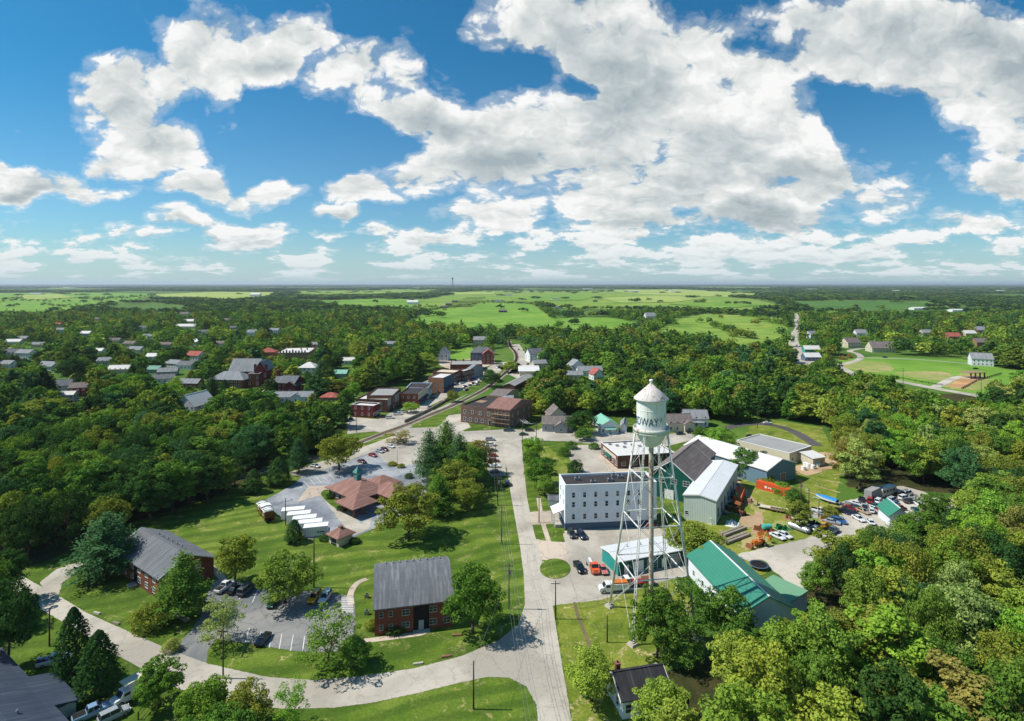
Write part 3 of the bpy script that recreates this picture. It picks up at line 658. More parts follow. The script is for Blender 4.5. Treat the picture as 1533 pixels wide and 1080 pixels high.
# ---- dark-roofed house at the foot of the tower
bpx('house', 'small white house with black shingle roof below the water tower', 'house', (932, 1048), (1003, 1036), (996, 993), 3.4, roof='gable', ax='x', rise=2.3, wall=whitewall, rmat=shingblack, trim=whitepaint,
   wins=[('L', (1.0,), 2, 1.0, 1.4, .3, .7), ('F', (1.0,), 3, 1.0, 1.4)], chim=[(-.75, .35, .8, 1.3, brick)], over=.45)
# ---- bank with brown hip roofs
bank_c = P(533, 744)
def bank():
    t = empty('bank', bank_c, R(-41), 'low brick bank with red-brown hip roofs and a green cupola amid blue-grey parking', 'bank')
    q = MB(); q.box(-7.5, 9.5, -6, 6, 0, 3.3); q.box(4.0, 14, 1.5, 9, 0, 3.2); q.build('wall', brick2, t)
    def hip(x0, x1, y0, y1, z, rise, ov=1.2, nm='roof'):
        x0 -= ov; x1 += ov; y0 -= ov; y1 += ov; cx, cy = (x0 + x1) / 2, (y0 + y1) / 2; W, D = (x1 - x0) / 2, (y1 - y0) / 2; rx, ry = max(W - D, 0), max(D - W, 0)
        g = MB(); g.add([(x0, y0, z), (x1, y0, z), (x1, y1, z), (x0, y1, z), (cx - rx, cy - ry, z + rise), (cx + rx, cy - ry, z + rise), (cx + rx, cy + ry, z + rise), (cx - rx, cy + ry, z + rise)] + [(a, b, z - .25) for a, b in ((x0, y0), (x1, y0), (x1, y1), (x0, y1))],
                        [(0, 1, 5, 4), (1, 2, 6, 5), (2, 3, 7, 6), (3, 0, 4, 7), (4, 5, 6, 7), (8, 9, 1, 0), (9, 10, 2, 1), (10, 11, 3, 2), (11, 8, 0, 3), (11, 10, 9, 8)])
        return g.build(nm, shingbrown, t)
    r1 = hip(-7.5, 9.5, -6, 6, 3.4, 3.2)
    hip(6, 17.5, 2.5, 10.5, 3.45, 2.6)
    hip(-2, 6.5, 5.0, 13.0, 3.5, 2.2)
    hip(7.2, 16.0, -11.5, -3.5, 3.55, 2.4, 1.0)   # drive-through canopy
    for x in (8.2, 15.0):
        for y in (-10.7, -7.5): q = MB(); q.box(x - .3, x + .3, y - .3, y + .3, 0, 3.4); q.build('canopy_post', brick2, t)
    q = MB(); q.box(-.9, .9, -.9, .9, -.8, 1.0, 0); q.box(-1.05, 1.05, -1.05, 1.05, 1.0, 1.25, 0)
    for sx in (-1, 1):
        for sy in (-1, 1): q.box(sx * .85 - .12, sx * .85 + .12, sy * .85 - .12, sy * .85 + .12, 1.25, 2.5, 0)
    q.add([(-1.3, -1.3, 2.5), (1.3, -1.3, 2.5), (1.3, 1.3, 2.5), (-1.3, 1.3, 2.5), (0, 0, 4.6)], [(0, 1, 4), (1, 2, 4), (2, 3, 4), (3, 0, 4), (3, 2, 1, 0)], 1)
    q.tube((0, 0, 4.5), (0, 0, 5.4), .04); q.build('cupola', [copper, copper], r1, (1.0, 0, 6.4))
    me = window_mesh(1.3, 1.6, whitepaint, 2)
    for k in range(4): inst('window', me, t, (-5.6 + k * 3.4, -6, .9))
    for k in range(3): inst('window', me, t, (-7.5, -3.6 + k * 3.4, .9), -math.pi / 2)
    for k in range(3): inst('roof_vent', VENT, r1, (3 + k * .8, 2.0 - .2 * k, 5.4))
    keep_box(t, 24, 22, 5.5); return t
q = MB(); q.cyl(0, 0, -.4, .5, .12, n=8); q.cyl(0, 0, .5, .66, .24, .1, n=8); VENT = q.mesh('roof_vent', steel)
bank()
pk = P(510, 812)
t = building('kiosk', 'small square kiosk with brown hip roof beside the row of white storage units', 'kiosk', (pk.x, pk.y), R(-38), 4.6, 4.6, 2.7, roof='hip', rise=1.8, over=.8, wall=creamwall, rmat=shingbrown, doors=[('F', .5, 2.6, 2.2, dark)])
q = MB(); q.box(-.5, .5, -.5, .5, 0, .35); q.box(-.58, .58, -.58, .58, .35, .45); q.build('roof_cap', shingbrown, t, (0, 0, 4.35))
# five white storage units
for k in range(5):
    A = P(473 - k * 8.5, 801 - k * 6.4)
    t = empty('storage_unit', (A.x, A.y, 0), R(14), ['white storage unit with black lettering on its end, at the kiosk end of the row', 'white storage unit standing next to the lettered end unit', 'white storage unit in the middle of the row of five', 'white storage unit second from the red caboose', 'white storage unit at the red caboose end of the row'][k], 'storage unit', 'white storage units in a row')
    q = MB(); q.box(-3.4, 3.4, -1.45, 1.45, .15, 2.9); 
    for sx in (-3.2, 3.2): q.box(sx - .2, sx + .2, -1.1, 1.1, .0, .15, 1)
    q.build('body', [whitevinyl, dark], t); q = MB(); q.box(-3.48, 3.48, -1.53, 1.53, 2.91, 3.01); q.build('roof', whitepaint, t)
    q = MB(); q.box(-3.46, -3.4, -1.0, 1.0, .3, 2.4); q.box(-3.5, -3.46, -.03, .03, .3, 2.4, 1); q.build('door', [whitepaint, steel], t)
    if k == 0:
        q = MB()
        for j in range(5): q.box(.4 + j * .42, .7 + j * .42, -1.49, -1.45, 1.2, 1.6)
        q.build('lettering', dark, t)
    FOOT.append((A.x, A.y, 5, 3, 0))
KEEP.append((428, 752, 492, 808, 175)); KEEP.append((379, 744, 412, 784, 185))
# red caboose
A = P(397, 775)
t = empty('caboose', (A.x, A.y, 0), R(128), 'dark red railway caboose with pale striped roof parked on the grass', 'railway car')
q = MB(); q.box(-4.6, 4.6, -1.35, 1.35, 1.0, 3.5); q.box(-1.2, 1.2, -1.5, 1.5, 2.4, 4.1); q.build('body', PAINT['maroon'], t)
q = MB(); q.prism([(1.55, 3.5), (1.2, 3.8), (0, 3.95), (-1.2, 3.8), (-1.55, 3.5)], -4.9, 4.9); q.prism([(1.6, 4.1), (0, 4.4), (-1.6, 4.1)], -1.4, 1.4)
for k in range(7): q.box(-4.5 + k * 1.45, -4.3 + k * 1.45, -1.5, 1.5, 3.55, 4.0, 1)
q.build('roof', [whitepaint, greyflat], t)
q = MB(); q.box(-5.4, 5.4, -1.2, 1.2, .75, 1.0); 
for x in (-3.3, 3.3):
    for dx in (-.8, .8):
        for y in (-.85, .85): q.cyl(0, 0, 0, .12, .42, n=12); m4 = len(q.v) - 24
for s in (-1, 1):
    for y in (-1.2, 0, 1.2): q.tube((s * 5.3, y, 1), (s * 5.3, y, 2.0), .04)
    q.tube((s * 5.3, -1.2, 2), (s * 5.3, 1.2, 2), .04)
q.build('underframe', dark, t)
for x in (-4.1, -2.5, 2.5, 4.1):
    q = MB(); q.prism([(.42 * math.cos(a * math.pi / 6), .42 * math.sin(a * math.pi / 6)) for a in range(12)], -.9, .9, 0, 'y'); q.build('wheel_set', dark, t, (x, 0, .42))
me = window_mesh(.6, .7)
for x in (-3, 3): inst('window', me, t, (x, -1.35, 2.1)); inst('window', me, t, (x, 1.35, 2.1), math.pi)
q = MB()
for k, gx in enumerate((.9, 1.6, 2.3)): q.box(gx - .2, gx + .2, -1.40, -1.37, 1.5, 2.1)
q.build('lettering', whitepaint, t)
# ---- three-storey white painted building
wb = bpx('warehouse', 'three-storey white painted brick building with slate-blue base and black tar roof', 'building', (846, 727), (983, 722), (974, 706), 13.6, roof='flat', wall=whitebrick, rmat=tar, trim=whitepaint, parapet=.6, base=(bluebase, 2.0),
   wins=[('F', (3.2,), 8, .85, 1.5, .09, .93), ('F', (6.9,), 8, .85, 1.5, .09, .93), ('F', (9.8,), 8, .85, 1.5, .09, .93), ('L', (3.2, 6.9, 9.8), 2, .85, 1.5, .3, .7), ('R', (3.2, 6.9, 9.8), 2, .85, 1.5, .3, .7)])
w_, d_, h_ = wb['dims']
for k, (x, y) in enumerate(((-.65, .2), (-.35, -.45), (.05, -.2), (.2, .5), (.32, .3), (.7, .1))):
    q = MB(); q.box(-.8, .8, -.6, .6, 0, .9); q.cyl(0, 0, .9, 1.1, .4, n=10, mi=1); q.build('roof_unit', [steel, dark], wb, (x * w_ / 2, y * d_ / 2, 13.0))
q = MB(); q.box(-2.6, 0, -3.0, 2.4, 0, .9, 1)
q.hexa([(-3.2, -3.2, 4.2), (0, -3.2, 5.4), (0, 2.6, 5.4), (-3.2, 2.6, 4.2), (-3.2, -3.2, 4.4), (0, -3.2, 5.6), (0, 2.6, 5.6), (-3.2, 2.6, 4.4)], 0)
for y in (-2.9, -.2, 2.3): q.box(-3.0, -2.8, y - .1, y + .1, 0, 4.25, 0)
q.build('porch', [whitepaint, concrete], wb, (-w_ / 2 - .06, 0, 0))
A = P(829, 757)
building('shed', 'small white shed with grey gable roof beside the white three-storey building', 'shed', (A.x, A.y), R(-4), 3.4, 3, 2.4, rise=.9, wall=whitewall, rmat=shing, doors=[('F', .5, 1.2, 1.9, whitepaint)])
# ---- brick shop with white membrane roof
shop = bpx('shop', 'one-storey brick shop with a wide white membrane roof behind the water tower', 'shop', (925, 683), (1010, 678), (1002, 657), 5.2, roof='flat', wall=brick2, rmat=membrane, trim=whitepaint, parapet=.4,
   wins=[('F', (1.2,), 2, 1.6, 1.4, .1, .3), ('L', (1.0,), 5, 2.0, 1.8, .1, .9, 2)])
w_, d_, h_ = shop['dims']
for k in range(6):
    q = MB(); q.box(-.6, .6, -.5, .5, 0, .7); q.build('roof_unit', steel, shop, (-w_ / 2 + 3 + k * 2.3, d_ / 2 - 3 - (k % 3) * 2.6, 4.8))
q = MB(); q.box(-.12, 0, -d_ * .4, d_ * .35, 3.2, 4.4, 0); q.hexa([(-1.4, -3, 2.5), (-.02, -3, 3.1), (-.02, 3, 3.1), (-1.4, 3, 2.5), (-1.4, -3, 2.6), (-.02, -3, 3.2), (-.02, 3, 3.2), (-1.4, 3, 2.6)], 1)
q.build('shopfront_band', [creamwall, greenwall], shop, (-w_ / 2, 0, 0))
# ---- dark green gabled buildings
gb1 = bpx('feed_mill', 'dark green gabled building with taupe shingle roof, the further of two', 'building', (1004, 683), (1056, 692), (1066, 678), 8.0, roof='gable', ax='y', rise=4.2, wall=greenwall, rmat=shingtaupe, trim=whitepaint, wins=[('F', (4.5,), 2, 1.2, 1.5, .35, .65)])
gb2 = bpx('feed_mill', 'dark green gabled building with taupe roof and three white-framed windows, nearer the tower', 'building', (975, 706), (1038, 720), (1066, 692), 8.0, lng=True, roof='gable', ax='y', rise=5.4, wall=greenwall, rmat=shingtaupe, trim=whitepaint,
   wins=[('F', (5.6,), 3, 2.0, 1.6, .28, .84, 2)], doors=[('F', .86, 1.2, 2.2, whitepaint), ('F', .45, 3.0, 3.2, whitepaint)])
# ---- pale green metal building with white roof
mbld = bpx('metal_building', 'long pale green metal building with white roof beside the dark green gables', 'building', (1023, 742), (1072, 750), (1104, 697), 7.6, lng=True, roof='gable', ax='y', rise=.9, wall=palegreenwall, rmat=whitemetal, trim=whitepaint, over=.3,
   wins=[('F', (1.6,), 1, 1.0, 1.1, .08, .1), ('R', (1.2,), 7, 2.6, 3.2, .08, .92, 2)])
# ---- blue-grey warehouse
bpx('warehouse', 'blue-grey metal warehouse with long pale roof and an orange-brown gate in its gable', 'warehouse', (1148, 705), (1191, 693), (1118, 647), 6.0, roof='gable', ax='y', rise=2.8, wall=bluegreywall, rmat=membrane, trim=whitepaint, over=.4, doors=[('F', .55, 3.2, 3.4, brick4)])
bpx('warehouse_annex', 'low warehouse annex with flat grey roof behind the blue-grey gable', 'building', (1182, 679), (1215, 668), (1162, 643), 4.6, roof='flat', wall=creamwall, rmat=greyflat, trim=whitepaint, parapet=.2, wins=[('F', (1.2,), 2, 1.2, 1.2)])
A = P(1217, 695)
building('outbuilding', 'small cream outbuilding with white shed roof at the end of the warehouse annex', 'outbuilding', (A.x, A.y), R(20), 6.5, 6, 3.4, roof='shed', rise=.8, wall=creamwall, rmat=membrane, doors=[('F', .3, 1.1, 2.1, whitepaint)], wins=[('F', (1.2,), 1, 1, 1, .6, .8)])
# ---- teal garage with white roof under the tower
tg = bpx('garage', 'long low teal garage with white metal roof standing behind the tower legs', 'garage', (926, 842), (1022, 824), (1015, 800), 3.6, roof='gable', ax='x', rise=.55, wall=greenwall, rmat=whitemetal, trim=whitepaint, over=.3,
   doors=[('F', .12, 1.1, 2.3, whitepaint), ('F', .30, 2.9, 2.9, whitepaint), ('F', .52, 2.9, 2.9, greenwall), ('F', .70, 1.2, 2.3, whitepaint), ('F', .88, 2.9, 2.9, greywall)], vents=[(-.4, .3), (.0, .2), (.4, .3)], keep=True)
w_, d_, h_ = tg['dims']; q = MB(); q.box(-.06, 0, -d_ / 2 + .1, d_ / 2 - .1, .05, 3.4); q.build('end_cladding', tealwall, tg, (-w_ / 2 + .0, 0, 0))
# ---- big green-roofed barn and its lean-to
bn = bpx('barn', 'white barn with a bright sea-green ribbed metal roof crossed by the tower shadow', 'barn', (1124, 934), (1190, 912), (1098, 828), 4.8, lng=True, roof='gable', ax='y', rise=3.2, wall=whitewall, rmat=tealroof, over=.5, wins=[('F', (1.3,), 3, 1.0, 1.2, .2, .8), ('L', (1.3,), 5, 1.0, 1.2)], doors=[('F', .5, 1.0, 2.1, whitepaint)])
bpx('lean_to', 'low lean-to with a flat sage green roof built onto the barn', 'lean-to', (1178, 906), (1208, 886), (1178, 853), 4.2, roof='shed', ax='x', rise=.3, wall=whitewall, rmat=sageroof, over=.2)
# second green roof amid the parked cars
bpx('workshop', 'green-roofed workshop almost hidden by trees at the end of the car yard', 'workshop', (1332, 772), (1362, 774), (1366, 761), 3.4, roof='gable', ax='y', rise=2.4, wall=whitewall, rmat=tealroof, over=.5, keep=False)
KEEP.append((1335, 754, 1366, 770, 155)); FOOT.append((115, 165, 8, 8, 0))
# ---- derelict brick building with scaffolding
db = bpx('mill', 'derelict two-storey brick mill with half pink roof and yellow sheeting under repair', 'old mill', (690, 606), (763, 614), (772, 597), 9.5, roof='flat', wall=brick5, rmat=tar, parapet=.8,
   wins=[('F', (1.2,), 4, 1.4, 1.8, .08, .45), ('F', (5.2,), 6, 1.2, 1.8, .08, .9), ('R', (1.2, 5.2), 4, 1.0, 1.6)], doors=[('F', .62, 2.4, 2.8, dark)])
w_, d_, h_ = db['dims']
q = MB(); x0, x1 = w_ * .04, w_ / 2 + .5
q.prism([(d_ / 2 + .3, 9.0), (d_ / 2 + .3, 9.6), (0, 12.6), (-d_ / 2 - .3, 9.6), (-d_ / 2 - .3, 9.0)], x0, x1); q.build('roof', shingbrown, db)
q = MB(); q.box(-w_ / 2 + 2, -w_ / 2 + 7, -2, 4, 8.75, 8.9, 0); q.build('plywood_patch', C and timber, db)
q = MB(); q.box(-w_ / 2 - .25, -w_ / 2 - .02, -d_ / 2 + .3, d_ / 2 - 1, .2, 8.9); q.build('wall_sheeting', dyellow, db)
q = MB()
for k in range(6):
    for y in (-1.4, -.2): q.tube((w_ * .15 + k * 2.1, -d_ / 2 + y, 0), (w_ * .15 + k * 2.1, -d_ / 2 + y, 8.6), .06)
for z in (2.2, 4.4, 6.6): q.box(w_ * .15, w_ * .15 + 10.5, -d_ / 2 - 1.4, -d_ / 2 - .2, z, z + .08, 1)
o = q.build('scaffold', [steel, timber]); o.parent = None
o.location = db.location; o.rotation_euler = db.rotation_euler; prop(o, 'grey pipe scaffold with plank decks against the derelict mill front', 'scaffolding')
# ---- main street row
def shopb(label, A, B, Cc, h, wall, rmat, front=None, awn=None, name='shop', up=True, **k):
    ww = [('R', (1.0,), 4, 1.7, 2.0, .12, .88, 2)]
    if up and h > 7: ww.append(('R', (4.8,), 5, .9, 1.6, .1, .9))
    ww.append(('F', (1.2,) if h < 6.5 else (1.2, 4.6), 3, .9, 1.4, .2, .8))
    t = bpx(name, label, 'shop', A, B, Cc, h, roof='flat', wall=wall, rmat=rmat, parapet=.7, wins=ww, **k)
    w_, d_, h_ = t['dims']
    if front: q = MB(); q.box(0, .12, -d_ / 2 + .2, d_ / 2 - .2, 3.5, h + .2); q.build('shopfront_band', front, t, (w_ / 2, 0, 0))
    if awn: q = MB(); q.hexa([(0, -d_ / 2 + .4, 2.9), (1.5, -d_ / 2 + .4, 2.3), (1.5, d_ / 2 - .4, 2.3), (0, d_ / 2 - .4, 2.9), (0, -d_ / 2 + .4, 3.6), (1.6, -d_ / 2 + .4, 2.5), (1.6, d_ / 2 - .4, 2.5), (0, d_ / 2 - .4, 3.6)]); q.build('awning', awn, t, (w_ / 2 + .13, 0, 0))
    return t
shopb('dark red one-storey shop with white-edged roof at the near end of the main street', (525.7, 606), (559, 608), (568, 603.6), 6.8, brick3, membrane, trim=whitepaint)
shopb('grey-brown brick shop with pale roof edge behind the dark red shop', (533, 597), (580, 598.5), (592, 588), 7.6, brick2, membrane, front=greyflat)
shopb('brown shop with wide dark grey roof behind the grey-brown one', (549, 592), (588, 592), (602, 580.5), 9.0, brick2, greyflat, keep=True)
shopb('brick shop with cream upper front and dark flat roof on the main street', (597, 589.5), (626, 590), (640, 580), 7.4, brick, tar, front=creamwall, awn=awn_navy)
shopb('pale blue-grey fronted shop with dark roof next to the cream front', (608, 580.5), (641, 580.5), (654, 573), 7.2, whitebrick, tar, front=greywall, up=False)
shopb('small white shop with red awning on the main street', (632, 573.5), (655, 574.5), (662, 569), 6.2, whitebrick, membrane, awn=awn_red, up=False)
shopb('two-storey brick shop with navy upper front and white roof', (641, 565), (664, 566), (677.5, 559), 10.6, brick4, membrane, front=bluebase, awn=awn_navy)
shopb('brown brick shop with tan roof beyond the navy-fronted one', (648, 556.5), (680, 558), (690.5, 553.5), 8.6, brick, creamwall)
shopb('narrow brown brick shop at the far end of the main street row', (684, 554.5), (695, 555.5), (703, 551.5), 8.0, brick2, membrane)
bpx('shop', 'grey gabled shop closing the far end of the row', 'shop', (697, 554), (702, 554.5), (709, 548.5), 7, roof='gable', ax='x', rise=3, wall=greywall, rmat=shinggrey)
bpx('shop', 'long low brick building with grey roof and four chimneys beyond the row', 'shop', (674, 546), (722, 545.5), (727, 539), 6.5, roof='flat', wall=brick, rmat=greyflat, wins=[('F', (1.5,), 7, 1.0, 1.6)], chim=[(-.7, .8, 1.2, 1.6, brick), (-.2, .8, 1.2, 1.6, brick), (.3, .8, 1.2, 1.6, brick), (.7, .8, 1.2, 1.6, brick)])
house('big dark slate-blue mansion with steep roofs at the top of the main street', 722, 541, 22, 12, 9, 0, bluebase, shing, 'hip', rise=5, wins=[('F', (1.2, 4.6), 6, 1.2, 1.7)], chim=[(-.5, .3, 1.2, 2.5, brick), (.5, .3, 1.2, 2.5, brick)], name='mansion', cat='house')
house('narrow red brick building with pale trim beside the slate-blue mansion', 731, 545, 11, 9, 9.5, 0, brick, shingred, 'gable', 'y', rise=4, wins=[('F', (1.2, 4.6, 8), 3, 1.3, 1.8)], name='hotel', cat='building')
house('tan roofed house behind the slate-blue mansion', 719, 517, 16, 12, 7, 0, creamwall, shinggrey)
house('white gabled house on a green lawn above the main street', 664, 539, 11, 14, 7, -5, whitewall, shinggrey, ax='y', rise=5)
house('white and slate house beside the far end of the street', 800, 540, 14, 12, 7, 20, whitewall, shing, rise=5, ell=(3, -6, 6, 8, 6))
house('small tan house with grey roof near the far road', 807, 552, 12, 9, 5, 15, creamwall, shinggrey)
bpx('depot', 'low building with wide white roof beside the railway at the far street', 'depot', (778, 556), (806, 556), (801, 548), 4.2, roof='gable', rise=1.4, wall=creamwall, rmat=membrane, over=1.2)
bpx('depot', 'long narrow shed with pale patched roof beside the rail line', 'depot', (754, 577), (770, 578), (771, 562), 4.2, roof='gable', ax='y', rise=1.4, wall=brick2, rmat=greyflat)
bpx('outbuilding', 'tan hipped building hard behind the derelict mill', 'building', (733, 592), (755, 594), (757, 583), 5, roof='gable', rise=2, wall=creamwall, rmat=shingtaupe)
bpx('outbuilding', 'long white outbuilding with grey roof behind the derelict mill', 'outbuilding', (752, 602), (768, 602), (770, 592), 4, roof='gable', rise=1.5, wall=whitewall, rmat=shinggrey)
# ---- houses around the tower street
house('grey house with white trim and patched pink-grey roof across from the tower lot', 834, 643, 15, 10, 3.8, -4, greywall, shingtaupe, ell=(2, -4, 6, 7, 3.4), rise=3)
house('steep tan-roofed house behind the grey one', 832, 633, 9, 10, 5, 10, creamwall, shingtaupe, ax='y', rise=4)
house('white house with a mint green roof beside the street', 906, 644, 9, 15, 4.2, 8, whitewall, mintroof, ax='y', porch=True, rise=2.4)
bpx('garage', 'small white garage with grey metal roof next to the mint-roofed house', 'garage', (929, 638), (938, 638.5), (934, 630), 3.2, roof='gable', ax='y', rise=1.4, wall=whitewall, rmat=shinggrey)
house('cream house with tan gabled roof just beyond the water tower', 1014, 643, 13, 9, 4.4, 4, creamwall, shingtaupe, ell=(4, -3, 5, 7, 4), rise=3.5)
house('white house with pale roof and porch beside the tan-roofed house', 1040, 636, 12, 9, 4.4, -6, whitewall, shinggrey, rise=3.5, porch=True)
house('white house with steep grey roof in the trees above the tower street', 862, 557, 12, 10, 6, 20, whitewall, shinggrey, ax='y', rise=4.5, ell=(5, 0, 7, 8, 4))
house('long white house with grey roof among trees', 882, 561, 20, 10, 4, 4, whitewall, shinggrey, rise=3)
house('white cottage with reddish roof in the trees', 893, 568, 9, 9, 4.5, 18, whitewall, shingred, ax='y', rise=4)
house('grey-roofed cottage peeping out between the trees', 858, 567, 14, 9, 3.5, 0, creamwall, shinggrey, rise=2.5)
house('large pale farmhouse in a grove on the far field', 974, 480, 24, 16, 9, 5, whitewall, shinggrey, rise=7, name='farmhouse')
# ---- town on the other side
house('brick church with a long grey slate roof', 371, 570, 22, 15, 8.5, -3, brick, shinggrey, rise=8.5, name='church', cat='church', wins=[('F', (2.5,), 4, 1.4, 3.0)])
house('square brick church tower with a flat top beside the slate roof', 383, 579, 7.5, 7.5, 10, 0, brick, greyflat, 'flat', name='church_tower', cat='tower', wins=[('F', (2, 6.5), 2, 1.0, 2.0)], trim=whitepaint)
house('steep brick gable front of the church with corner pinnacles', 396, 576, 9, 14, 12, 0, brick3, shinggrey, 'gable', 'y', rise=6, name='church_hall', cat='church', wins=[('F', (2, 7), 2, 1.2, 2.4)], chim=[(.9, -.9, 1.3, 3, brick3), (-.9, -.9, 1.3, 3, brick3)])
house('brick parish hall with grey hip roof and a row of windows', 347, 579, 26, 14, 6.2, -5, brick, shinggrey, 'hip', rise=5, name='parish_hall', cat='hall', wins=[('F', (1.2, 4.2), 8, 1.3, 1.6)])
house('large brick school with pale flat roof dotted with vents', 445, 536, 30, 44, 8, 10, brick4, membrane, 'flat', name='school', cat='school', wins=[('F', (1.5, 5, 8), 9, 1.4, 1.8), ('R', (1.5, 5, 8), 4, 1.4, 1.8)], chim=[(-.6, -.3, 1.2, 1.4, brick), (-.2, -.3, 1.2, 1.4, brick), (.2, .2, 1.2, 1.4, brick), (.6, .2, 1.2, 1.4, brick), (.9, .9, 2.4, 3.5, brick)])
house('brick building with bright red hip roof beside the school', 402, 537, 15, 13, 7, 10, brick4, shingred, 'hip', rise=4, name='house')
house('brick house with tall end chimney stack and grey roof', 432, 585, 16, 13, 6.5, -8, brick3, shing, rise=4, chim=[(-.95, 0, 2, 3, brick3), (.3, .5, 1, 2, brick3)], ell=(5, -4, 8, 7, 5))
house('long low white house with pale grey roof and dark shutters', 437, 601, 27, 9, 3.6, 3, whitewall, shinggrey, rise=2.6, ell=(4, -2, 7, 7, 3.4))
house('white house with steep pale gables facing the trees', 293, 618, 13, 16, 5.5, -14, whitewall, membrane, ax='y', rise=6)
house('low hipped red-roofed building near the main street yards', 495, 600, 11, 9, 3.0, 0, brick4, shingred, 'hip', rise=2.4)
house('white rounded-roof house behind the brick chimney house', 463, 560, 14, 12, 6, 0, whitewall, membrane, 'hip', rise=4)
house('small brick house with grey gable beside a white gravel drive', 285, 580, 16, 8, 3.6, -6, brick, shinggrey, rise=2.6)
HL = [('white house with dark roof and shutters by the long pale drive', 245, 573, 15, 9, 3.6, 18, whitewall, shing), ('pale house with grey roof above the shuttered house', 252, 562, 14, 9, 3.5, 20, greywall, shinggrey),
      ('house with a teal green roof among the town trees', 231, 558, 12, 8, 3.2, -4, greywall, tealroof), ('grey-roofed white bungalow below the pale garage', 281, 552, 15, 10, 3.6, -12, whitewall, shing),
      ('pale bungalow with low roof between dark trees', 262, 549, 14, 9, 3.4, -20, whitewall, shinggrey), ('white garage with flat roof among the town trees', 230, 538, 11, 9, 3.2, 0, whitewall, membrane),
      ('house with tan and red roof beside the dark pine', 293, 539, 16, 12, 5, -14, whitewall, shingred), ('tall white gable house behind the dark trees', 294, 520, 9, 10, 7, -10, whitewall, whitemetal),
      ('white house with blue tint at the edge of a lawn', 223, 510, 13, 9, 6, 10, whitewall, shinggrey), ('tan house with brown roof deep in the town', 196, 519, 14, 9, 4, -8, creamwall, shingtaupe),
      ('brown-roofed house beside a row of garages', 172, 514, 14, 9, 4, 8, creamwall, shingtaupe), ('white two-storey house with metal-grey roof and wide porch', 40, 537, 17, 10, 6, -12, whitewall, shinggrey),
      ('white house with twin grey gables beside the pale road', 75, 554, 17, 11, 4, -14, whitewall, shinggrey), ('long white house with a dark roof by the field edge', 18, 534, 18, 11, 4.5, 15, whitewall, shing),
      ('pale blue-roofed house at the edge of the town', 34, 512, 15, 10, 4.5, 0, greywall, shinggrey), ('pale house half hidden behind rounded trees', 22, 516, 16, 9, 4, 10, whitewall, membrane),
      ('white gabled house beside the dark brick house', 92, 588, 12, 11, 5.5, 30, whitewall, shing), ('dark brick house with a tan shingle roof', 125, 592, 14, 9, 6, 16, brick3, shingtaupe),
      ('low white porch-roofed cottage in front of the gabled house', 102, 597, 9, 6, 3, 10, whitewall, membrane), ('small white shed roof in the town trees', 116, 558, 7, 6, 3, 0, greywall, shinggrey),
      ('red-roofed house showing above the town trees', 87, 491, 13, 10, 6, 0, creamwall, shingred), ('pale tall house behind the red roof', 92, 501, 11, 10, 7, 5, whitewall, shinggrey),
      ('long white roof far up the town beside a lawn', 280, 492, 34, 12, 4, 4, whitewall, membrane), ('pale roofed hall beside the far lawn', 284, 484, 20, 12, 4, 0, creamwall, membrane),
      ('grey roof of a far house above the town trees', 277, 473, 20, 12, 5, 0, creamwall, shingtaupe), ('white church-like house by the tall tree near the top of town', 378, 505, 12, 12, 7, 10, whitewall, shinggrey),
      ('tan roofed house beside the far tree line', 340, 482, 16, 10, 4, 0, creamwall, shingtaupe), ('far white farm building beyond the tree line', 383, 444, 55, 30, 12, 0, whitewall, membrane),
      ('small mint-roofed house near the brick house', 511, 566, 10, 8, 4, 0, greywall, mintroof), ('pale stable block beside the striped field', 618, 456, 40, 22, 9, 0, whitewall, membrane),
      ('grey roofed house hidden above the main street', 583, 521, 15, 9, 5, 0, greywall, shinggrey)]
HX2 = [(148, 530, 0), (160, 547, 10), (205, 531, -8), (305, 500, 4), (330, 520, -6), (130, 505, 0), (60, 520, 8), (10, 552, -10), (215, 496, 5), (250, 520, 0), (180, 560, 12), (410, 500, -4), (470, 520, 0), (350, 495, 6), (145, 482, 0), (520, 545, 8)]
pl = ['the long pale drive', 'the twin-gabled house', 'the teal-roofed house', 'the top of town', 'the tall white gable', 'the red-roofed house', 'the pale blue-roofed house', 'the frame edge', 'the long white roof', 'the tan and red roof', 'the dark brick house', 'the brick school', 'the school tower', 'the far lawn', 'the bright farm fields', 'the main street woods']
for k, (x, y, a) in enumerate(HX2): HL.append((['small white house', 'pale grey-roofed house', 'low cream bungalow', 'white gabled cottage'][k % 4] + ' showing between trees near ' + pl[k], x, y, 11 + k % 4 * 2, 8 + k % 3, 3.6 + k % 3, a, [whitewall, greywall, creamwall, whitewall][k % 4], [membrane, shinggrey, shinggrey, shing, shingtaupe][k % 5]))
for l, x, y, w, d, h, a, wm, rm in HL: house(l, x, y, w, d, h, a, wm, rm, rise=min(w, d) * .3)
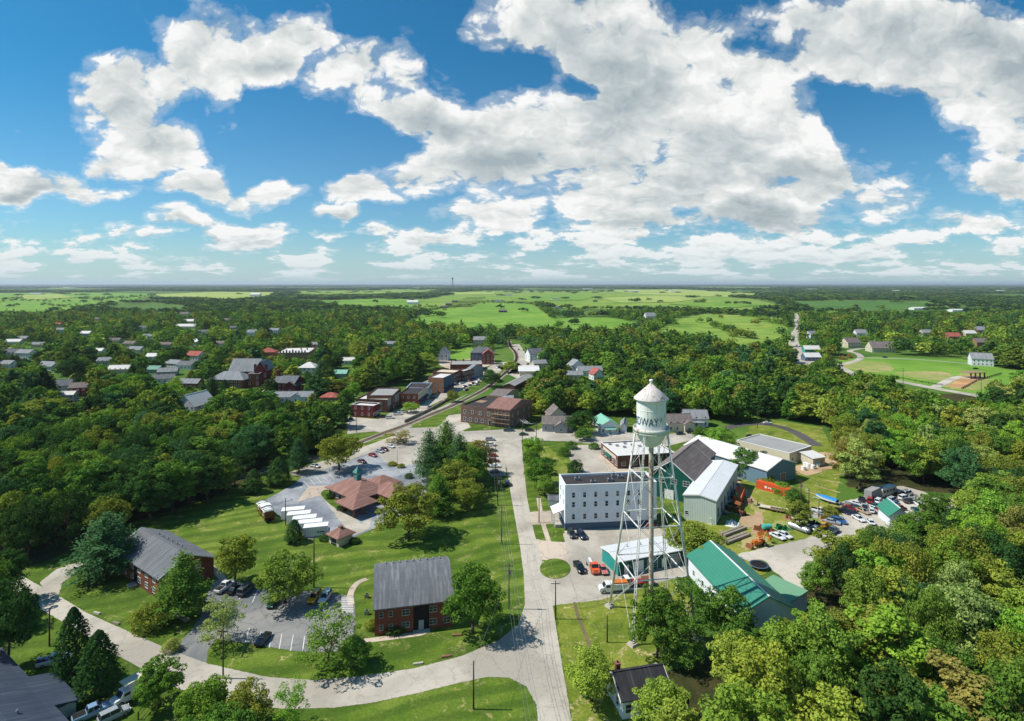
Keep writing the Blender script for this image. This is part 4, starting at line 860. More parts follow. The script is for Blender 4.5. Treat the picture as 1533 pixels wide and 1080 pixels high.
# ---- houses by the building site
HR = [('pale stone house with many gables by the looped drive', 1318, 527, 24, 16, 5, -8, creamwall, shingtaupe), ('tan house with steep gables behind the looped drive', 1273, 520, 18, 13, 6, 12, creamwall, shingtaupe),
      ('white house with silver roof among the estate trees', 1288, 505, 15, 12, 6, -5, whitewall, shinggrey), ('white gabled house beside the bend of the road', 1214, 507, 13, 11, 6, 20, whitewall, shinggrey),
      ('teal fronted shop by the road bend', 1214, 528, 16, 9, 4, -5, tealwall, membrane), ('blue fronted shop with a flat roof by the road bend', 1214, 540, 15, 9, 4, 0, bluebase, membrane),
      ('red-roofed house in the estate trees', 1425, 509, 17, 12, 5, 0, brick4, shingred), ('grey hipped house at the top of the estate', 1468, 500, 20, 13, 6, 0, brick4, shinggrey),
      ('pale low house beside the hipped one', 1450, 503, 16, 10, 4, 0, creamwall, membrane), ('brick house behind the round trees of the estate', 1466, 521, 14, 11, 7, 0, brick4, shingtaupe),
      ('white two-storey house with grey roof at the field edge', 1468, 547, 16, 12, 6.5, -25, whitewall, shinggrey), ('tan house far back in the estate', 1386, 503, 15, 10, 5, 0, creamwall, shinggrey)]
for l, x, y, w, d, h, a, wm, rm in HR: house(l, x, y, w, d, h, a, wm, rm, 'gable', rise=min(w, d) * .4)
# construction frame
A = P(1455, 566); t = empty('unfinished_house', A, R(12), 'bare timber house frame under construction on orange soil', 'construction frame')
q = MB(); q.box(-8, 8, -5, 5, 0, .4); q.build('foundation', concrete, t)
for k in range(4):
    q = MB(); q.box(-.5, .5, -.3, .3, 0, 4.2); q.build('frame_post', scrub, t, (-6.6 + k * 4.4, -4.6, .4))
q = MB(); q.box(-8, 8, -5, 5, 0, .35); q.build('frame_deck', timber, t, (0, 0, 4.6))
KEEP.append((1440, 555, 1475, 575, 450))
# far farm buildings, pale barns on the horizon
BARN = [(389 + 600 - 236.0, 468, 22, 10, shing), (665, 461.5, 22, 9, shing), (672, 457, 22, 9, shing), (681, 452.5, 24, 9, shing), (836, 462, 24, 10, shingtaupe), (832, 449, 40, 20, shingtaupe), (745, 452, 40, 18, shingtaupe), (760, 443, 60, 24, shingtaupe),
        (1375, 464, 60, 24, membrane), (1433, 467, 56, 20, membrane), (1340, 436, 240, 60, membrane), (948, 437, 160, 50, membrane), (1010, 436.5, 120, 50, membrane), (55, 441, 110, 40, membrane), (105, 432, 200, 70, membrane), (625, 432, 160, 60, membrane), (1500, 436, 220, 60, membrane), (880, 433.5, 120, 60, membrane), (1215, 434, 130, 60, membrane)]
nm_ = ['lone brown barn in the middle of the bright field', 'dark shed on the near edge of the striped field', 'dark shed halfway up the striped field', 'dark shed at the top of the striped field', 'brown barn beside the field hedge', 'long brown barn beyond the paddocks', 'tan-roofed farm shed beyond the bright field', 'brown farm shed on the far pasture',
       'long white barn roof in the shaded far wood', 'shorter white barn roof beside the long one in the shaded wood', 'far white farm buildings on the shaded horizon', 'white farm sheds on the pale far field', 'second white farm shed on the pale far field', 'white farm sheds beyond the bright roadside field', 'distant white farm building near the skyline', 'distant white barn near the mast', 'far white farm shed at the edge of the horizon', 'pale shed on the horizon above the field trees', 'white building on the horizon over the road']
for (x, y, w, d, rm), l in zip(BARN, nm_):
    p = P(x, y); s = p.y / 850.0
    building('barn', l, 'barn', (p.x, p.y), 0, min(w, s * 14 + 14), min(d, s * 8 + 8), 4 + s * .5, rise=2.5, wall=(brick2 if rm is shing else whitewall), rmat=rm, wins=(), keep=True)
# ============================================================ water tower
def text_mesh(txt, size, depth=.03):
    cu = bpy.data.curves.new('t', 'FONT'); cu.body = txt; cu.size = size; cu.extrude = depth; cu.resolution_u = 4; cu.space_character = 1.05
    o = bpy.data.objects.new('t', cu); COL.objects.link(o); dg = bpy.context.evaluated_depsgraph_get()
    me = bpy.data.meshes.new_from_object(o.evaluated_get(dg)); bpy.data.objects.remove(o); return me
TX, TY = 30.9, 126.0
tw = empty('water_tower', (TX, TY, 0), 0, 'tall white rust-streaked water tower with conical roof and teal town lettering', 'water tower')
RT = 3.2; ZB, ZE = 42.2, 49.7
q = MB(); q.lathe([(RT, ZB), (RT, ZB + 2.5), (RT, ZB + 5), (RT, ZE)], 48)
for z in (ZB + 2.45, ZB + 4.95): q.lathe([(RT, z), (RT + .03, z), (RT + .03, z + .12), (RT, z + .12)], 48)
for k in range(12): a = k * math.pi / 6; q.tube(((RT + .0) * math.cos(a), RT * math.sin(a), ZB), (RT * math.cos(a), RT * math.sin(a), ZE), .025, n=4)
tank = q.build('tank', tanksteel, tw)
q = MB(); q.lathe([(.5, ZB - 3.5), (1.2, ZB - 3.2), (2.1, ZB - 2.5), (2.75, ZB - 1.5), (3.1, ZB - .6), (RT, ZB)], 48); q.build('tank_bowl', tanksteel, tw)
q = MB(); q.lathe([(3.78, ZE - .25), (3.8, ZE - .05), (0.35, ZE + 3.1), (0.0, ZE + 3.15)], 48)
for k in range(24): a = k * math.pi / 12; q.tube((3.78 * math.cos(a), 3.78 * math.sin(a), ZE - .02), (.3 * math.cos(a), .3 * math.sin(a), ZE + 3.16), .035, n=4)
q.lathe([(RT - .05, ZE - .2), (3.78, ZE - .25)], 48)
cone = q.build('cone_roof', coneroof, tw)
q = MB(); q.cyl(0, 0, 0, .7, .28, n=16); q.cyl(0, 0, .7, .95, .48, .42, n=16); q.cyl(0, 0, .95, 1.05, .42, .1, n=16); q.build('roof_finial', tanksteel, cone, (0, 0, ZE + 3.05))
# balcony
q = MB(); q.lathe([(RT, ZB + .1), (3.95, ZB + .1), (3.95, ZB - .1), (RT, ZB - .1)], 48)
q.lathe([(3.92, ZB + .1), (3.95, ZB + .1), (3.95, ZB + 1.15), (3.92, ZB + 1.15), (3.92, ZB + .1)], 48)
q.build('balcony', legsteel, tw)
# lettering wraps round the tank
LET = 'MIDWAY'
me = text_mesh(LET, 2.5, .02); xs_ = [v.co.x for v in me.vertices]; x0_, x1_ = min(xs_), max(xs_)
bm = bmesh.new(); bm.from_mesh(me); bmesh.ops.triangulate(bm, faces=bm.faces[:]); bmesh.ops.subdivide_edges(bm, edges=[e for e in bm.edges if e.calc_length() > .5], cuts=2); bm.to_mesh(me); bm.free()
tot = R(122); a0 = R(-90 + 14 - 122)     # last letter ends a little past the side that faces the drone
for v in me.vertices:
    a = a0 + (v.co.x - x0_) / (x1_ - x0_) * tot
    rr = RT + .03 + v.co.z; v.co = (rr * math.cos(a), rr * math.sin(a), ZB + 1.85 + v.co.y * 1.0)
me.materials.append(letterink); o = bpy.data.objects.new('lettering', me); link(o, tank)
# legs
feet = [(-5.9, -8.2), (-8.2, 5.9), (5.9, 8.2), (8.2, -5.9)]; tops = [(x * .36, y * .36) for x, y in feet]
ZT = ZB + .4
def legp(i, z): t = z / ZT; return Vector((feet[i][0] * (1 - t) + tops[i][0] * t, feet[i][1] * (1 - t) + tops[i][1] * t, z))
for i in range(4):
    q = MB(); a, b = legp(i, .5), legp(i, ZT)
    nrm = Vector((a.x, a.y, 0)).normalized(); tn = Vector((-nrm.y, nrm.x, 0))
    if i == 0 or i == 2:   # laced leg: two channels with lattice bars
        for s in (-1, 1): q.tube(a + tn * .24 * s, b + tn * .16 * s, .11, .09, n=6)
        n = 74
        for k in range(n):
            p, r_ = a.lerp(b, k / n), a.lerp(b, (k + 1) / n); s = 1 if k % 2 else -1
            q.tube(p + tn * .24 * s, r_ - tn * .24 * s, .045, n=4)
    else:
        q.tube(a, b, .27, .2, n=10)
    q.build('leg', [legsteel if i != 1 else legsteel], tw)
    q = MB(); q.box(-.9, .9, -.9, .9, 0, .5, 0, (.15, .15)); q.cyl(0, 0, .5, .7, .5, n=10); q.build('footing', concrete, tw, (feet[i][0], feet[i][1], 0), R(35))
LV = [12.5, 23.0, 33.0]
for z in LV:
    for i in range(4):
        q = MB(); a, b = legp(i, z), legp((i + 1) % 4, z); q.tube(a, b, .14, n=6); q.build('strut', legsteel, tw)
for z0, z1 in zip([.6] + LV, LV + [ZT - .6]):
    for i in range(4):
        j = (i + 1) % 4; q = MB(); q.tube(legp(i, z0), legp(j, z1), .045, n=5); q.tube(legp(j, z0), legp(i, z1), .045, n=5); q.build('brace_rod', legsteel, tw)
q = MB(); q.cyl(0, 0, .3, ZB - 3.3, .52, n=20); 
for k in range(1, 12): q.cyl(0, 0, k * 3.2, k * 3.2 + .15, .56, n=20)
q.build('riser_pipe', riserrust, tw); q = MB(); q.box(-1.3, 1.3, -1.3, 1.3, 0, .3); q.build('riser_base', concrete, tw)
q = MB()   # ladder on the near leg
for s in (-.2, .2): q.tube(legp(3, 3) + Vector((s, -.5, 0)), legp(3, ZT) + Vector((s, -.5, 0)), .025, n=4)
q.build('ladder', legsteel, tw)
q = MB(); q.tube((3.6, 1.2, ZE - 1), (3.6, 1.2, ZE + 7.5), .05, n=5); q.tube((3.3, 1.2, ZE + 5), (3.9, 1.2, ZE + 5), .03, n=4); q.build('antenna', steel, tw)
KEEP.append((905, 640, 1060, 945, 100)); KEEP.append((930, 560, 1030, 660, 135)); FOOT.append((TX, TY, 11, 11, 0))
# ============================================================ vehicles
CARM = {}
def wheel_me(r=.33, w=.22):
    q = MB(); n = 14
    ring = lambda rad: [(rad * math.cos(2 * math.pi * a / n), rad * math.sin(2 * math.pi * a / n)) for a in range(n)]
    q.prism(ring(r), -w / 2, w / 2, 0, 'y'); q.prism(ring(r * .62), -w / 2 - .012, w / 2 + .012, 1, 'y')
    return q.mesh('wheel', [dark, chrome])
WH, WHB = wheel_me(), wheel_me(.46, .3)
DIM = dict(sedan=(4.7, 1.82, .82, .92, 1.42, (-1.75, 1.05), (-1.15, .25)), suv=(4.75, 1.9, .98, 1.08, 1.74, (-2.25, 1.15), (-2.0, .45)), van=(5.1, 1.98, 1.0, 1.1, 1.95, (-2.45, 1.7), (-2.3, .95)),
           pickup=(5.6, 1.98, 1.05, 1.12, 1.82, (-.75, 1.5), (-.5, .75)), hatch=(4.1, 1.74, .86, .95, 1.5, (-1.9, 1.0), (-1.6, .25)))
def carmesh(kind):
    if kind in CARM: return CARM[kind]
    L, W, hood, belt, roof, cb, ct = DIM[kind]; b = MB(); hw = W / 2
    # lower body loft along x: (x, halfwidth, z_low, z_shoulder)
    st = [(-L / 2, hw * .80, .42, belt * .80), (-L / 2 + .12, hw * .93, .30, belt * .96), (-L / 2 + .6, hw, .26, belt), (-.4, hw, .25, belt), (cb[1] - .15, hw, .25, belt - .02), (cb[1] + .25, hw * .99, .25, hood), (L / 2 - .45, hw * .96, .26, hood * .93), (L / 2 - .12, hw * .86, .30, hood * .80), (L / 2, hw * .72, .40, hood * .66)]
    if kind == 'pickup': st[3] = (-.8, hw, .25, belt)
    rings = []
    for x, w, zl, zs in st:
        zm = (zl + zs) / 2
        rings.append([(x, -w * .90, zl), (x, -w, zm), (x, -w * .97, zs - .08), (x, -w * .86, zs), (x, w * .86, zs), (x, w * .97, zs - .08), (x, w, zm), (x, w * .90, zl)])
    vs = [v for r_ in rings for v in r_]; n = 8
    fs = [(k * n + i, k * n + (i + 1) % n, (k + 1) * n + (i + 1) % n, (k + 1) * n + i) for k in range(len(rings) - 1) for i in range(n)]
    b.add(vs, [f[::-1] for f in fs], 0, False); b.add(vs, [tuple(range(n)), tuple(range(len(vs) - 1, len(vs) - n - 1, -1))], 0)
    # roof panel and pillars
    b.hexa([(ct[0] - .02, -hw * .70, roof - .05), (ct[1] + .02, -hw * .70, roof - .05), (ct[1] + .02, hw * .70, roof - .05), (ct[0] - .02, hw * .70, roof - .05), (ct[0] + .08, -hw * .62, roof), (ct[1] - .08, -hw * .62, roof), (ct[1] - .08, hw * .62, roof), (ct[0] + .08, hw * .62, roof)])
    for s in (-1, 1):
        for xb, xt in ((cb[0] + .04, ct[0]), (cb[1] - .04, ct[1]), ((cb[0] + cb[1]) / 2 - .1, (ct[0] + ct[1]) / 2)):
            b.tube((xb, s * hw * .875, belt - .05), (xt, s * hw * .70, roof - .03), .05, n=4)
    for s in (-1, 1): b.box(L * .16 - .06, L * .16 + .1, s * hw - .02 if s > 0 else -hw - .16, hw + .16 if s > 0 else -hw + .02, belt - .02, belt + .14)
    b.box(-L / 2 - .05, -L / 2 + .05, -hw * .8, hw * .8, .35, .5, 1); b.box(L / 2 - .06, L / 2 + .03, -hw * .7, hw * .7, .3, .48, 1)
    for s in (-1, 1): b.box(-L / 2 - .012, -L / 2 + .2, min(s * hw * .6, s * hw * .86), max(s * hw * .6, s * hw * .86), belt * .62, belt * .82, 2)
    bed = None
    if kind == 'pickup':
        bed = MB(); bed.box(-L / 2 + .15, cb[0] - .08, -hw * .8, hw * .8, belt + .002, belt + .02)
    g = MB(); e = .012
    lo = [(cb[0], -hw * .87, belt - .04), (cb[1], -hw * .87, belt - .04), (cb[1], hw * .87, belt - .04), (cb[0], hw * .87, belt - .04)]; hi = [(ct[0], -hw * .71, roof - .04), (ct[1], -hw * .71, roof - .04), (ct[1], hw * .71, roof - .04), (ct[0], hw * .71, roof - .04)]
    g.hexa(lo + hi)
    l = MB(); l.box(-.05, .04, -.17, .17, -.07, .08)
    CARM[kind] = (b, g.mesh('cabin_glass', glass), l.mesh('headlight', whitepaint), bed.mesh('truck_bed', dark) if bed else None)
    return CARM[kind]
CARB = {}
def car(kind, paint, px, py, deg, label, group=None, world=None, name=None):
    b, g, l, bed = carmesh(kind); L, W, hood, belt, roof, cb, ct = DIM[kind]
    if (kind, paint) not in CARB: CARB[kind, paint] = b.mesh('body', [PAINT[paint], dark, PAINT['red']])
    p = world or P(px, py)
    nm = name or dict(sedan='parked_car', suv='parked_car', van='van', pickup='pickup_truck', hatch='parked_car')[kind]
    t = empty(nm, (p[0], p[1], .05), R(deg), label, dict(pickup='pickup truck', van='van').get(kind, 'car'), group)
    inst('body', CARB[kind, paint], t, (0, 0, 0)); inst('cabin_glass', g, t, (0, 0, 0))
    for s in (-1, 1): inst('headlight', l, t, (L / 2 - .1, s * W * .36, hood * .74))
    if bed: inst('truck_bed', bed, t, (0, 0, 0))
    for x in (-L * .3, L * .31):
        for s in (-1, 1): inst('wheel', WH, t, (x, s * (W / 2 - .1), .33))
    return t
G1 = 'cars parked on the bank lot'
for a in [('sedan', 'maroon', 542, 693, -38, 'dark red car under the big tree edge on the bank lot'), ('sedan', 'red', 558, 683.5, -38, 'bright red car between the dark red and silver cars on the bank lot'), ('sedan', 'silver', 569, 677.5, -38, 'silver car third along the bank lot row'),
          ('hatch', 'maroon', 576, 675, -38, 'maroon hatchback tucked beside the silver car on the bank lot'), ('sedan', 'white', 585, 670, -38, 'white car alone in the bank lot row'), ('sedan', 'silver', 601, 662, -30, 'silver car in the shade of the small brown tree')]: car(*a, G1)
G2 = 'vehicles in the apartment car park'
car('pickup', 'white', 337, 882, 75, 'white pickup truck in the corner bay by the striped paving', G2); car('sedan', 'black', 353, 885, 75, 'black car between the pickup and the grey van', G2)
car('van', 'grey', 369, 887, 77, 'grey van with pale windscreen parked next to the black car', G2); car('sedan', 'black', 394.5, 960, 84, 'black car parked alone in the front bays', G2)
car('suv', 'yellow', 471, 898, -95, 'bright yellow car beside the tall pole', G2); car('suv', 'white', 487, 898, -95, 'white car next to the yellow one', G2)
car('sedan', 'green', 409, 905, -90, 'green car under the leafy tree in the car park', G2)
G3 = 'vehicles on the garage forecourt'
car('suv', 'charcoal', 856, 803, -80, 'charcoal car nearer the grass strip below the white building', G3); car('suv', 'navy', 871, 804.5, -76, 'navy car second below the white building', G3)
car('pickup', 'black', 867, 853, -78, 'black pickup beside the round grass island', G3); car('hatch', 'red', 975, 790, 20, 'red car parked at the far end of the white building', G3)
car('sedan', 'pink', 903, 856, -85, 'faded pink pickup-sized wreck next to the orange tow truck', G3)
car('suv', 'navy', 759.5, 726, 92, 'dark blue car driving on the main road by the lawn')
# cars behind the pine clump
G4 = 'cars lined up behind the pine clump'
for k, (kd, pc, l) in enumerate([('suv', 'silver', 'silver car furthest up the line behind the pines'), ('suv', 'white', 'white car second down the line behind the pines'), ('sedan', 'navy', 'navy car third down the line behind the pines'), ('hatch', 'red', 'red hatchback in the line behind the pines'), ('suv', 'maroon', 'maroon car below the red hatchback behind the pines'), ('sedan', 'white', 'white car at the low end of the line behind the pines'), ('sedan', 'teal', 'teal car ending the line behind the pines')]):
    car(kd, pc, 734 + k * 1.4, 660 + k * 8, 5, l, G4)
# main street
G5 = 'cars on the main street'
MS = [('suv', 'white', 584, 627, 'white car nearest the dark red shop'), ('pickup', 'white', 596, 621.5, 'white pickup next up from the nearest white car'), ('suv', 'white', 605, 618, 'second white car beside the white pickup'), ('sedan', 'white', 614, 614, 'white car beside the small green street tree'),
      ('sedan', 'black', 571, 626, 'black car in the shade of the dark red shop'), ('sedan', 'navy', 648, 597, 'navy car under the cream shopfront'), ('sedan', 'charcoal', 661, 604, 'charcoal car along the low retaining wall'), ('sedan', 'silver', 668, 600, 'silver car along the low retaining wall by the tree'), ('suv', 'blue', 667, 588, 'blue car near the red awning'),
      ('sedan', 'black', 634, 619, 'black car at the bend of the retaining wall'), ('sedan', 'grey', 644, 611, 'grey car mid way along the retaining wall'), ('suv', 'silver', 683, 577, 'silver car outside the navy shopfront'), ('sedan', 'white', 691, 575, 'white car beyond the silver one outside the navy shopfront'),
      ('sedan', 'navy', 696, 580, 'navy car beside the street tree'), ('sedan', 'white', 703, 578, 'white car beside the green verge'), ('sedan', 'black', 698, 585, 'black car on the verge side'), ('suv', 'maroon', 704, 571, 'maroon car by the brown shops'), ('suv', 'blue', 711, 568, 'blue car at the far brown shops'), ('sedan', 'white', 716, 573, 'white car in the far group by the verge'),
      ('sedan', 'charcoal', 719, 569, 'charcoal car in the far group by the verge'), ('suv', 'white', 714, 577, 'white car nearest in the far group'), ('sedan', 'red', 708, 575, 'red car between the far white cars'), ('suv', 'black', 728, 557, 'black car at the crossing'), ('sedan', 'silver', 746, 551, 'silver car at the crossing'), ('sedan', 'black', 790, 546, 'black car on the far road'), ('sedan', 'white', 776, 524, 'white car far up the road')]
for k, (kd, pc, x, y, l) in enumerate(MS): car(kd, pc, x, y, (52 if k > 5 else 8) + (k * 37 % 11), l + ' on the main street' if 'street' not in l else l, G5)
# other street cars
OS = [('sedan', 'navy', 1019, 651, 5, 'navy car on the street behind the water tower'), ('suv', 'black', 1035, 649, 5, 'black car on the street behind the water tower'), ('suv', 'white', 1084, 689, -8, 'white car beside the far corner of the pale green building'), ('sedan', 'black', 1123, 655, 25, 'black car at the back of the warehouse'),
      ('pickup', 'teal', 762, 646, 4, 'teal pickup by the derelict mill corner'), ('suv', 'black', 793, 646, 4, 'black car by the junction beyond the mill'), ('sedan', 'green', 784, 652, 8, 'green car parked at the road edge beyond the mill'), ('sedan', 'white', 1149, 635, 0, 'white car on the dark looped drive'),
      ('suv', 'white', 1192, 518, 92, 'white car on the far bend of the road'), ('sedan', 'navy', 1192, 531, 92, 'navy car at the far shops'), ('sedan', 'red', 1205, 535, 10, 'red car outside the far teal shop'), ('suv', 'white', 1238, 546, 10, 'white truck-like car beside the far lot'), ('sedan', 'navy', 113, 601, 10, 'navy car beside the dark brick house'), ('suv', 'white', 420, 583, 10, 'white car beside the church lane'),
      ('sedan', 'silver', 472, 700, -25, 'silver car half under the trees by the bank'), ('suv', 'teal', 1325, 536, 0, 'teal car on the estate drive'), ('sedan', 'black', 1461, 553, 0, 'black car beside the building site')]
for a in OS: car(*a)
# the car yard
G6 = 'cars in the scrap yard'
Y = [('sedan', 'white', 1164, 806, -62, 'white car at the end of the yard row by the backhoe'), ('sedan', 'white', 1174.5, 804, -60, 'second white car next to the end one by the backhoe'), ('hatch', 'silver', 1211, 793, -50, 'small silver car alone beside the fence line'), ('pickup', 'teal', 1247, 798, 38, 'dark teal pickup in front of the yellow bulldozer'),
     ('sedan', 'white', 1285.5, 779, -82, 'silver-white car standing alone facing the yard'), ('sedan', 'white', 1250, 776, -40, 'white car in the cluster nearest the fence posts'), ('sedan', 'silver', 1236, 773, -40, 'silver car at the outside of the fence cluster'), ('sedan', 'silver', 1246, 784, -35, 'silver car with blue neighbour by the bulldozer'), ('suv', 'blue', 1255, 783, -38, 'bright blue car by the bulldozer'),
     ('pickup', 'black', 1263, 768, -35, 'black pickup behind the white fence-cluster car'), ('sedan', 'red', 1272, 764, -45, 'red car behind the black pickup'), ('sedan', 'grey', 1281, 762, -45, 'grey car beside the red one under the trees'), ('sedan', 'white', 1284, 757, -45, 'white car tight under the trees'), ('pickup', 'silver', 1295, 763, 55, 'silver pickup in the middle of the yard'), ('van', 'red', 1303, 752, 55, 'red van under the tree edge'),
     ('suv', 'white', 1316, 753, 40, 'white car in the middle of the yard beyond the silver pickup'), ('hatch', 'white', 1305, 767, 60, 'small white car near the red ones'), ('suv', 'red', 1323, 765, 20, 'bright red car in front of the green workshop'), ('suv', 'silver', 1336, 751, 30, 'silver car below the camper'), ('sedan', 'blue', 1339, 757, 25, 'blue car below the camper'), ('suv', 'white', 1354, 748, 20, 'white car past the camper'),
     ('sedan', 'red', 1335, 760, 30, 'red car next to the blue one'), ('sedan', 'white', 1303, 784, 75, 'white car half under the near tree edge'), ('sedan', 'charcoal', 1362, 753, 20, 'charcoal car at the far dark end of the yard'), ('suv', 'white', 1376, 758, 80, 'white car at the far end of the yard'), ('hatch', 'silver', 1388, 755, 80, 'small silver car ending the yard'), ('sedan', 'black', 1290, 750, 50, 'black car in the tree shade of the yard'),
     ('pickup', 'white', 1228, 768, -40, 'white pickup parked just inside the short lot pole'), ('suv', 'navy', 1276, 772, -45, 'navy car between the red car and the silver pickup'), ('hatch', 'teal', 1312, 760, 30, 'teal hatchback behind the small white car'), ('suv', 'maroon', 1347, 764, 15, 'maroon car behind the green workshop roof'),
     ('pickup', 'tan', 1384, 765, 60, 'tan pickup under the trees past the workshop'), ('sedan', 'teal', 1371, 766, 75, 'teal car in the row past the workshop'), ('suv', 'grey', 1403, 764, 70, 'grey car at the outermost corner of the yard'), ('hatch', 'white', 1222, 794, 40, 'white hatchback between the small silver car and bulldozer'), ('sedan', 'tan', 1292, 768, -70, 'tan car facing the silver pickup'), ('van', 'white', 1358, 742, 25, 'white van behind the camper')]
for a in Y: car(*a, G6)
G7 = 'wrecks along the metal building'
for k in range(8): car(['sedan', 'hatch', 'suv'][k % 3], ['teal', 'charcoal', 'silver', 'grey', 'teal', 'navy', 'silver', 'charcoal'][k], 1080 + k * 3.3, 770 - k * 8.4, 8, ['teal wreck nearest the yard along the metal building', 'charcoal wreck second along the metal building', 'silver wreck third along the metal building', 'grey wreck fourth along the metal building', 'teal wreck fifth along the metal building', 'navy wreck sixth along the metal building', 'silver wreck seventh along the metal building', 'charcoal wreck at the far end of the metal building'][k], G7)
G8 = 'vehicles beside the slate-blue roof'
car('pickup', 'white', 81, 993, 28, 'white pickup with junk in its bed beside the pointed cedars', G8); car('pickup', 'sky', 137, 1072, 45, 'pale blue pickup at the bottom edge of the photo', G8); car('suv', 'silver', 171, 1075, 48, 'silver car between the blue pickup and the box truck', G8)
q = MB()
for k in range(14): x, y = rng.uniform(-1.0, .8), rng.uniform(-.6, .6); s = rng.uniform(.12, .3); q.box(x - s, x + s, y - s, y + s, 0, s * 1.2, k % 3)
A = P(81, 993); o = q.build('junk_pile', [PAINT['red'], whitepaint, PAINT['blue']], None, (A.x - 1.35, A.y - .75, 1.2), R(28)); prop(o, 'heap of coloured junk in the white pickup bed', 'junk')
def truck(label, px, py, deg, cab, boxes, L=7.0, cat='truck', name='work_truck', group=None):
    """cab at +x, BOXES: list of (x0,x1,y0,y1,z0,z1,material,name)"""
    p = P(px, py); t = empty(name, (p.x, p.y, .05), R(deg), label, cat, group)
    q = MB(); q.box(-L / 2, L / 2 - .3, -.5, .5, .5, .8); q.build('chassis', dark, t)
    q = MB(); x1 = L / 2; 
    q.prism([(x1 - 2.9, .45), (x1 - .05, .45), (x1, .9), (x1 - .15, 1.35), (x1 - 1.05, 1.5), (x1 - 1.6, 2.25), (x1 - 2.75, 2.3), (x1 - 2.9, 1.5)], -1.0, 1.0, 0, 'z')
    q.v = [(v[0], v[2], v[1]) for v in q.v]; q.f = [f[::-1] for f in q.f]; q.build('cab', PAINT[cab], t)
    q = MB()
    q.hexa([(x1 - 1.02, -.85, 1.52), (x1 - 1.0, .85, 1.52), (x1 - 1.55, .8, 2.2), (x1 - 1.55, -.8, 2.2), (x1 - .96, -.85, 1.55), (x1 - .96, .85, 1.55), (x1 - 1.5, .8, 2.23), (x1 - 1.5, -.8, 2.23)])
    for s in (-1, 1): q.box(x1 - 2.6, x1 - 1.6, s * 1.0 - .02, s * 1.0 + .02, 1.5, 2.05)
    q.build('cab_window', glass, t)
    for x0, xx, y0, y1, z0, z1, m, nm in boxes: q = MB(); q.box(x0, xx, y0, y1, z0, z1); q.build(nm, m, t)
    for x in (-L * .3, -L * .3 + 1.1 if L > 8 else -L * .3, L / 2 - 1.1):
        for s in (-1, 1): inst('wheel', WHB, t, (x, s * .88, .46))
    for s in (-1, 1): inst('headlight', CARM['sedan'][2], t, (x1 - .02, s * .75, 1.0))
    return t
truck('white utility truck with orange roof rack parked by the tower fence', 919, 886, 185, 'white', [(-3.5, .7, -1.05, 1.05, .8, 2.2, whitevinyl, 'service_body'), (-3.3, .3, -.9, .9, 2.22, 2.55, digger, 'roof_rack')], 7.4)
truck('white cab truck with red flatbed behind the utility truck', 952, 877, 186, 'white', [(-4.5, 1.2, -1.1, 1.1, .85, 1.15, PAINT['red'], 'flatbed'), (-4.3, -1.6, -.8, .8, 1.16, 1.9, scrub, 'load')], 9.0)
truck('orange tow truck with grey boom on the garage forecourt', 887, 852, -82, 'orange', [(-3.4, .8, -1.05, 1.05, .8, 1.1, greyflat, 'tow_bed'), (-3.2, .4, -.25, .25, 1.12, 1.5, whitepaint, 'tow_boom')], 7.2, 'tow truck', 'tow_truck')
truck('white box truck parked on the gravel drive by the round tree', 203, 1042, 238, 'white', [(-3.9, 1.2, -1.2, 1.2, .85, 3.3, whitevinyl, 'cargo_box'), (-3.9, 2.2, -1.15, 1.15, 3.31, 3.45, creamwall, 'box_roof')], 7.8, 'box truck', 'box_truck')
truck('dark trailer truck in the shade at the back of the yard', 1311, 745, 35, 'charcoal', [(-6, 2.6, -1.2, 1.2, .9, 3.6, greyflat, 'cargo_box')], 11.5, 'lorry')
# camper
p = P(1327, 742); t = empty('camper', p, R(28), 'cream motor camper with flat roof at the tree edge of the yard', 'camper')
q = MB(); q.box(-4.5, 4.3, -1.2, 1.2, .6, 3.1, 0, (.12, .06)); q.box(4.3, 5.2, -1.1, 1.1, .6, 1.8, 0); q.build('body', creamwall, t)
q = MB(); q.box(-4.2, 4.0, -1.1, 1.1, 3.1, 3.2); q.box(-1, 0, -.4, .4, 3.2, 3.5); q.build('roof', whitepaint, t)
for k in range(4): q = MB(); q.box(-.5, .5, -.03, .03, 0, .7); q.build('window', glass, t, (-3.2 + k * 1.9, -1.2, 1.8))
for x in (-2.6, 3.2):
    for s in (-1, 1): inst('wheel', WHB, t, (x, s * 1.1, .46))
# shipping containers
def container(px, py, deg, label, txt):
    p = P(px, py); t = empty('shipping_container', p, R(deg), label, 'shipping container', 'orange shipping containers in the yard')
    q = MB(); q.box(-6.05, 6.05, -1.2, 1.2, .1, 2.7); q.build('body', orangec, t)
    q = MB()
    for x in (-6.0, 5.9):
        for y in (-1.22, 1.12): q.box(x - .02, x + .12, y - .02, y + .12, 0, 2.75)
    for z in (.05, 2.66):
        for y in (-1.22, 1.12): q.box(-5.9, 5.9, y, y + .1, z, z + .1)
    q.build('frame', PAINT['orange'], t)
    q = MB(); q.box(6.06, 6.1, -1.1, 1.1, .2, 2.6); 
    for y in (-.8, -.3, .3, .8): q.tube((6.13, y, .2), (6.13, y, 2.6), .03, n=4, mi=1)
    q.build('door', [orangec, steel], t)
    if txt:
        q = MB()
        for k in range(7): q.box(-1.6 + k * .62, -1.2 + k * .62, -1.24, -1.215, 1.1, 1.6)
        q.box(-2.9, -2.1, -1.24, -1.215, .95, 1.75); q.build('lettering', whitepaint, t)
    FOOT.append((p.x, p.y, 7, 7, 0)); return t
container(1107, 748, 62, 'orange shipping container standing alongside the metal building', False)
container(1159, 737, -52, 'orange shipping container with white lettering among the bushes', True)
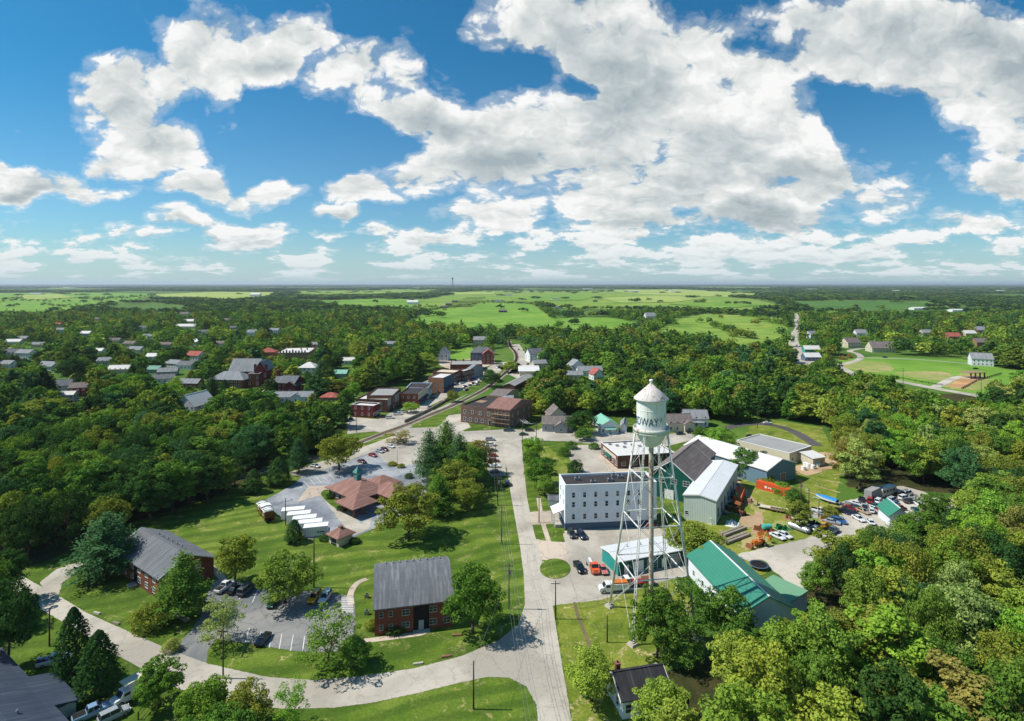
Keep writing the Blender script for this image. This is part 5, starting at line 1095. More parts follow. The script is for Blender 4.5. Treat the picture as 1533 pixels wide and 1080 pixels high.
KEEP.append((1098, 725, 1178, 760, 205)); KEEP.append((1160, 690, 1255, 790, 170)); KEEP.append((1228, 742, 1270, 800, 178)); KEEP.append((1270, 742, 1300, 790, 178)); KEEP.append((1300, 738, 1345, 762, 190)); KEEP.append((1300, 762, 1325, 780, 178)); KEEP.append((1325, 733, 1390, 755, 196)); KEEP.append((1100, 765, 1240, 830, 160)); KEEP.append((530, 590, 640, 650, 270)); KEEP.append((1340, 565, 1385, 580, 440)); KEEP.append((1385, 573, 1430, 588, 418)); KEEP.append((1425, 581, 1472, 597, 385)); KEEP.append((1255, 536, 1345, 560, 520)); KEEP.append((1345, 542, 1500, 572, 470)); KEEP.append((1184, 495, 1202, 550, 520)); KEEP.append((40, 868, 300, 1010, 110)); KEEP.append((300, 1005, 700, 1050, 92))
# boat under a blue cover
p = P(1238, 752); t = empty('boat', (p.x, p.y, 0), R(128), 'white motorboat under a bright blue cover on a trailer', 'boat')
hull = [(-3.2, 1.05, .5, 1.4), (-1, 1.1, .45, 1.45), (1.2, 1.0, .5, 1.55), (2.6, .6, .75, 1.65), (3.5, .05, 1.2, 1.75)]
q = MB(); vs = [v for x, w, z0, z1 in hull for v in ((x, 0, z0), (x, w, z0 + .45), (x, w * 1.05, z1), (x, -w * 1.05, z1), (x, -w, z0 + .45))]
q.add(vs, [(k * 5 + i, k * 5 + (i + 1) % 5, (k + 1) * 5 + (i + 1) % 5, (k + 1) * 5 + i)[::-1] for k in range(4) for i in range(5)] + [(0, 1, 2, 3, 4)]); q.build('hull', whitepaint, t)
q = MB(); vs = [v for x, w, z in ((-3.3, 1.15, 1.42), (-1.8, 1.2, 1.5), (.8, 1.12, 1.58), (2.5, .7, 1.68), (3.55, .08, 1.78)) for v in ((x, w, z), (x, w * .5, z + (.45 if x < 1.5 else .2)), (x, -w * .5, z + (.45 if x < 1.5 else .2)), (x, -w, z))]
q.add(vs, [(k * 4 + i, (k + 1) * 4 + i, (k + 1) * 4 + i + 1, k * 4 + i + 1) for k in range(4) for i in range(3)] + [(0, 1, 2, 3)]); q.build('cover', tarp, t)
q = MB(); q.tube((-3.2, -.7, .45), (4.6, 0, .5), .06); q.tube((-3.2, .7, .45), (4.6, 0, .5), .06); q.build('trailer_frame', steel, t)
for s in (-1, 1): inst('wheel', WH, t, (-1, s * 1.15, .33))
q = MB(); q.box(-.3, .3, -.25, .25, 0, .8); q.build('outboard_motor', dark, t, (-3.45, 0, 1.0))
# flatbed trailers, beams, tanks, machines
def trailer(px, py, deg, label, L, m):
    p = P(px, py); t = empty('flatbed_trailer', p, R(deg), label, 'trailer', 'trailers left on the grass')
    q = MB(); q.box(-L / 2, L / 2, -1.15, 1.15, .75, .92)
    for k in range(int(L / .5)): q.box(-L / 2 + k * .5, -L / 2 + k * .5 + .44, -1.1, 1.1, .92, .96, 0)
    q.build('deck', m, t); q = MB(); q.box(-L / 2, L / 2 + 1.4, -.1, .1, .55, .75); q.box(L / 2 - .1, L / 2, -1.1, 1.1, .9, 2.0) if L > 8 else None; q.build('frame', dark, t)
    for x in (-L * .28, -L * .28 + 1.0):
        for s in (-1, 1): inst('wheel', WH, t, (x, s * 1.15, .33))
trailer(1156, 764, 152, 'flatbed trailer with pale plank deck lying near the orange container', 9, creamwall); trailer(1173, 768, 150, 'worn reddish trailer beside the plank-deck one', 8, timber)
for k, (a, b, l) in enumerate((((1082, 803), (1114, 791), 'weathered concrete beam pair lying further from the barn'), ((1083, 815), (1120, 801), 'weathered concrete beam pair lying nearer the barn'))):
    A, B = P(*a), P(*b); d = B - A; t = empty('concrete_beam', (A + B) / 2, math.atan2(d.y, d.x), l, 'concrete beam', 'concrete beams on the yard grass')
    for s in (-1, 1): q = MB(); q.box(-d.length / 2, d.length / 2, s * .55 - .4, s * .55 + .4, .05, .75); q.build('beam', concgrey, t)
for (x, y, r, l, ln, m, lb) in ((1194, 777, 1.0, 20, 4.2, whitepaint, 'white horizontal tank with green end by the fence tree'), (1148, 794, .9, 10, 2.4, aquap, 'aqua green tank lying on the yard grass'), (1196, 795, 1.0, -55, 5.6, PAINT['silver'], 'long silver tank body beside the small silver car')):
    p = P(x, y); t = empty('storage_tank', p, R(l), lb, 'tank'); q = MB(); n = 14
    q.prism([(r * math.cos(2 * math.pi * a / n), 1.1 + r * .9 * math.sin(2 * math.pi * a / n)) for a in range(n)], -ln / 2, ln / 2, 0, 'x', smooth=False); q.prism([(r * .7 * math.cos(2 * math.pi * a / n), 1.1 + r * .65 * math.sin(2 * math.pi * a / n)) for a in range(n)], -ln / 2 - .25, ln / 2 + .25, 0, 'x'); q.build('shell', m, t)
    q = MB(); q.box(-ln * .35, -ln * .3, -.7, .7, 0, .5); q.box(ln * .3, ln * .35, -.7, .7, 0, .5); q.build('cradle', dark, t)
def digger_(px, py, deg, label, m, kind):
    p = P(px, py); t = empty(kind, p, R(deg), label, kind.replace('_', ' '))
    q = MB(); q.box(-1.8, 1.9, -.75, .75, .7, 1.5); q.box(1.0, 2.3, -.5, .5, 1.2, 1.8); q.box(-.9, .4, -.7, .7, 2.5, 2.65)
    for x in (-.85, .3):
        for y in (-.65, .6): q.box(x, x + .06, y, y + .06, 1.5, 2.5)
    q.build('body', m, t)
    q = MB(); q.tube((2.0, -.6, 1.2), (3.4, -.6, .7), .12); q.tube((2.0, .6, 1.2), (3.4, .6, .7), .12); q.prism([(.2, 3.3), (1.1, 3.3), (.35, 4.2)], -1.1, 1.1); q.v = [v for v in q.v]; q.build('loader_arm', m, t)
    q = MB(); q.hexa([(3.3, -1.1, .15), (4.2, -1.1, .1), (4.2, 1.1, .1), (3.3, 1.1, .15), (3.2, -1.1, 1.0), (3.6, -1.1, 1.1), (3.6, 1.1, 1.1), (3.2, 1.1, 1.0)]); q.build('bucket', scrub, t)
    if kind == 'backhoe': q = MB(); q.tube((-1.8, 0, 1.3), (-3.2, 0, 3.6), .16); q.tube((-3.2, 0, 3.6), (-4.3, 0, 1.6), .13); q.box(-4.8, -4.0, -.35, .35, 1.0, 1.6); q.build('digging_arm', m, t)
    if kind == 'bulldozer':
        for s in (-1, 1): q = MB(); q.box(-1.9, 1.9, s * .95 - .22, s * .95 + .22, .05, .95, 0, (.25, 0)); q.build('track', dark, t)
    else:
        for x, mm in ((-1.2, WHB), (1.4, WH)):
            for s in (-1, 1): inst('wheel', mm, t, (x, s * .95, .46 if mm is WHB else .33), sc=(1.5, 1.2, 1.5) if mm is WHB else None)
digger_(1136, 817, 205, 'rusty orange backhoe loader at the edge of the gravel yard', digger, 'backhoe'); digger_(1234, 794, 20, 'yellow bulldozer between the silver car and teal pickup', dyellow, 'bulldozer')
digger_(1105, 757, 70, 'green tractor at the end of the orange container', greenp, 'tractor'); digger_(1107, 770, 120, 'rusty red tractor below the green one', scrub, 'tractor')
digger_(1262, 539, 0, 'orange digger on the far building lot', digger, 'backhoe'); digger_(1272, 536, 30, 'second orange digger on the far building lot', digger, 'backhoe')
# trampoline
p = P(1136, 850); t = empty('trampoline', p, 0, 'round black trampoline on the grass behind the green-roofed barn', 'trampoline')
q = MB(); q.cyl(0, 0, .86, .9, 2.1, n=28); q.build('mat', dark, t); q = MB(); q.lathe([(2.1, .84), (2.45, .84), (2.45, .93), (2.1, .93)], 28); q.build('rim', bluebase, t)
for k in range(6): a = k * math.pi / 3; q = MB(); q.tube((2.3 * math.cos(a), 2.3 * math.sin(a), 0), (2.3 * math.cos(a), 2.3 * math.sin(a), .86), .05); q.build('leg', steel, t)
sheet('lawn_island', [(1136 + 16 * math.cos(a * math.pi / 6), 850 + 12 * math.sin(a * math.pi / 6)) for a in range(12)], g_lot, .05, smooth=True)
# white bales / scrap piles
for k, (x, y) in enumerate(((1203, 704), (1210, 700), (1217, 702), (1224, 699), (1206, 698))):
    p = P(x, y); q = MB(); q.cyl(0, 0, 0, 1.5, .9, .85, n=12); q.cyl(0, 0, 1.5, 1.65, .8, .3, n=12); o = q.build('wrapped_bale', whitepaint, None, p); prop(o, ['white wrapped bale nearest the warehouse gate', 'white wrapped bale in the middle of the row by the outbuilding', 'white wrapped bale leaning toward the outbuilding', 'white wrapped bale at the outbuilding end', 'white wrapped bale behind the one nearest the gate'][k], 'bale', 'white wrapped bales beside the warehouse')
for (x, y, l, m) in ((1187, 707, 'pile of brown timber scrap beside the warehouse gable', timber), (1166, 714, 'heap of grey and red scrap by the warehouse wall', scrub), (1185, 776, 'tan brick heap beside the trailers', brick4), (1172, 792, 'tangle of green machine parts on the grass', greenp), (1140, 793, 'small red and white junk heap near the aqua tank', scrub), (1186, 765, 'stack of pale panels near the fence tree', whitepaint), (1398, 757, 'dark scrap pile at the far end of the yard', scrub), (1370, 747, 'pile of pale parts behind the charcoal car', greyflat), (1345, 743, 'brown scrap pile behind the camper', scrub), (1118, 752, 'heap of broken pallets beside the orange container', timber), (1096, 785, 'pale rubble heap at the corner of the metal building', whitepaint), (1222, 786, 'black tyre and junk pile by the fence', dark), (1160, 800, 'rusty junk pile behind the backhoe', scrub), (1268, 757, 'grey junk pile under the tree edge', greyflat)):
    p = P(x, y); q = MB(); q.box(-2.4, 2.4, -1.9, 1.9, 0, .12, 0, (.5, .5))
    for k in range(26): a, b = rng.gauss(0, .9), rng.gauss(0, .6); a = max(-2, min(2, a)); b = max(-1.5, min(1.5, b)); s = rng.uniform(.15, .6); q.box(a - s, a + s, b - s * .5, b + s * .5, 0, rng.uniform(.2, 1.2), 0, (.05, .05))
    q.v = [(v[0], v[1], v[2]) for v in q.v]; o = q.build('scrap_heap', m, None, p, rng.uniform(0, 3)); prop(o, l, 'scrap heap')
# kerb stones / benches on the verges
for k, (x, y, a, l) in enumerate(((145, 919, -20, 'pale concrete block lying on the verge, the longer one'), (174, 934, -20, 'small grey block on the verge near the pointed cedars'), (626, 995, 12, 'pale concrete block on the verge before the apartment block'), (668, 984, 14, 'brown concrete block on the verge toward the junction'), (684, 952, 5, 'flat reddish rock on the lawn by the round maple'))):
    p = P(x, y); q = MB(); q.box(-1.0, 1.0, -.25, .25, 0, .35, 0, (.04, .04)); o = q.build('verge_block', [concrete, concgrey, concrete, brick4, brick4][k], None, p, R(a)); prop(o, l, 'concrete block', 'blocks on the roadside verge')
# ============================================================ rails, poles, wires, fences, mast
mb = MB()
c = crom(rail_px, 6, False); w = [P(a, b) for a, b in c]; L_ = 0
for i in range(len(w) - 1):
    d = (w[i + 1] - w[i]); ln = d.length; d.normalize(); nn = Vector((-d.y, d.x, 0))
    for s in (-.72, .72): mb.tube(w[i] + nn * s + Vector((0, 0, .3)), w[i + 1] + nn * s + Vector((0, 0, .3)), .09, n=4, mi=1)
    k = max(1, int(ln / 1.3))
    for j in range(k):
        p = w[i].lerp(w[i + 1], j / k); a = [p - nn * 1.3 - d * .15, p + nn * 1.3 - d * .15, p + nn * 1.3 + d * .15, p - nn * 1.3 + d * .15]
        mb.hexa([(v.x, v.y, .08) for v in a][::-1] + [(v.x, v.y, .22) for v in a][::-1])
o = mb.build('railway_track', [wood, scrub]); prop(o, 'single railway track curving through the town past the main street', 'railway track', kind='structure')
def wall_along(px, h, th, m, name, label, cat, z0=0):
    mb = MB(); w = [P(a, b) for a, b in px]
    for a, b in zip(w, w[1:]):
        d = (b - a).normalized(); nn = Vector((-d.y, d.x, 0)) * th / 2
        q4 = [a - nn, b - nn, b + nn, a + nn]; mb.hexa([(v.x, v.y, z0) for v in q4] + [(v.x, v.y, h) for v in q4])
    o = mb.build(name, m); prop(o, label, cat); return o
wall_along([(606, 633), (640, 617), (672, 599), (682, 592)], 1.6, .6, concgrey, 'retaining_wall', 'long dark retaining wall between the main street and the railway', 'wall')
def fence(px, h, label, m=steel, post=2.4, rails=(.4, .9), name='fence', cat='fence', r=.04):
    w = [P(a, b) for a, b in px]; t = empty(name, w[0], 0, label, cat); o0 = w[0]
    q = MB(); pm = MB(); pm.box(-r * 1.3, r * 1.3, -r * 1.3, r * 1.3, 0, h * 1.03); me = pm.mesh('fence_post', m)
    for a, b in zip(w, w[1:]):
        n = max(1, int((b - a).length / post))
        for k in range(n): inst('fence_post', me, t, a.lerp(b, k / n) - o0)
        for z in rails: q.tube(a - o0 + Vector((0, 0, h * z)), b - o0 + Vector((0, 0, h * z)), r, n=4)
    q.build('rail', m, t); return t
fence([(868, 912), (895, 906), (950, 893), (1003, 877)], 1.8, 'thin wire fence along the forecourt edge below the tower', rails=(.05, .5, .98), r=.025)
fence([(1180, 800), (1200, 788), (1225, 778), (1235, 772)], 1.8, 'sagging wire fence between the yard and the mown lot', rails=(.05, .5, .98), r=.025)
fence([(1037, 775), (1066, 786), (1080, 779)], 2.0, 'chain link fence around the end of the metal building', rails=(.05, .98), r=.03)
fence([(1343, 566), (1380, 573), (1412, 578)], 1.2, 'dark low fence along the edge of the building plot', dark, 5, (.5, .95), r=.12)
fence([(1440, 583), (1462, 571), (1500, 560)], 1.2, 'dark silt fence curving round the orange soil', dark, 5, (.5, .95), r=.15)
fence([(207, 1078), (222, 1060), (230, 1046)], 1.4, 'wooden fence behind the white box truck', wood, 2, (.4, .9), r=.06)
fence([(455, 452), (727, 453)], 1.4, 'far plank fence along the top of the bright field', dark, 60, (.5, .9), r=.15)
POLES = {}
def pole(key, px, py, h, label, arms=1, trans=False, deg=0, r=.16, lamp=False):
    p = P(px, py); t = empty('utility_pole', p, R(deg), label, 'utility pole', 'utility poles along the streets')
    q = MB(); q.tube((0, 0, 0), (0, 0, h), r, r * .7, n=8); q.build('pole_shaft', wood, t)
    for k in range(arms):
        q = MB(); z = h - .6 - k * 1.1; q.box(-1.0, 1.0, -.05, .05, z - .06, z + .06); 
        for x in (-1.1, -.5, .5, 1.1): q.cyl(x, 0, z + .07, z + .25, .05, n=6, mi=1)
        q.build('crossarm', [wood, steel], t)
    if trans: q = MB(); q.cyl(.35, 0, h - 2.6, h - 1.6, .24, n=10); q.build('transformer', steel, t)
    if lamp: q = MB(); q.tube((0, 0, h - 1), (1.8, 0, h - .5), .04, n=5); q.box(1.6, 2.2, -.12, .12, h - .6, h - .45); q.build('lamp_arm', steel, t)
    POLES[key] = (p, h, R(deg)); return t
pole('a', 709, 1062, 8.5, 'bare utility pole standing on the grass below the road curve', 0)
pole('b', 831.7, 927, 8.5, 'utility pole with its shadow across the lawn at the lane corner', 1)
pole('c', 909, 962, 5.6, 'short dark post on the tower lawn', 0)
pole('d', 751, 815, 11, 'utility pole on the lawn beside the straight road', 2, deg=-5)
pole('e', 762, 912, 10.5, 'utility pole with grey transformer behind the round maple', 2, True)
pole('f', 470, 880, 12.5, 'tall dark pole beside the yellow car', 0, r=.2)
pole('g', 334, 1016, 9.5, 'utility pole at the road edge beside the sparse tree', 1)
pole('h', 74, 968, 8.0, 'thin pole beside the white pickup', 0)
pole('i', 427.5, 787, 8.5, 'black lamp pole beside the red caboose and white units', 0, lamp=True); pole('j', 575.5, 787, 8.5, 'black lamp pole at the bank lot edge near the oak', 0, lamp=True)
pole('k', 807, 783, 8.5, 'utility pole on the pavement before the white building', 1)
pole('l', 745, 757, 10, 'utility pole at the lawn edge halfway up the road', 2, True)
pole('m', 742, 702, 10, 'utility pole near the top of the lawn', 1)
pole('n', 803, 668, 11, 'utility pole with crossarms at the far street corner', 2, True); pole('o', 782, 662, 11, 'utility pole beside the derelict mill', 2, True)
pole('p', 533.5, 648, 11, 'utility pole before the dark red shop', 0); pole('q', 595, 697, 6.5, 'thin flagpole beside the bank planting', 0, r=.07)
pole('r', 1199, 766, 10.5, 'utility pole with grey transformer in the mown lot', 1, True); pole('s', 1211, 771, 8.5, 'bare wooden pole second in the mown lot', 0); pole('t', 1226, 775, 5.5, 'short wooden pole at the lot corner', 0)
pole('u', 1134, 640, 10, 'tall pole beside the dark looped drive', 1); pole('v', 1093, 688, 8, 'thin pole at the warehouse corner', 0)
pole('w', 1352, 575, 12, 'utility pole beside the far straight road', 1); pole('x', 1469, 592, 12, 'utility pole at the end of the far straight road', 2)
pole('y', 966, 900, 5, 'short post beside the red flatbed', 0); pole('z', 762, 1150, 10, 'utility pole below the frame', 2) if False else None
pole('aa', 270, 960, 5, 'thin post by the clipped bush', 0, r=.05) if False else None
def wire(a, b, label, off=(0,), sag=1.0):
    (p0, h0, r0), (p1, h1, r1) = POLES[a], POLES[b]; mb = MB()
    for o_ in off:
        A = p0 + Vector((o_ * math.cos(r0), o_ * math.sin(r0), h0 - .4)); B = p1 + Vector((o_ * math.cos(r1), o_ * math.sin(r1), h1 - .4)); pts = []
        for k in range(15): t = k / 14; v = A.lerp(B, t); v.z -= sag * 4 * t * (1 - t); pts.append(v)
        mb.path(pts, .022, n=4)
    o = mb.build('power_line', steel); prop(o, label, 'power line'); return o
POLES['off'] = (P(800, 1180), 10, 0); POLES['off2'] = (P(700, 1200), 10, 0)
wire('e', 'd', 'power lines between the transformer pole and the lawn pole', (-1.1, -.5, .5, 1.1)); wire('d', 'l', 'power lines from the lawn pole up to the halfway pole', (-1.1, .5, 1.1)); wire('l', 'm', 'power lines between the halfway pole and top lawn pole', (-1.1, 1.1))
wire('m', 'o', 'power lines from the lawn top to the mill pole', (-1.1, 1.1)); wire('o', 'n', 'power lines crossing the junction by the mill', (-1.1, 0, 1.1)); wire('off', 'e', 'power lines running over the junction lawn out of the photo', (-1.1, -.5, .5, 1.1), 1.6)
wire('b', 'e', 'single wire crossing the road to the transformer pole', (0,)); wire('a', 'e', 'wire from the bare pole to the transformer pole', (0,)); wire('g', 'f', 'wire over the apartment car park', (0,)); wire('b', 'k', 'wire up the pavement to the white building pole', (0,)); wire('r', 's', 'wire between the mown lot poles', (0, .5)); wire('s', 't', 'wire down to the short lot pole', (0,))
# radio mast far away
p = P(677.5, 441); t = empty('radio_mast', p, 0, 'thin lattice radio mast rising above the far horizon', 'radio mast')
H = 115; q = MB()
for a in range(3): q.tube((6 * math.cos(a * 2.09), 6 * math.sin(a * 2.09), 0), (3.0 * math.cos(a * 2.09), 3.0 * math.sin(a * 2.09), H), 1.1, n=4)
for k in range(16):
    z = k * H / 16
    for a in range(3): q.tube((5 * math.cos(a * 2.09), 5 * math.sin(a * 2.09), z), (5 * math.cos((a + 1) * 2.09), 5 * math.sin((a + 1) * 2.09), z + H / 16), .5, n=4)
q.build('lattice_mast', steel, t); q = MB(); q.cyl(0, 0, H - 8, H + 2, 5, 5, n=8); q.build('antenna_head', dark, t)
# ============================================================ foliage
def leafmat(name, attr=False):
    m, nt, b, out = newmat(name); m.node_tree.nodes.remove(b)
    if attr: base = nt.node('ShaderNodeAttribute', attribute_name='tint').outputs['Color']
    else: base = nt.node('ShaderNodeObjectInfo').outputs['Color']
    v = nt.node('ShaderNodeAttribute', attribute_name='lv').outputs['Fac']
    k = nt.m('MULTIPLY_ADD', v, .66, .68); cc = nt.node('ShaderNodeCombineColor')
    nt.put(cc.inputs[0], nt.m('MULTIPLY', k, nt.m('MULTIPLY_ADD', v, .25, .85))); nt.put(cc.inputs[1], k); nt.put(cc.inputs[2], nt.m('MULTIPLY', k, .95))
    col = nt.mix(1.0, nt.mix(1.0, base, (1.27, 1.24, 1.34, 1), 'MULTIPLY'), cc.outputs[0], 'MULTIPLY')
    d = nt.node('ShaderNodeBsdfDiffuse'); nt.put(d.inputs[0], col)
    tr = nt.node('ShaderNodeBsdfTranslucent'); nt.put(tr.inputs[0], nt.mix(1.0, col, (1.25, 1.2, .5, 1), 'MULTIPLY'))
    mx = nt.node('ShaderNodeMixShader'); mx.inputs[0].default_value = .24
    nt.l.new(d.outputs[0], mx.inputs[1]); nt.l.new(tr.outputs[0], mx.inputs[2]); nt.l.new(mx.outputs[0], out.inputs[0]); return m
M_LEAF = leafmat('foliage'); M_LEAFA = leafmat('foliage_far', True)
def leaves(cen, out, size, rs, flat=.5, asp=.7):
    """quads around centres CEN facing roughly OUT"""
    n = len(cen); nrm = out + rs.normal(0, flat, (n, 3)) + np.array([0, 0, .35]); nrm /= np.linalg.norm(nrm, axis=1)[:, None]
    t = rs.normal(0, 1, (n, 3)); u = np.cross(nrm, t); u /= np.linalg.norm(u, axis=1)[:, None] + 1e-9; w = np.cross(nrm, u)
    s = size * rs.uniform(.6, 1.3, n)[:, None]; a = u * s * .5; b = w * s * .5 * asp
    q = np.stack([cen - a, cen - b * 1.1 + a * .1, cen + a, cen + b * 1.1 - a * .1], 1)
    return q      # n,4,3 diamonds
def crown_pts(kind, rs, dens=1.0, lsize=.44):
    """unit crowns: height about 1 (z 0..1 is the tree height), radius .5 -- returns quads in metres for a 14 m tree"""
    H = 14.0; Q = []; V = []
    def lobe(c, r, n, up=.3, sz=lsize, fl=.5, sq=.8):
        d = rs.normal(0, 1, (n, 3)); d[:, 2] = np.abs(d[:, 2]) * (1 - .25) - .25 * rs.uniform(0, 1, n) * 2
        d /= np.linalg.norm(d, axis=1)[:, None]
        rr = r * rs.uniform(.72, 1.08, n)[:, None]; p = np.array(c) + d * rr * np.array([1, 1, sq])
        Q.append(leaves(p, d, sz, rs, fl)); V.append(np.clip(rs.normal(.5, .2, n) + rs.normal(0, .12), 0, 1))
    if kind in ('round', 'wide', 'oval', 'tall'):
        rx, zc, rz = dict(round=(6.2, 7.0, 6.9), wide=(7.6, 6.8, 6.6), oval=(5.0, 7.2, 7.2), tall=(4.2, 7.6, 7.4))[kind]
        n = int(88)
        for i in range(n):
            th = rs.uniform(0, 2 * math.pi); ph = rs.uniform(-.75, 1.0); cph = math.sqrt(max(0, 1 - ph * ph)) if ph > -1 else 0
            k = rs.uniform(.55, .95) if rs.rand() < .78 else rs.uniform(.1, .5)
            wob = 1 + .16 * math.sin(th * 3 + i % 3)
            c = (rx * k * cph * math.cos(th) * wob, rx * k * cph * math.sin(th) * wob, zc + rz * k * ph * (1 if ph > 0 else .8))
            lobe(c, rs.uniform(.9, 1.75) * (rx / 6), int(125 * dens * rs.uniform(.7, 1.3)))
    elif kind == 'loose':
        for i in range(64):
            th = rs.uniform(0, 2 * math.pi); k = rs.uniform(.2, 1.0); z = rs.uniform(2.4, 12.8); R_ = 5.8 * math.sqrt(max(.1, 1 - ((z - 7.0) / 6.6) ** 2))
            lobe((R_ * k * math.cos(th), R_ * k * math.sin(th), z), rs.uniform(.7, 1.5), int(85 * dens), sz=lsize * .8, fl=.9)
    elif kind == 'pine':
        for k in range(17):
            z = 2.2 + k * .68; R_ = 4.5 * (1 - (z / 14.4) ** 1.7) * rs.uniform(.8, 1.12) + .35; nb = max(4, int(9 * (1 - z / 15)) + 4); a0 = rs.uniform(0, 6)
            for j in range(nb):
                th = a0 + j * 2 * math.pi / nb + rs.normal(0, .15); L = R_ * rs.uniform(.7, 1.12); m = int(100 * dens * L / 3)
                t = rs.uniform(.15, 1, m); p = np.stack([L * t * math.cos(th), L * t * math.sin(th), z + .10 * L * t ** 2 - .1 * t], 1) + rs.normal(0, .36, (m, 3)) * np.array([1, 1, .6]) * (.5 + t[:, None] * .8)
                o_ = np.tile([math.cos(th) * .4, math.sin(th) * .4, .9], (m, 1)); Q.append(leaves(p, o_, lsize * .85, rs, .6, .5)); V.append(np.clip(rs.normal(.5, .2, m), 0, 1))
        p = np.stack([rs.normal(0, .25, 90), rs.normal(0, .25, 90), rs.uniform(12, 14.2, 90)], 1); Q.append(leaves(p, np.tile([0, 0, 1.0], (90, 1)), lsize * .7, rs, .8)); V.append(rs.uniform(.3, .7, 90))
    elif kind == 'cedar':
        m = int(6200 * dens); z = rs.uniform(.3, 13.8, m); th = rs.uniform(0, 2 * math.pi, m); t = z / 14
        R_ = 2.9 * np.minimum(1, (t + .12) * 3.2) * (1 - t ** 2.2) ** .8 * (1 + .13 * np.sin(th * 5 + z * 1.1) + .10 * np.sin(th * 9 - z * 2.3)) * rs.uniform(.7, 1.04, m)
        d = np.stack([np.cos(th), np.sin(th), np.full(m, .35)], 1); p = np.stack([R_ * np.cos(th), R_ * np.sin(th), z], 1); Q.append(leaves(p, d, lsize * .8, rs, .45)); V.append(np.clip(rs.normal(.5, .2, m), 0, 1))
    elif kind == 'shrub':
        for i in range(30):
            th = rs.uniform(0, 6.3); ph = rs.uniform(0, 1); k = rs.uniform(.4, .85)
            lobe((6 * k * math.sqrt(1 - ph * ph) * math.cos(th), 6 * k * math.sqrt(1 - ph * ph) * math.sin(th), 3.5 + 8 * k * ph), rs.uniform(1.6, 2.6), int(95 * dens), sz=lsize * 1.5)
        m = int(900 * dens); th = rs.uniform(0, 6.3, m); z = rs.uniform(.3, 6, m); R_ = 5.8 * rs.uniform(.85, 1, m); d = np.stack([np.cos(th), np.sin(th), np.zeros(m)], 1); Q.append(leaves(np.stack([R_ * np.cos(th), R_ * np.sin(th), z], 1), d, lsize * 1.5, rs)); V.append(rs.uniform(.2, .8, m))
    return np.concatenate(Q), np.concatenate(V)
def quads_mesh(name, Q, V, m, tint=None):
    n = len(Q); me = bpy.data.meshes.new(name); me.vertices.add(n * 4); me.vertices.foreach_set('co', Q.reshape(-1).astype(np.float32))
    me.loops.add(n * 4); me.loops.foreach_set('vertex_index', np.arange(n * 4, dtype=np.int32)); me.polygons.add(n)
    me.polygons.foreach_set('loop_start', np.arange(0, n * 4, 4, dtype=np.int32)); me.materials.append(m)
    a = me.attributes.new('lv', 'FLOAT', 'POINT'); a.data.foreach_set('value', np.repeat(V, 4).astype(np.float32))
    if tint is not None:
        c = np.ones((n * 4, 4), np.float32); c[:, :3] = np.repeat(tint, 4, axis=0); a = me.attributes.new('tint', 'FLOAT_COLOR', 'POINT'); a.data.foreach_set('color', c.reshape(-1))
    me.update(); me.validate(); return me
def trunk_mesh(kind, rs):
    q = MB(); top = dict(pine=12.5, cedar=9, shrub=5).get(kind, 8.5); r = dict(pine=.26, cedar=.3, shrub=.35, loose=.24).get(kind, .34)
    pts = [Vector((rs.normal(0, .12) * k, rs.normal(0, .12) * k, top * k / 5 - (.3 if k == 0 else 0))) for k in range(6)]
    for k in range(5): q.tube(pts[k], pts[k + 1], r * (1 - k * .16), r * (1 - (k + 1) * .16), n=8)
    if kind not in ('pine', 'cedar'):
        for j in range(9 if kind == 'loose' else 7):
            a = rs.uniform(0, 6.3); b = pts[2 + j % 3]; L = rs.uniform(3, 5.2); e = b + Vector((L * .75 * math.cos(a), L * .75 * math.sin(a), L * .75)); q.tube(b, e, r * .38, r * .1, n=5)
            f = b.lerp(e, .6); a += rs.uniform(-1, 1); q.tube(f, f + Vector((1.6 * math.cos(a), 1.6 * math.sin(a), 1.5)), r * .16, r * .05, n=4)
    return q.mesh('trunk', hedgebark)
VAR = {}
for kind, n in (('round', 3), ('wide', 2), ('oval', 3), ('tall', 2), ('loose', 2), ('pine', 2), ('cedar', 1), ('shrub', 2)):
    for i in range(n):
        rs = np.random.RandomState(hash(kind) % 97 + i * 13 if False else len(kind) * 7 + i * 13 + 3); Qv, Vv = crown_pts(kind, rs)
        VAR.setdefault(kind, []).append((quads_mesh('crown', Qv, Vv, M_LEAF), trunk_mesh(kind, rs)))
TC = dict(dark=C(58, 86, 40), green=C(84, 116, 44), mid=C(108, 134, 50), yellow=C(134, 150, 58), olive=C(118, 128, 50), bright=C(118, 152, 54), pale=C(138, 152, 80), blue=C(66, 100, 58), brown=C(128, 122, 62), deep=C(46, 74, 36), gold=C(182, 168, 62))
TREES = []
NAMES = dict(pine='pine_tree', cedar='cedar_tree', shrub='shrub')
def tree(kind, colour, x, y, H, Wd, label=None, group=None, cat=None, jit=.10):
    """x, y world; H height, Wd crown width"""
    cm, tm = VAR[kind][rng.randrange(len(VAR[kind]))]; b0 = dict(round=12.0, wide=14.6, oval=9.8, tall=8.4, loose=11.8, pine=8.2, cedar=5.6, shrub=14.0)[kind]
    c = TC[colour] if isinstance(colour, str) else colour
    k = [1 + rng.uniform(-jit, jit) for _ in range(3)]; col = (min(1, c[0] * k[0] * k[2]), min(1, c[1] * k[2]), min(1, c[2] * k[1] * k[2]), 1)
    t = empty(NAMES.get(kind, 'broadleaf_tree'), (x, y, 0), rng.uniform(0, 6.28), label, cat or dict(shrub='shrub').get(kind, 'tree'), group)
    t.scale = (Wd / b0, Wd / b0, H / (14.6 if kind != 'shrub' else 13.5))
    o = inst('crown', cm, t, (0, 0, 0)); o.color = col
    inst('trunk', tm, t, (0, 0, 0)); TREES.append((x, y, H, Wd)); return t
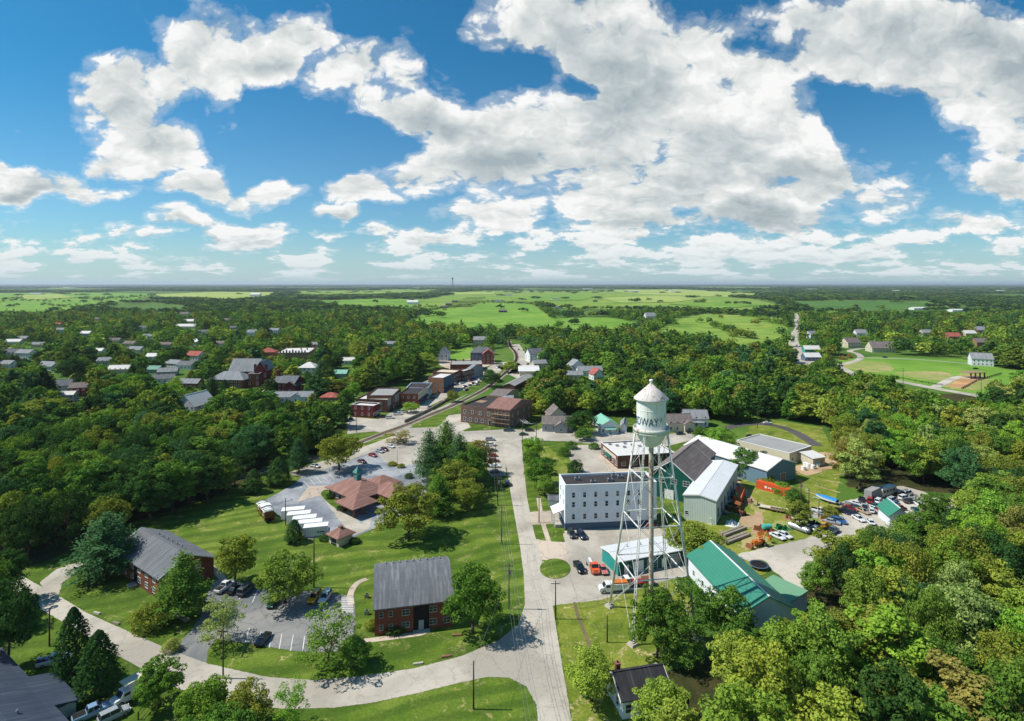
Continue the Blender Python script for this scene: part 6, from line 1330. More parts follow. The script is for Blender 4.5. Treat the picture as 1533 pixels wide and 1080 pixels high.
def tpx(kind, colour, px, py, H, Wd, label, group=None): p = P(px, py); return tree(kind, colour, p.x, p.y, H, Wd, label, group)
# ---- single trees one can point at
T = [('round', 'green', 708, 948, 17, 12.5, 'big dense round maple beside the curved-roof apartment block'),
     ('pine', 'green', 273, 924, 15.5, 11.5, 'tall layered bright green tree in front of the second apartment block'),
     ('pine', 'blue', 160, 862, 17, 16, 'spreading pine at the shaded corner of the second apartment block'),
     ('shrub', 'olive', 225, 940, 7, 8.8, 'broad rounded dark bush at the foot of the layered tree'), ('shrub', 'pale', 256, 974, 3.2, 4.2, 'small clipped ball bush at the car park entrance'),
     ('cedar', 'deep', 110, 1018, 14.5, 6.6, 'pointed dark cedar further from the camera of the pair'), ('cedar', 'deep', 147, 1044, 12.8, 7.2, 'pointed dark cedar nearer the gravel drive of the pair'),
     ('oval', 'olive', 353, 874, 13, 9.5, 'dark rusty-green conical tree behind the black car'), ('round', 'mid', 427, 903, 12.5, 13, 'feathery green tree shading the middle of the apartment car park'),
     ('loose', 'pale', 332, 964, 10, 9.8, 'thin sparse-leaved tree beside the car park entrance'), ('loose', 'mid', 492, 1004, 13, 12, 'wide light green tree between the front bays and the road'), ('round', 'green', 532, 998, 6, 6, 'small dark tree tucked under the wide light green one'),
     ('cedar', 'dark', 440, 812, 7.0, 5.2, 'small pointed evergreen beside the white storage units'), ('round', 'olive', 612, 806, 17, 17, 'large dark oak on the lawn beside the bank lot'),
     ('pine', 'green', 657, 771, 14, 11, 'bright green tree next to the lawn oak'), ('round', 'olive', 680, 745, 14, 15, 'brown-green tree above the lawn in the clump'), ('pine', 'blue', 643, 722, 21, 13, 'tallest dark pine of the clump by the bank'),
     ('pine', 'green', 668, 708, 22, 15, 'bright green pine in the middle of the clump by the bank'), ('pine', 'blue', 688, 720, 19, 13, 'dark pine toward the road side of the clump'), ('round', 'green', 704, 728, 16, 13, 'leafy green tree at the lower road side of the clump'), ('round', 'brown', 716, 712, 16, 12, 'rusty brown-green tree beside the parked line'), ('round', 'olive', 700, 762, 11, 12, 'olive tree hanging over the lawn below the clump'), ('pine', 'dark', 656, 745, 13, 10, 'dark pine low in the clump beside the bank drive'),
     ('round', 'olive', 507, 704, 16.5, 16.5, 'broad oak between the parked red cars and the wood'), ('pine', 'blue', 447, 708, 15, 9, 'dense blue-green spruce on the lawn strip by the bank'), ('cedar', 'dark', 417, 726, 11, 9, 'squat dark evergreen next to the blue-green spruce'), ('cedar', 'dark', 379, 738, 9, 7, 'small dark evergreen by the end of the bank lot'),
     ('loose', 'brown', 596, 664, 6.5, 14, 'low brown-leaved tree over the silver car by the railway'), ('round', 'bright', 615, 618, 7, 10, 'small bright street tree beside the white parked cars'), ('round', 'olive', 738, 606, 7, 9, 'small street tree at the end of the retaining wall') if False else ('round', 'olive', 677, 602, 8, 8, 'small round tree at the end of the retaining wall'),
     ('round', 'dark', 737, 580, 12, 16, 'dark tree beside the railway behind the mill'), ('round', 'yellow', 765, 558, 11, 14, 'yellow-green tree by the railway crossing'), ('round', 'green', 733, 564, 7, 9, 'small tree on the verge by the crossing'),
     ('round', 'bright', 798, 690, 12, 9, 'slim bright tree beside the pavement across the road'), ('round', 'green', 808, 728, 11.5, 12, 'green tree at the lawn edge across the road') , ('round', 'mid', 815, 742, 8, 8, 'lower tree beside the driveway of the white building'), ('cedar', 'dark', 790, 688, 6, 5, 'tiny dark conical shrub on the verge') if False else ('round', 'green', 797, 704, 9, 8, 'leafy tree between the slim tree and the driveway'),
     ('shrub', 'green', 845, 682, 4.6, 7, 'round bush nearer the worn car park of the pair'), ('shrub', 'green', 855, 672, 4.4, 7, 'round bush nearer the street of the pair'), ('shrub', 'dark', 861, 708, 6.5, 7.5, 'dark round bush at the corner of the black tar roof'), ('shrub', 'green', 889, 672, 3.5, 6, 'low round bush beside the brick shop'),
     ('round', 'yellow', 886, 1050, 10.2, 9.2, 'round yellow-green tree on the lawn below the tower'), ('round', 'bright', 1076, 684, 14, 15, 'bright green round tree beside the dark green gables'), ('round', 'green', 1049, 662, 8, 8, 'small tree beside the parked navy cars'),
     ('oval', 'green', 1115, 714, 12, 10, 'green tree in front of the blue-grey warehouse, the taller'), ('oval', 'dark', 1136, 712, 10, 9, 'darker tree next to the warehouse gable'), ('shrub', 'olive', 1148, 728, 5, 9, 'bush behind the lettered container'), ('shrub', 'green', 1190, 750, 5.5, 8, 'bush at the door end of the lettered container'), ('shrub', 'mid', 1170, 738, 5, 8, 'bush between the container and the warehouse'),
     ('oval', 'olive', 1196, 790, 9, 8, 'yellowish tree on the yard fence line'), ('shrub', 'olive', 1243, 776, 5, 6, 'small olive bush beside the boat trailer'), ('round', 'olive', 1040, 838, 10, 16, 'wide olive thicket between the teal garage and the yard'), ('shrub', 'brown', 1022, 812, 6, 11, 'brownish thicket behind the teal garage'),
     ('oval', 'green', 237, 1058, 8.6, 7.8, 'round-topped tree standing over the white box truck'), ('round', 'mid', 308, 1090, 9.2, 8.5, 'yellow-tinged tree at the bottom edge beside the road'), ('round', 'olive', 371, 1090, 8.2, 7, 'small round tree at the bottom edge below the pole'), ('loose', 'bright', 434, 1092, 8.6, 6.4, 'slender bright tree at the bottom of the road curve'), ('round', 'green', 340, 1130, 8.5, 9, 'dense green tree low at the bottom edge'), ('shrub', 'green', 285, 1125, 7, 7.5, 'green bush at the bottom edge by the gravel drive'),
     ('round', 'dark', 12, 1000, 20, 10.5, 'massive dark tree at the edge above the slate-blue roof'), ('round', 'green', -28, 940, 18, 12, 'dark green tree at the frame edge by the bent road'), ('oval', 'dark', 8, 905, 14, 9, 'dark tree closing the end of the bent road'),
     ('round', 'green', 984, 985, 15, 10, 'dark leafy tree at the foot of the tower ladder'), ('loose', 'green', 1032, 962, 14.5, 10, 'tall loose tree rising before the green roof'), ('oval', 'green', 1088, 968, 13, 9, 'leafy tree at the low corner of the green roof'), ('loose', 'green', 1018, 1002, 11, 9, 'loose green tree behind the black-roofed house'), ('round', 'green', 1118, 996, 8.5, 9, 'green tree touching the barn gable'),
     ('round', 'yellow', 990, 1088, 8, 9, 'yellow-green tree low in front of the black-roofed house'), ('round', 'olive', 1312, 838, 9.5, 12, 'olive tree standing before the small green-roofed workshop'), ('round', 'mid', 1347, 834, 10.5, 13, 'mid green tree screening the front of the workshop'), ('oval', 'green', 1380, 830, 12, 12, 'deep green tree beside the screened workshop'), ('round', 'yellow', 1288, 850, 9, 11, 'yellow-green tree leaning over the gravel yard edge'),
     ('shrub', 'olive', 556, 941, 2.6, 3.5, 'shrub at the corner of the curved-roof block'), ('shrub', 'dark', 592, 940, 2.4, 8, 'low dark shrub along the apartment front'), ('shrub', 'dark', 660, 928, 2.4, 7, 'low dark shrub past the apartment entrance'),
     ('shrub', 'dark', 495, 746, 2.4, 4, 'clipped bush at the bank side, the upper one'), ('shrub', 'dark', 512, 763, 2.3, 4.5, 'clipped bush at the bank corner, the lower one'), ('shrub', 'dark', 488, 808, 2, 5, 'low bush between the units and the kiosk'), ('shrub', 'dark', 531, 813, 2, 4, 'low bush at the far side of the kiosk'), ('shrub', 'dark', 612, 716, 2.5, 4, 'bush in the bank planting by the drive-through'), ('shrub', 'olive', 588, 697, 2, 5, 'bush in the bank planting by the flagpole'), ('shrub', 'olive', 600, 700, 2, 4, 'second bush in the bank planting by the flagpole'),
     ('round', 'mid', 925, 667, 10, 10, 'tree behind the brick shop beside the mint-roofed house') if False else ('round', 'dark', 871, 650, 13, 15, 'dark tree between the grey house and the mint-roofed house'), ('round', 'green', 873, 659, 6, 9, 'lower tree by the street in front of the dark one'),
     ('oval', 'green', 340, 612, 14, 9, 'dark narrow tree before the parish hall lawn') if False else ('cedar', 'dark', 336, 594, 12, 7, 'dark pointed evergreen against the parish hall front'), ('pine', 'dark', 318, 606, 20, 10, 'tall dark spruce beside the steep white gables'), ('pine', 'blue', 480, 575, 19, 13, 'tall blue-green pine beyond the school'), ('cedar', 'dark', 322, 560, 22, 10, 'tall black-green evergreen above the parish hall') if False else ('round', 'dark', 330, 562, 19, 22, 'huge dark tree behind the parish hall'),
     ('round', 'yellow', 378, 545, 15, 20, 'yellow-green tree behind the church roof'), ('round', 'green', 426, 566, 14, 24, 'broad green tree in front of the school'), ('round', 'yellow', 637, 556, 17, 22, 'yellow-green tree behind the main street shops'), ('round', 'green', 581, 586, 16, 16, 'tall green tree behind the grey roofed shop') if False else ('oval', 'bright', 530, 598, 12, 9, 'small bright tree behind the dark red shop'),
     ('round', 'gold', 578, 540, 14, 13, 'golden tree above the main street'), ('round', 'brown', 651, 528, 14, 13, 'reddish brown tree by the white gabled house'), ('round', 'gold', 998, 572, 12, 14, 'golden tree among the dark ones beyond the tower') , ('round', 'olive', 60, 642, 18, 26, 'very broad golden-olive tree in the town-side wood'), ('round', 'green', 190, 600, 20, 26, 'massive round green tree below the small white house'), ('oval', 'dark', 112, 576, 22, 16, 'tall dark tree behind the twin-gabled house'), ('round', 'pale', 666, 484, 12, 14, 'tree standing alone in the bright field') if False else ('round', 'dark', 860, 487, 14, 20, 'lone round tree in the bright field')]
for a in T: tpx(*a)
# ============================================================ the wood
def crown_rect(x, y, H, Wd):
    px = HX + x / y * F; s = F / y; top = HY + (CAMH - H) * s; bot = HY + (CAMH - H * .15) * s; r = Wd * .46 * s
    return px - r, top, px + r, bot
def blocked(x, y, H, Wd, footm=1.0):
    x0, y0, x1, y1 = crown_rect(x, y, H, Wd)
    for a, b, c, d, Z in KEEP:
        if y < Z and x0 < c and x1 > a and y0 < d and y1 > b:
            ox = min(x1, c) - max(x0, a); oy = min(y1, d) - max(y0, b)
            if ox > .14 * (c - a) + 2 and oy > .12 * (d - b): return True
    for f in FOOT:
        dx, dy = x - f[0], y - f[1]
        if len(f) > 4: ca, sa = math.cos(f[4]), math.sin(f[4]); dx, dy = dx * ca + dy * sa, -dx * sa + dy * ca
        if abs(dx) < f[2] + Wd * .22 * footm and abs(dy) < (f[3]) + Wd * .22 * footm: return True
    return False
# woodland outlines by where the trunks stand (photo px); everything above y=600 is wooded unless a clearing says no
WOODN = [[(-300, 560), (690, 550), (640, 566), (600, 578), (545, 587), (520, 592), (520, 625), (512, 650), (500, 672), (480, 682), (440, 692), (395, 706), (375, 722), (352, 742), (310, 756), (255, 772), (215, 792), (168, 800), (135, 828), (108, 842), (62, 858), (30, 856), (-300, 840)],
         [(-300, 900), (-20, 915), (-5, 945), (-10, 1010), (-300, 1200)],
         [(1236, 600), (1228, 655), (1262, 690), (1276, 735), (1300, 742), (1345, 724), (1400, 738), (1440, 755), (1425, 770), (1380, 785), (1340, 803), (1270, 832), (1238, 864), (1212, 895), (1215, 935), (1150, 975), (1110, 1000), (1050, 1050), (1005, 1085), (950, 1120), (930, 1400), (2400, 1400), (2400, 560), (1236, 560)],
         [(770, 560), (1236, 560), (1236, 640), (1170, 630), (1100, 632), (1062, 636), (1050, 628), (1000, 630), (940, 628), (905, 625), (870, 628), (845, 622), (800, 632), (775, 626)],
         [(770, 560), (800, 590), (812, 612), (790, 625), (772, 610)]]
CLEAR = [[(520, 655), (520, 592), (548, 585), (595, 577), (632, 567), (650, 552), (662, 530), (706, 528), (740, 533), (764, 512), (782, 512), (808, 545), (808, 566), (777, 580), (777, 640), (640, 655)],
         [(598, 489), (638, 469), (655, 443), (728, 443), (803, 456), (831, 477), (905, 475), (966, 483), (948, 500), (880, 505), (760, 502), (640, 497)],
         [(985, 497), (1010, 477), (1060, 470), (1172, 476), (1185, 505), (1165, 533), (1110, 535), (1060, 519), (1010, 511), (962, 510)],
         [(600, 456), (700, 437), (900, 436), (1000, 439), (1120, 447), (1190, 462), (1060, 467), (830, 462), (800, 453), (727, 451), (640, 463)],
         [(-80, 439), (120, 438), (235, 440), (190, 452), (125, 463), (90, 474), (-60, 480)], [(230, 441), (330, 437), (420, 438), (400, 446), (260, 449)], [(455, 452), (560, 447), (640, 449), (610, 462), (520, 463)], [(430, 436), (600, 433), (680, 434), (600, 441), (470, 444)], [(900, 434.5), (1020, 433.5), (1150, 441), (1090, 445), (960, 441)],
         [(1190, 532), (1253, 538), (1310, 532), (1440, 536), (1500, 550), (1560, 558), (1560, 600), (1505, 590), (1472, 602), (1345, 576), (1260, 566), (1190, 555)], [(1180, 452), (1300, 450), (1400, 455), (1360, 466), (1220, 468)],
         [(1184, 468), (1200, 468), (1203, 495), (1200, 540), (1180, 540), (1182, 500)], [(1265, 518), (1320, 518), (1345, 536), (1262, 540)],
         [(340, 600), (352, 583), (376, 586), (400, 590), (412, 606), (380, 612)] ]
EX = np.array([(t[0], t[1], t[3]) for t in TREES])
# visible lawn scatter in the pasture
cand = []
def gridpts(z0, z1, sp, xm=1.02):
    out = []; z = z0
    while z < z1:
        w = z * xm; n = int(2 * w / sp); off = rng.uniform(0, sp)
        for k in range(n): out.append((-w + off + k * sp + rng.uniform(-.36, .36) * sp, z + rng.uniform(-.36, .36) * sp))
        z += sp * .88
    return out
def in_any(px, py, polys):
    r = np.zeros(len(px), bool)
    for p in polys: r |= inpoly(px, py, p)
    return r
def paved_mask(X, Y):
    r = np.zeros(len(X), bool)
    for p in PAVED:
        xs_ = [a for a, b in p]; ys_ = [b for a, b in p]; sel = (X > min(xs_) - 2) & (X < max(xs_) + 2) & (Y > min(ys_) - 2) & (Y < max(ys_) + 2)
        if sel.any():
            idx = np.where(sel)[0]; h = inpoly(X[idx], Y[idx], p)
            for dx, dy in ((2.2, 0), (-2.2, 0), (0, 2.2), (0, -2.2)): h |= inpoly(X[idx] + dx, Y[idx] + dy, p)
            r[idx] |= h
    return r
pts = np.array(gridpts(84, 330, 9.6)); px = HX + pts[:, 0] / pts[:, 1] * F; py = HY + CAMH / pts[:, 1] * F
ok = in_any(px, py, WOODN) & ~in_any(px, py, CLEAR[:1] + CLEAR[-1:]) & ~paved_mask(pts[:, 0], pts[:, 1])
near = pts[ok]
def wood_colour(px, py, r):
    if px > 1180 and 560 < py < 1100:
        w = [('mid', 3), ('yellow', 1.1), ('olive', 2.4), ('green', 2.2), ('bright', 1.2), ('pale', 1.3), ('dark', .8), ('blue', .7), ('brown', .15)] if py > 650 else [('mid', 2), ('pale', 1), ('olive', 2), ('green', 2.6), ('dark', 1.6), ('yellow', .7)]
        if px > 1020 and py > 950 and px < 1300: w = [('mid', 3), ('bright', 2), ('yellow', 2), ('olive', 1)]
    elif px < 560 and py > 640: w = [('dark', 2.6), ('green', 3), ('mid', 1.6), ('blue', 1.3), ('olive', 1.1), ('deep', .8)]
    elif 1000 < px <= 1300 and py > 940: w = [('mid', 3), ('bright', 2), ('yellow', 2), ('olive', 1)]
    else: w = [('dark', 1.8), ('green', 3), ('mid', 2.2), ('blue', .9), ('olive', 1.2), ('yellow', .6), ('brown', .06)]
    s = sum(b for a, b in w) * r
    for a, b in w:
        s -= b
        if s <= 0: return a
    return w[0][0]
picked = []
for x, y in near:
    Wd = rng.uniform(10.5, 15.5) * (1 if y > 150 else .9); H = rng.uniform(12.5, 19)
    if len(EX) and (np.hypot(EX[:, 0] - x, EX[:, 1] - y) < (EX[:, 2] * .33 + Wd * .28)).any(): continue
    fit = False
    for s in (1, .78, .58):
        if not blocked(x, y, H * s, Wd * s): fit = True; break
    if not fit: continue
    p_, q_ = toPx((x, y, H * .6)); b_ = crown_rect(x, y, H * s, Wd * s)
    if b_[2] < -25 or b_[0] > 1558 or b_[1] > 1085: continue
    picked.append((y, x, H * s, Wd * s, wood_colour(*toPx((x, y, 0)), rng.random())))
# thin out hidden stems: keep the stems that show, the nearest ones being the largest
picked.sort(key=lambda a: -(a[3] * a[2]) / a[0] ** 2)
NB = 292 - sum(1 for t in T if t[0] not in NAMES)
indiv, rest = picked[:NB], picked[NB:]
CN = dict(dark='dark green', green='deep green', mid='mid green', yellow='yellow-green', olive='olive green', bright='bright green', pale='pale green', blue='blue-green', brown='brownish green', deep='blackish green', gold='golden')
LM = [('the white-roofed brick shop', 940, 680), ('the dark warehouse drive', 1150, 640), ('the camper in the yard', 1327, 742), ('the gravel yard', 1225, 830), ('the barn gable', 1190, 940), ('the black-roofed house', 1000, 1030), ('the far straight road', 1400, 590), ('the outbuilding by the warehouse', 1225, 690), ('the second apartment block', 190, 830), ('the bent road end', 20, 860), ('the red caboose', 385, 752), ('the broad oak by the red cars', 507, 703), ('the dark red shop', 520, 625), ('the steep white gables', 293, 618), ('the dark brick house', 125, 592), ('the slate-blue roof', -10, 1010), ('the grey house across the lot', 834, 640), ('the orange lettered container', 1160, 741), ('the boat with blue cover', 1240, 745)]
LMW = [(n, P(a, b)) for n, a, b in LM]
SHP = dict(round='round', wide='broad', oval='oval', tall='slim', loose='thin-leaved')
ORD = 'first second third fourth fifth sixth seventh eighth ninth tenth eleventh twelfth thirteenth fourteenth fifteenth sixteenth seventeenth eighteenth nineteenth twentieth'.split()
ORD += ['twenty-' + o for o in ORD[:9]] + ['thirtieth'] + ['thirty-' + o for o in ORD[:9]] + ['fortieth'] + ['forty-' + o for o in ORD[:9]]
info = []
for (y, x, H, Wd, colr) in indiv:
    shp = rng.choice(['round', 'round', 'wide', 'oval', 'oval', 'tall', 'loose'])
    if Wd < 9: shp = rng.choice(['oval', 'round'])
    lm, d = min(((n, (Vector((x, y, 0)) - v).length) for n, v in LMW), key=lambda a: a[1])
    info.append([lm, CN[colr] + ' ' + SHP[shp], d, shp, colr, x, y, H, Wd])
cnt = {}
for it in sorted(info, key=lambda a: a[2]):
    k = (it[0], it[1]); cnt[k] = cnt.get(k, 0) + 1; n = cnt[k]
    tree(it[3], it[4], it[5], it[6], it[7] / (1 if it[3] != 'tall' else .95), it[8], f'{it[1]} tree, {ORD[min(n, 49) - 1]} such one out from {it[0]}', 'trees of the surrounding woods')
# ---- the rest of the wood and the far country: one object
TPL = {}
def template(lod, i):
    if (lod, i) not in TPL:
        rs = np.random.RandomState(100 * lod + i); kind = ['round', 'oval', 'wide', 'oval', 'round', 'pine' if lod < 2 else 'tall'][i]
        if lod == 0: Qv, Vv = crown_pts(kind, rs, .17 if kind != 'pine' else .4, 1.15)
        elif lod == 1:
            Qv, Vv = crown_pts(kind, rs, .05, 2.0)
            if len(Qv) > 210: sel = rs.permutation(len(Qv))[:210]; Qv, Vv = Qv[sel], Vv[sel]
        else:
            Qv, Vv = crown_pts(kind, rs, .03, 4.2); sel = rs.permutation(len(Qv))[:46]; Qv, Vv = Qv[sel], Vv[sel]
        TPL[lod, i] = (Qv, Vv)
    return TPL[lod, i]
bank_ = {0: [], 1: [], 2: []}
def add_far(lod, x, y, H, Wd, colr, bright=1.0):
    bank_[lod].append((x, y, H, Wd, colr, bright))
for (y, x, H, Wd, colr) in rest: add_far(0, x, y, H, Wd, colr)
def band(z0, z1, sp, lod, sel, wr=(12, 19), hr=(13, 20), field_p=0.0, jb=(.85, 1.15)):
    pts = np.array(gridpts(z0, z1, sp, 1.2)); px = HX + pts[:, 0] / pts[:, 1] * F; py = HY + CAMH / pts[:, 1] * F
    inC = in_any(px, py, CLEAR); pv = paved_mask(pts[:, 0], pts[:, 1])
    for i in range(len(pts)):
        if pv[i]: continue
        if inC[i] and rng.random() > field_p: continue
        if not sel(px[i], py[i], pts[i]): continue
        x, y = pts[i]; Wd = rng.uniform(*wr); H = rng.uniform(*hr)
        if len(EX) and y < 700 and (np.hypot(EX[:, 0] - x, EX[:, 1] - y) < (EX[:, 2] * .36 + Wd * .28)).any(): continue
        good = False
        for s in (1, .75, .55):
            if not blocked(x, y, H * s, Wd * s): good = True; break
        if good: add_far(lod, x, y, H * s, Wd * s, wood_colour(px[i], py[i], rng.random()) if lod < 2 else rng.choice(['dark', 'green', 'green', 'blue', 'mid']), rng.uniform(*jb) * (1 if lod < 2 else .62))
nz = lambda x, y, s, k=0: math.sin(x / s * 1.3 + k) * math.cos(y / s + k * 2.1) + .6 * math.sin(x / s * 2.7 + y / s * 1.9 + k * 3) 
band(330, 560, 12.5, 0, lambda a, b, p: nz(p[0], p[1], 45) > -1.05, (13, 21), (11, 22), jb=(.65, 1.2))
band(560, 1250, 15, 1, lambda a, b, p: nz(p[0], p[1], 60) > -.9, (14, 22), (10, 22), jb=(.6, 1.2))
# hedges and scattered field trees
band(560, 1300, 40, 1, lambda a, b, p: nz(p[0], p[1], 40, 2) > .55 and a > 790, (12, 20), (10, 15), field_p=.30)
band(1250, 2700, 24, 2, lambda a, b, p: nz(p[0], p[1], 170, 1) > (.0 if a < 600 else .25) or abs(math.sin(p[1] / 210 + p[0] / 1500)) < .10, (20, 32), (11, 17), field_p=.012)
band(2700, 6000, 52, 2, lambda a, b, p: nz(p[0], p[1], 520, 3) > .1 or abs(math.sin(p[1] / 520 + p[0] / 2500)) < .13, (50, 80), (11, 17), field_p=.02)
band(6000, 14000, 120, 2, lambda a, b, p: nz(p[0], p[1], 1500, 4) > -.2, (120, 190), (12, 22), field_p=.3)
for (a, b, c_, d_, n, hh) in ((826, 476, 800, 456, 26, 13), (641, 467, 728, 453, 30, 8), (728, 453, 803, 456, 26, 8), (596, 462, 655, 461, 14, 13), (905, 473, 1025, 476, 46, 17), (930, 480, 1010, 486, 26, 15), (915, 470, 1035, 470, 40, 15), (1060, 486, 1100, 500, 14, 12), (1090, 503, 1130, 508, 10, 14), (560, 461, 636, 470, 26, 12), (1105, 472, 1180, 490, 22, 13), (1040, 468, 1185, 474, 30, 13), (0, 474, 90, 477, 26, 15), (60, 458, 120, 461, 12, 13), (0, 452, 110, 452, 18, 12), (140, 450, 232, 444, 40, 16), (850, 466, 905, 463, 14, 12)):
    for k in range(n):
        t = (k + rng.random()) / n; p = P(a + (c_ - a) * t + rng.gauss(0, 1), b + (d_ - b) * t + rng.gauss(0, .9))
        H = hh * rng.uniform(.7, 1.2); Wd = rng.uniform(9, 16)
        if not blocked(p.x, p.y, H, Wd): add_far(1, p.x, p.y, H, Wd, rng.choice(['dark', 'green', 'green', 'olive', 'mid']), 1.0)
for lod, items in bank_.items():
    QQ, VV, TT = [], [], []
    groups = {}
    for it in items: groups.setdefault(rng.randrange(6) if lod < 2 else rng.randrange(6), []).append(it)
    for gi, its in groups.items():
        Qv, Vv = template(lod, gi); n = len(its); b0 = [13.2, 10.8, 16.2, 10.8, 13.2, 8.6 if lod < 2 else 9.2][gi]
        A = nrng.uniform(0, 6.28, n); sx = np.array([i[3] for i in its]) / b0; sz = np.array([i[2] for i in its]) / 14.4
        ca, sa = np.cos(A) * sx, np.sin(A) * sx; q = Qv[None]
        X = q[..., 0] * ca[:, None, None] - q[..., 1] * sa[:, None, None] + np.array([i[0] for i in its])[:, None, None]; Y = q[..., 0] * sa[:, None, None] + q[..., 1] * ca[:, None, None] + np.array([i[1] for i in its])[:, None, None]
        Z = q[..., 2] * sz[:, None, None]
        QQ.append(np.stack([X, Y, Z], -1).reshape(-1, 4, 3)); VV.append(np.tile(Vv, n))
        tc = np.array([np.array(TC[i[4]][:3]) * i[5] * (1 + np.array([nrng.uniform(-.12, .12), nrng.uniform(-.08, .08), nrng.uniform(-.1, .1)])) for i in its]); TT.append(np.repeat(tc, len(Qv), 0))
    Q_ = np.concatenate(QQ); print('LOD', lod, len(items), len(Q_), flush=True)
    bank_[lod] = (Q_, np.concatenate(VV), np.concatenate(TT))
me = quads_mesh('woodland', np.concatenate([bank_[k][0] for k in bank_]), np.concatenate([bank_[k][1] for k in bank_]), M_LEAFA, np.concatenate([bank_[k][2] for k in bank_]))
o = bpy.data.objects.new('woodland', me); link(o); prop(o, 'trees of the town and farmland stretching away to the horizon', 'woodland', kind='stuff')
# horizon woods beyond 14 km: low solid canopy ridges
rs = np.random.RandomState(5); mb = MB()
for k in range(26):
    z = 13000 + k * 1150; hh = 16 + rs.uniform(0, 12); w = z * 1.0; n = 150; prev = None
    for i in range(n):
        x0 = -w + 2 * w * i / n; x1 = -w + 2 * w * (i + 1) / n
        if rs.rand() < .22: continue
        h0 = hh * rs.uniform(.6, 1.1) + 10 * math.sin(x0 / 5200 + k); zz = z + rs.uniform(-400, 400); dpt = rs.uniform(300, 900)
        mb.box(x0, x1 + 40, zz, zz + dpt, 0, max(6, h0), 0, (rs.uniform(10, 60), rs.uniform(40, 120)))
o = mb.build('horizon_woods', mat('canopy_far', C(50, 72, 40), .95, .3, .02)); prop(o, 'far woods along the skyline', 'woodland', kind='stuff')
print('trees', len(TREES), 'rest', len(rest), 'picked', len(picked), flush=True)
# ============================================================ sky, sun, haze, camera
SUN_EL, SUN_DIR = R(51.5), Vector((1.0, -.03, 0)).normalized()      # shadows fall along SUN_DIR
w = bpy.data.worlds.new('World'); scene.world = w; w.use_nodes = True; t = w.node_tree; t.nodes.clear(); nt = NT(t)
out = nt.node('ShaderNodeOutputWorld'); bg = nt.node('ShaderNodeBackground'); t.links.new(bg.outputs[0], out.inputs[0])
sky = nt.node('ShaderNodeTexSky'); sky.sky_type = 'NISHITA'; sky.sun_disc = False; sky.sun_elevation = SUN_EL
toSun = -SUN_DIR; sky.sun_rotation = math.atan2(toSun.x, toSun.y)
sky.altitude = 200; sky.air_density = 1.0; sky.dust_density = .6; sky.ozone_density = 2.5
tc = nt.node('ShaderNodeTexCoord').outputs['Generated']; sp = nt.node('ShaderNodeSeparateXYZ'); nt.put(sp.inputs[0], tc)
X, Y, Z = sp.outputs
yy = nt.m('MAXIMUM', nt.m('ABSOLUTE', Y), .08); u = nt.m('DIVIDE', X, yy); v = nt.m('MAXIMUM', nt.m('DIVIDE', Z, yy), 0.0)
C0 = .15
def dom(u, v):
    cb = nt.node('ShaderNodeCombineXYZ'); nt.put(cb.inputs[0], nt.m('MULTIPLY', u, 3.2)); nt.put(cb.inputs[1], nt.m('MULTIPLY', nt.m('LOGARITHM', nt.m('ADD', v, C0), math.e), 2.3)); return cb.outputs[0]
# where the big clouds stand (direction tangents): x, y, rx, ry, weight
BL = [(165, 145, 85, 70, 1), (225, 215, 70, 42, .9), (320, 75, 105, 80, 1), (240, 130, 80, 50, .9), (400, 90, 90, 60, .95), (300, 125, 110, 55, .8), (455, 50, 80, 55, .9), (600, 175, 90, 50, .95), (540, 110, 80, 50, .8), (165, 242, 48, 24, .8), (680, 130, 70, 40, .4),
      (72, 280, 110, 30, 1), (270, 280, 70, 26, .95), (370, 290, 85, 22, .9), (560, 297, 60, 24, .9), (520, 330, 32, 11, .8),
      (790, 215, 160, 75, 1), (640, 265, 75, 30, .85), (900, 40, 170, 110, 1.1), (1040, 130, 220, 130, 1.1), (900, 200, 150, 90, 1), (1130, 230, 190, 95, 1.1), (960, 290, 200, 55, .95), (1130, 315, 120, 30, .9), (760, 60, 60, 40, .5), (760, 320, 90, 26, .8),
      (1330, 50, 200, 85, 1.1), (1480, 120, 140, 110, 1.1), (1500, 270, 75, 45, .95), (1320, 292, 62, 42, .9), (1240, 320, 70, 22, .7), (1420, 345, 150, 26, .7), (1150, 370, 160, 24, .5), (240, 340, 70, 20, .6), (370, 345, 80, 18, .6), (650, 350, 90, 16, .5)]
HO = [(560, 20, 60, 22, -.5), (735, 105, 60, 30, -.45), (1335, 215, 85, 85, -.75), (1175, 60, 55, 36, -.55), (430, 190, 60, 70, -.5), (500, 240, 130, 40, -.5), (60, 60, 90, 90, -.5), (830, 130, 40, 18, -.5), (1030, 310, 30, 12, -.3)]
BEL = [(205, 170, 95, 45), (350, 100, 110, 45), (880, 70, 150, 95), (960, 120, 160, 80), (1010, 60, 160, 60), (1080, 235, 140, 50), (1200, 275, 90, 26), (1120, 330, 110, 22), (1300, 60, 150, 70), (1440, 110, 170, 70), (1490, 60, 120, 60), (60, 292, 70, 12), (620, 190, 90, 35), (780, 250, 110, 30), (990, 345, 90, 12), (700, 350, 90, 9), (240, 358, 80, 10)]
cuv = nt.node('ShaderNodeCombineXYZ'); nt.put(cuv.inputs[0], u); nt.put(cuv.inputs[1], v); cuv = cuv.outputs[0]
warp = nt.node('ShaderNodeTexNoise', noise_dimensions='2D', i_Scale=4.0); warp.inputs['Detail'].default_value = 6; nt.put(warp.inputs['Vector'], cuv)
wp = nt.vm('MULTIPLY', nt.vm('SUBTRACT', warp.outputs[1], (.5, .5, .5)), (.24, .17, 0)); cw = nt.vm('ADD', cuv, wp)
cov = None; belly = None
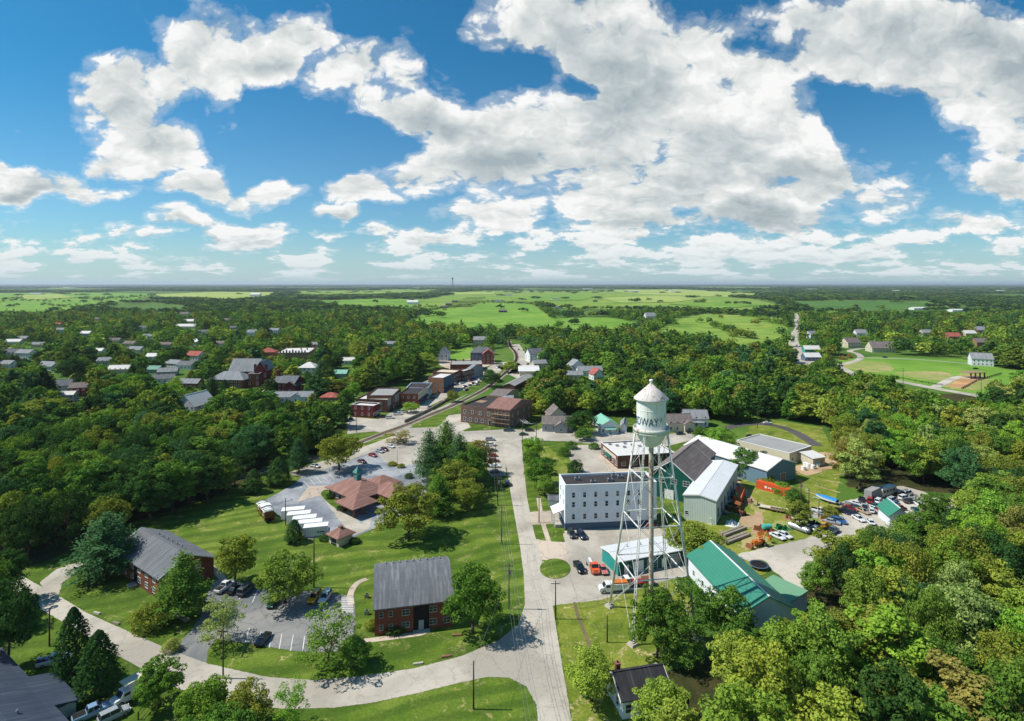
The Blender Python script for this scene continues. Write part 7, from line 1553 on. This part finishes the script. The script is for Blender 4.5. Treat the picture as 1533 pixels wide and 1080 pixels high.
for (x, y, rx, ry, g) in BL + HO:
    n = nt.n.new('ShaderNodeVectorMath'); n.operation = 'MULTIPLY_ADD'; sx, sy = F / rx, F / ry
    nt.put(n.inputs[0], cw); n.inputs[1].default_value = (sx, sy, 0); n.inputs[2].default_value = (-(x - HX) / F * sx, -(HY - y) / F * sy, 0)
    L = nt.vm('DOT_PRODUCT', n.outputs[0], n.outputs[0])
    if g > 0: f = nt.m('MULTIPLY_ADD', L, -.72 * g, 1.15 * g, clamp=True); cov = f if cov is None else nt.m('MAXIMUM', cov, f)
    else: f = nt.m('MULTIPLY_ADD', L, -.9, 1.15, clamp=True); cov = nt.m('MULTIPLY_ADD', f, g, cov)
def vor(q):
    vo = nt.node('ShaderNodeTexVoronoi', voronoi_dimensions='2D', feature='SMOOTH_F1'); vo.inputs['Scale'].default_value = 3.6; vo.inputs['Detail'].default_value = 2.5; vo.inputs['Roughness'].default_value = .62; vo.inputs['Lacunarity'].default_value = 2.3; vo.inputs['Smoothness'].default_value = .3; vo.normalize = True
    nt.put(vo.inputs['Vector'], q); return vo.outputs['Distance']
q1 = dom(u, v)
n1 = nt.noise(q1, 1.5, 8, .58, 0, '2D')
wv = nt.node('ShaderNodeTexNoise', noise_dimensions='2D', i_Scale=5.0); nt.put(wv.inputs['Vector'], q1); wv.inputs['Detail'].default_value = 3
woff = nt.vm('MULTIPLY', wv.outputs[1], (.22, .22, 0))
v1 = vor(nt.vm('ADD', q1, woff))
low = nt.ss(v, .135, .07)      # crowded band low over the horizon
def lowq(dv):
    lq = nt.node('ShaderNodeCombineXYZ'); nt.put(lq.inputs[0], nt.m('MULTIPLY', u, 9.5)); nt.put(lq.inputs[1], nt.m('MULTIPLY', nt.m('LOGARITHM', nt.m('ADD', v, .03 + dv), math.e), 2.6)); return nt.noise(lq.outputs[0], 1.0, 6, .58, 0, '2D')
n3 = lowq(0); n3b = lowq(.006)
dens = nt.m('ADD', nt.m('ADD', nt.m('MULTIPLY', cov, .76), nt.m('MULTIPLY', nt.m('SUBTRACT', n1, .53), 1.25)), nt.m('ADD', nt.m('MULTIPLY', nt.m('SUBTRACT', .33, v1), .9), nt.m('MULTIPLY', low, nt.m('MULTIPLY_ADD', n3, 3.4, -1.42))))
alpha = nt.ss(dens, .33, .54)
alpha = nt.m('MAXIMUM', alpha, nt.m('MULTIPLY', nt.ss(dens, .16, .40), .28))
# relief: compare with the field a little toward the light (up and to the sun side)
q2 = dom(nt.m('ADD', u, -.012), nt.m('ADD', v, nt.m('MULTIPLY', nt.m('ADD', v, .1), .06)))
n1s = nt.noise(q1, 1.5, 4, .5, 0, '2D'); n2 = nt.noise(q2, 1.5, 4, .5, 0, '2D'); v2 = vor(nt.vm('ADD', q2, woff))
rel = nt.m('ADD', nt.m('MULTIPLY', nt.m('SUBTRACT', n1s, n2), 1.9), nt.m('MULTIPLY', nt.m('SUBTRACT', v2, v1), 1.1)); rel = nt.m('ADD', rel, nt.m('MULTIPLY', low, nt.m('MULTIPLY', nt.m('SUBTRACT', n3, n3b), 2.6)))
thick = nt.ss(cov, .35, 1.05); big = nt.noise(q1, .8, 3, .5, 0, '2D')
lum = nt.m('ADD', nt.m('MULTIPLY', rel, .62), nt.m('SUBTRACT', .95, nt.m('MULTIPLY', nt.m('MULTIPLY', thick, nt.ss(big, .36, .6)), .26)), clamp=False)
bel = None
for (x, y, rx, ry) in BEL:
    n = nt.n.new('ShaderNodeVectorMath'); n.operation = 'MULTIPLY_ADD'; sx, sy = F / rx, F / ry
    nt.put(n.inputs[0], cw); n.inputs[1].default_value = (sx, sy, 0); n.inputs[2].default_value = (-(x - HX) / F * sx, -(HY - y) / F * sy, 0)
    f = nt.m('MULTIPLY_ADD', nt.vm('DOT_PRODUCT', n.outputs[0], n.outputs[0]), -.8, 1.0, clamp=True); bel = f if bel is None else nt.m('MAXIMUM', bel, f)
lum = nt.m('SUBTRACT', lum, nt.m('MULTIPLY', nt.m('MULTIPLY', bel, nt.ss(n1s, .25, .65)), .44))
lum = nt.m('MINIMUM', nt.m('MAXIMUM', lum, .30), 1.08)
cloud = nt.ramp(lum, [(.28, (.38, .46, .50, 1)), (.55, (.56, .62, .64, 1)), (.80, (.78, .81, .80, 1)), (1.0, (.98, .985, .975, 1))])
haze_ = nt.ss(v, .11, .0)
STR = .1
skyc = nt.mix(1.0, sky.outputs[0], nt.mix(nt.ss(v, .05, .45), (.55, .88, 1.02, 1), (.20, .76, .96, 1)), 'MULTIPLY')
skyc = nt.mix(nt.m('MULTIPLY', haze_, .55), skyc, (5.0, 6.3, 6.9, 1))
cl10 = nt.mix(1.0, cloud, (8.7, 8.7, 8.7, 1), 'MULTIPLY')
cl10 = nt.mix(nt.m('MULTIPLY', haze_, .75), cl10, (5.6, 6.7, 7.1, 1))
nt.put(bg.inputs[0], nt.mix(nt.m('MULTIPLY', alpha, nt.ss(v, -.0, .02)), skyc, cl10)); bg.inputs[1].default_value = STR
w.cycles.sampling_method = 'MANUAL'; w.cycles.sample_map_resolution = 256
sl = bpy.data.lights.new('sun', 'SUN'); sl.energy = 4.9; sl.angle = R(.53); sl.color = (1, .955, .88); so = bpy.data.objects.new('sun', sl); COL.objects.link(so)
dirv = Vector((SUN_DIR.x * math.cos(SUN_EL), SUN_DIR.y * math.cos(SUN_EL), -math.sin(SUN_EL))); so.rotation_euler = dirv.to_track_quat('-Z', 'Y').to_euler(); so.location = (0, 0, 150)
if HAZE:
    mb = MB(); mb.box(-45000, 45000, -3500, 47000, -1, 135); hz = mb.build('haze', []) ; prop(hz, kind='stuff')
    m = bpy.data.materials.new('haze'); m.use_nodes = True; m.node_tree.nodes.clear(); o_ = m.node_tree.nodes.new('ShaderNodeOutputMaterial'); pv = m.node_tree.nodes.new('ShaderNodeVolumePrincipled')
    pv.inputs['Color'].default_value = (.78, .88, 1, 1); pv.inputs['Density'].default_value = HAZE; pv.inputs['Anisotropy'].default_value = .2
    m.node_tree.links.new(pv.outputs[0], o_.inputs['Volume']); hz.data.materials.append(m)
cd = bpy.data.cameras.new('camera'); co = bpy.data.objects.new('camera', cd); COL.objects.link(co); scene.camera = co
cd.sensor_width = 36; cd.lens = 36 * F / 1533; cd.shift_y = -(540 - HY) / 1533; co.location = (0, 0, CAMH); co.rotation_euler = (R(90), 0, 0); cd.clip_end = 90000; cd.clip_start = .5
scene.view_settings.view_transform = 'Standard'; scene.view_settings.look = 'None'; scene.view_settings.exposure = EXPO; scene.view_settings.gamma = 1
c = scene.cycles; c.max_bounces = 6; c.diffuse_bounces = 2; c.glossy_bounces = 2; c.transmission_bounces = 3; c.transparent_max_bounces = 4; c.volume_bounces = 0
c.use_denoising = True; c.sample_clamp_indirect = 4
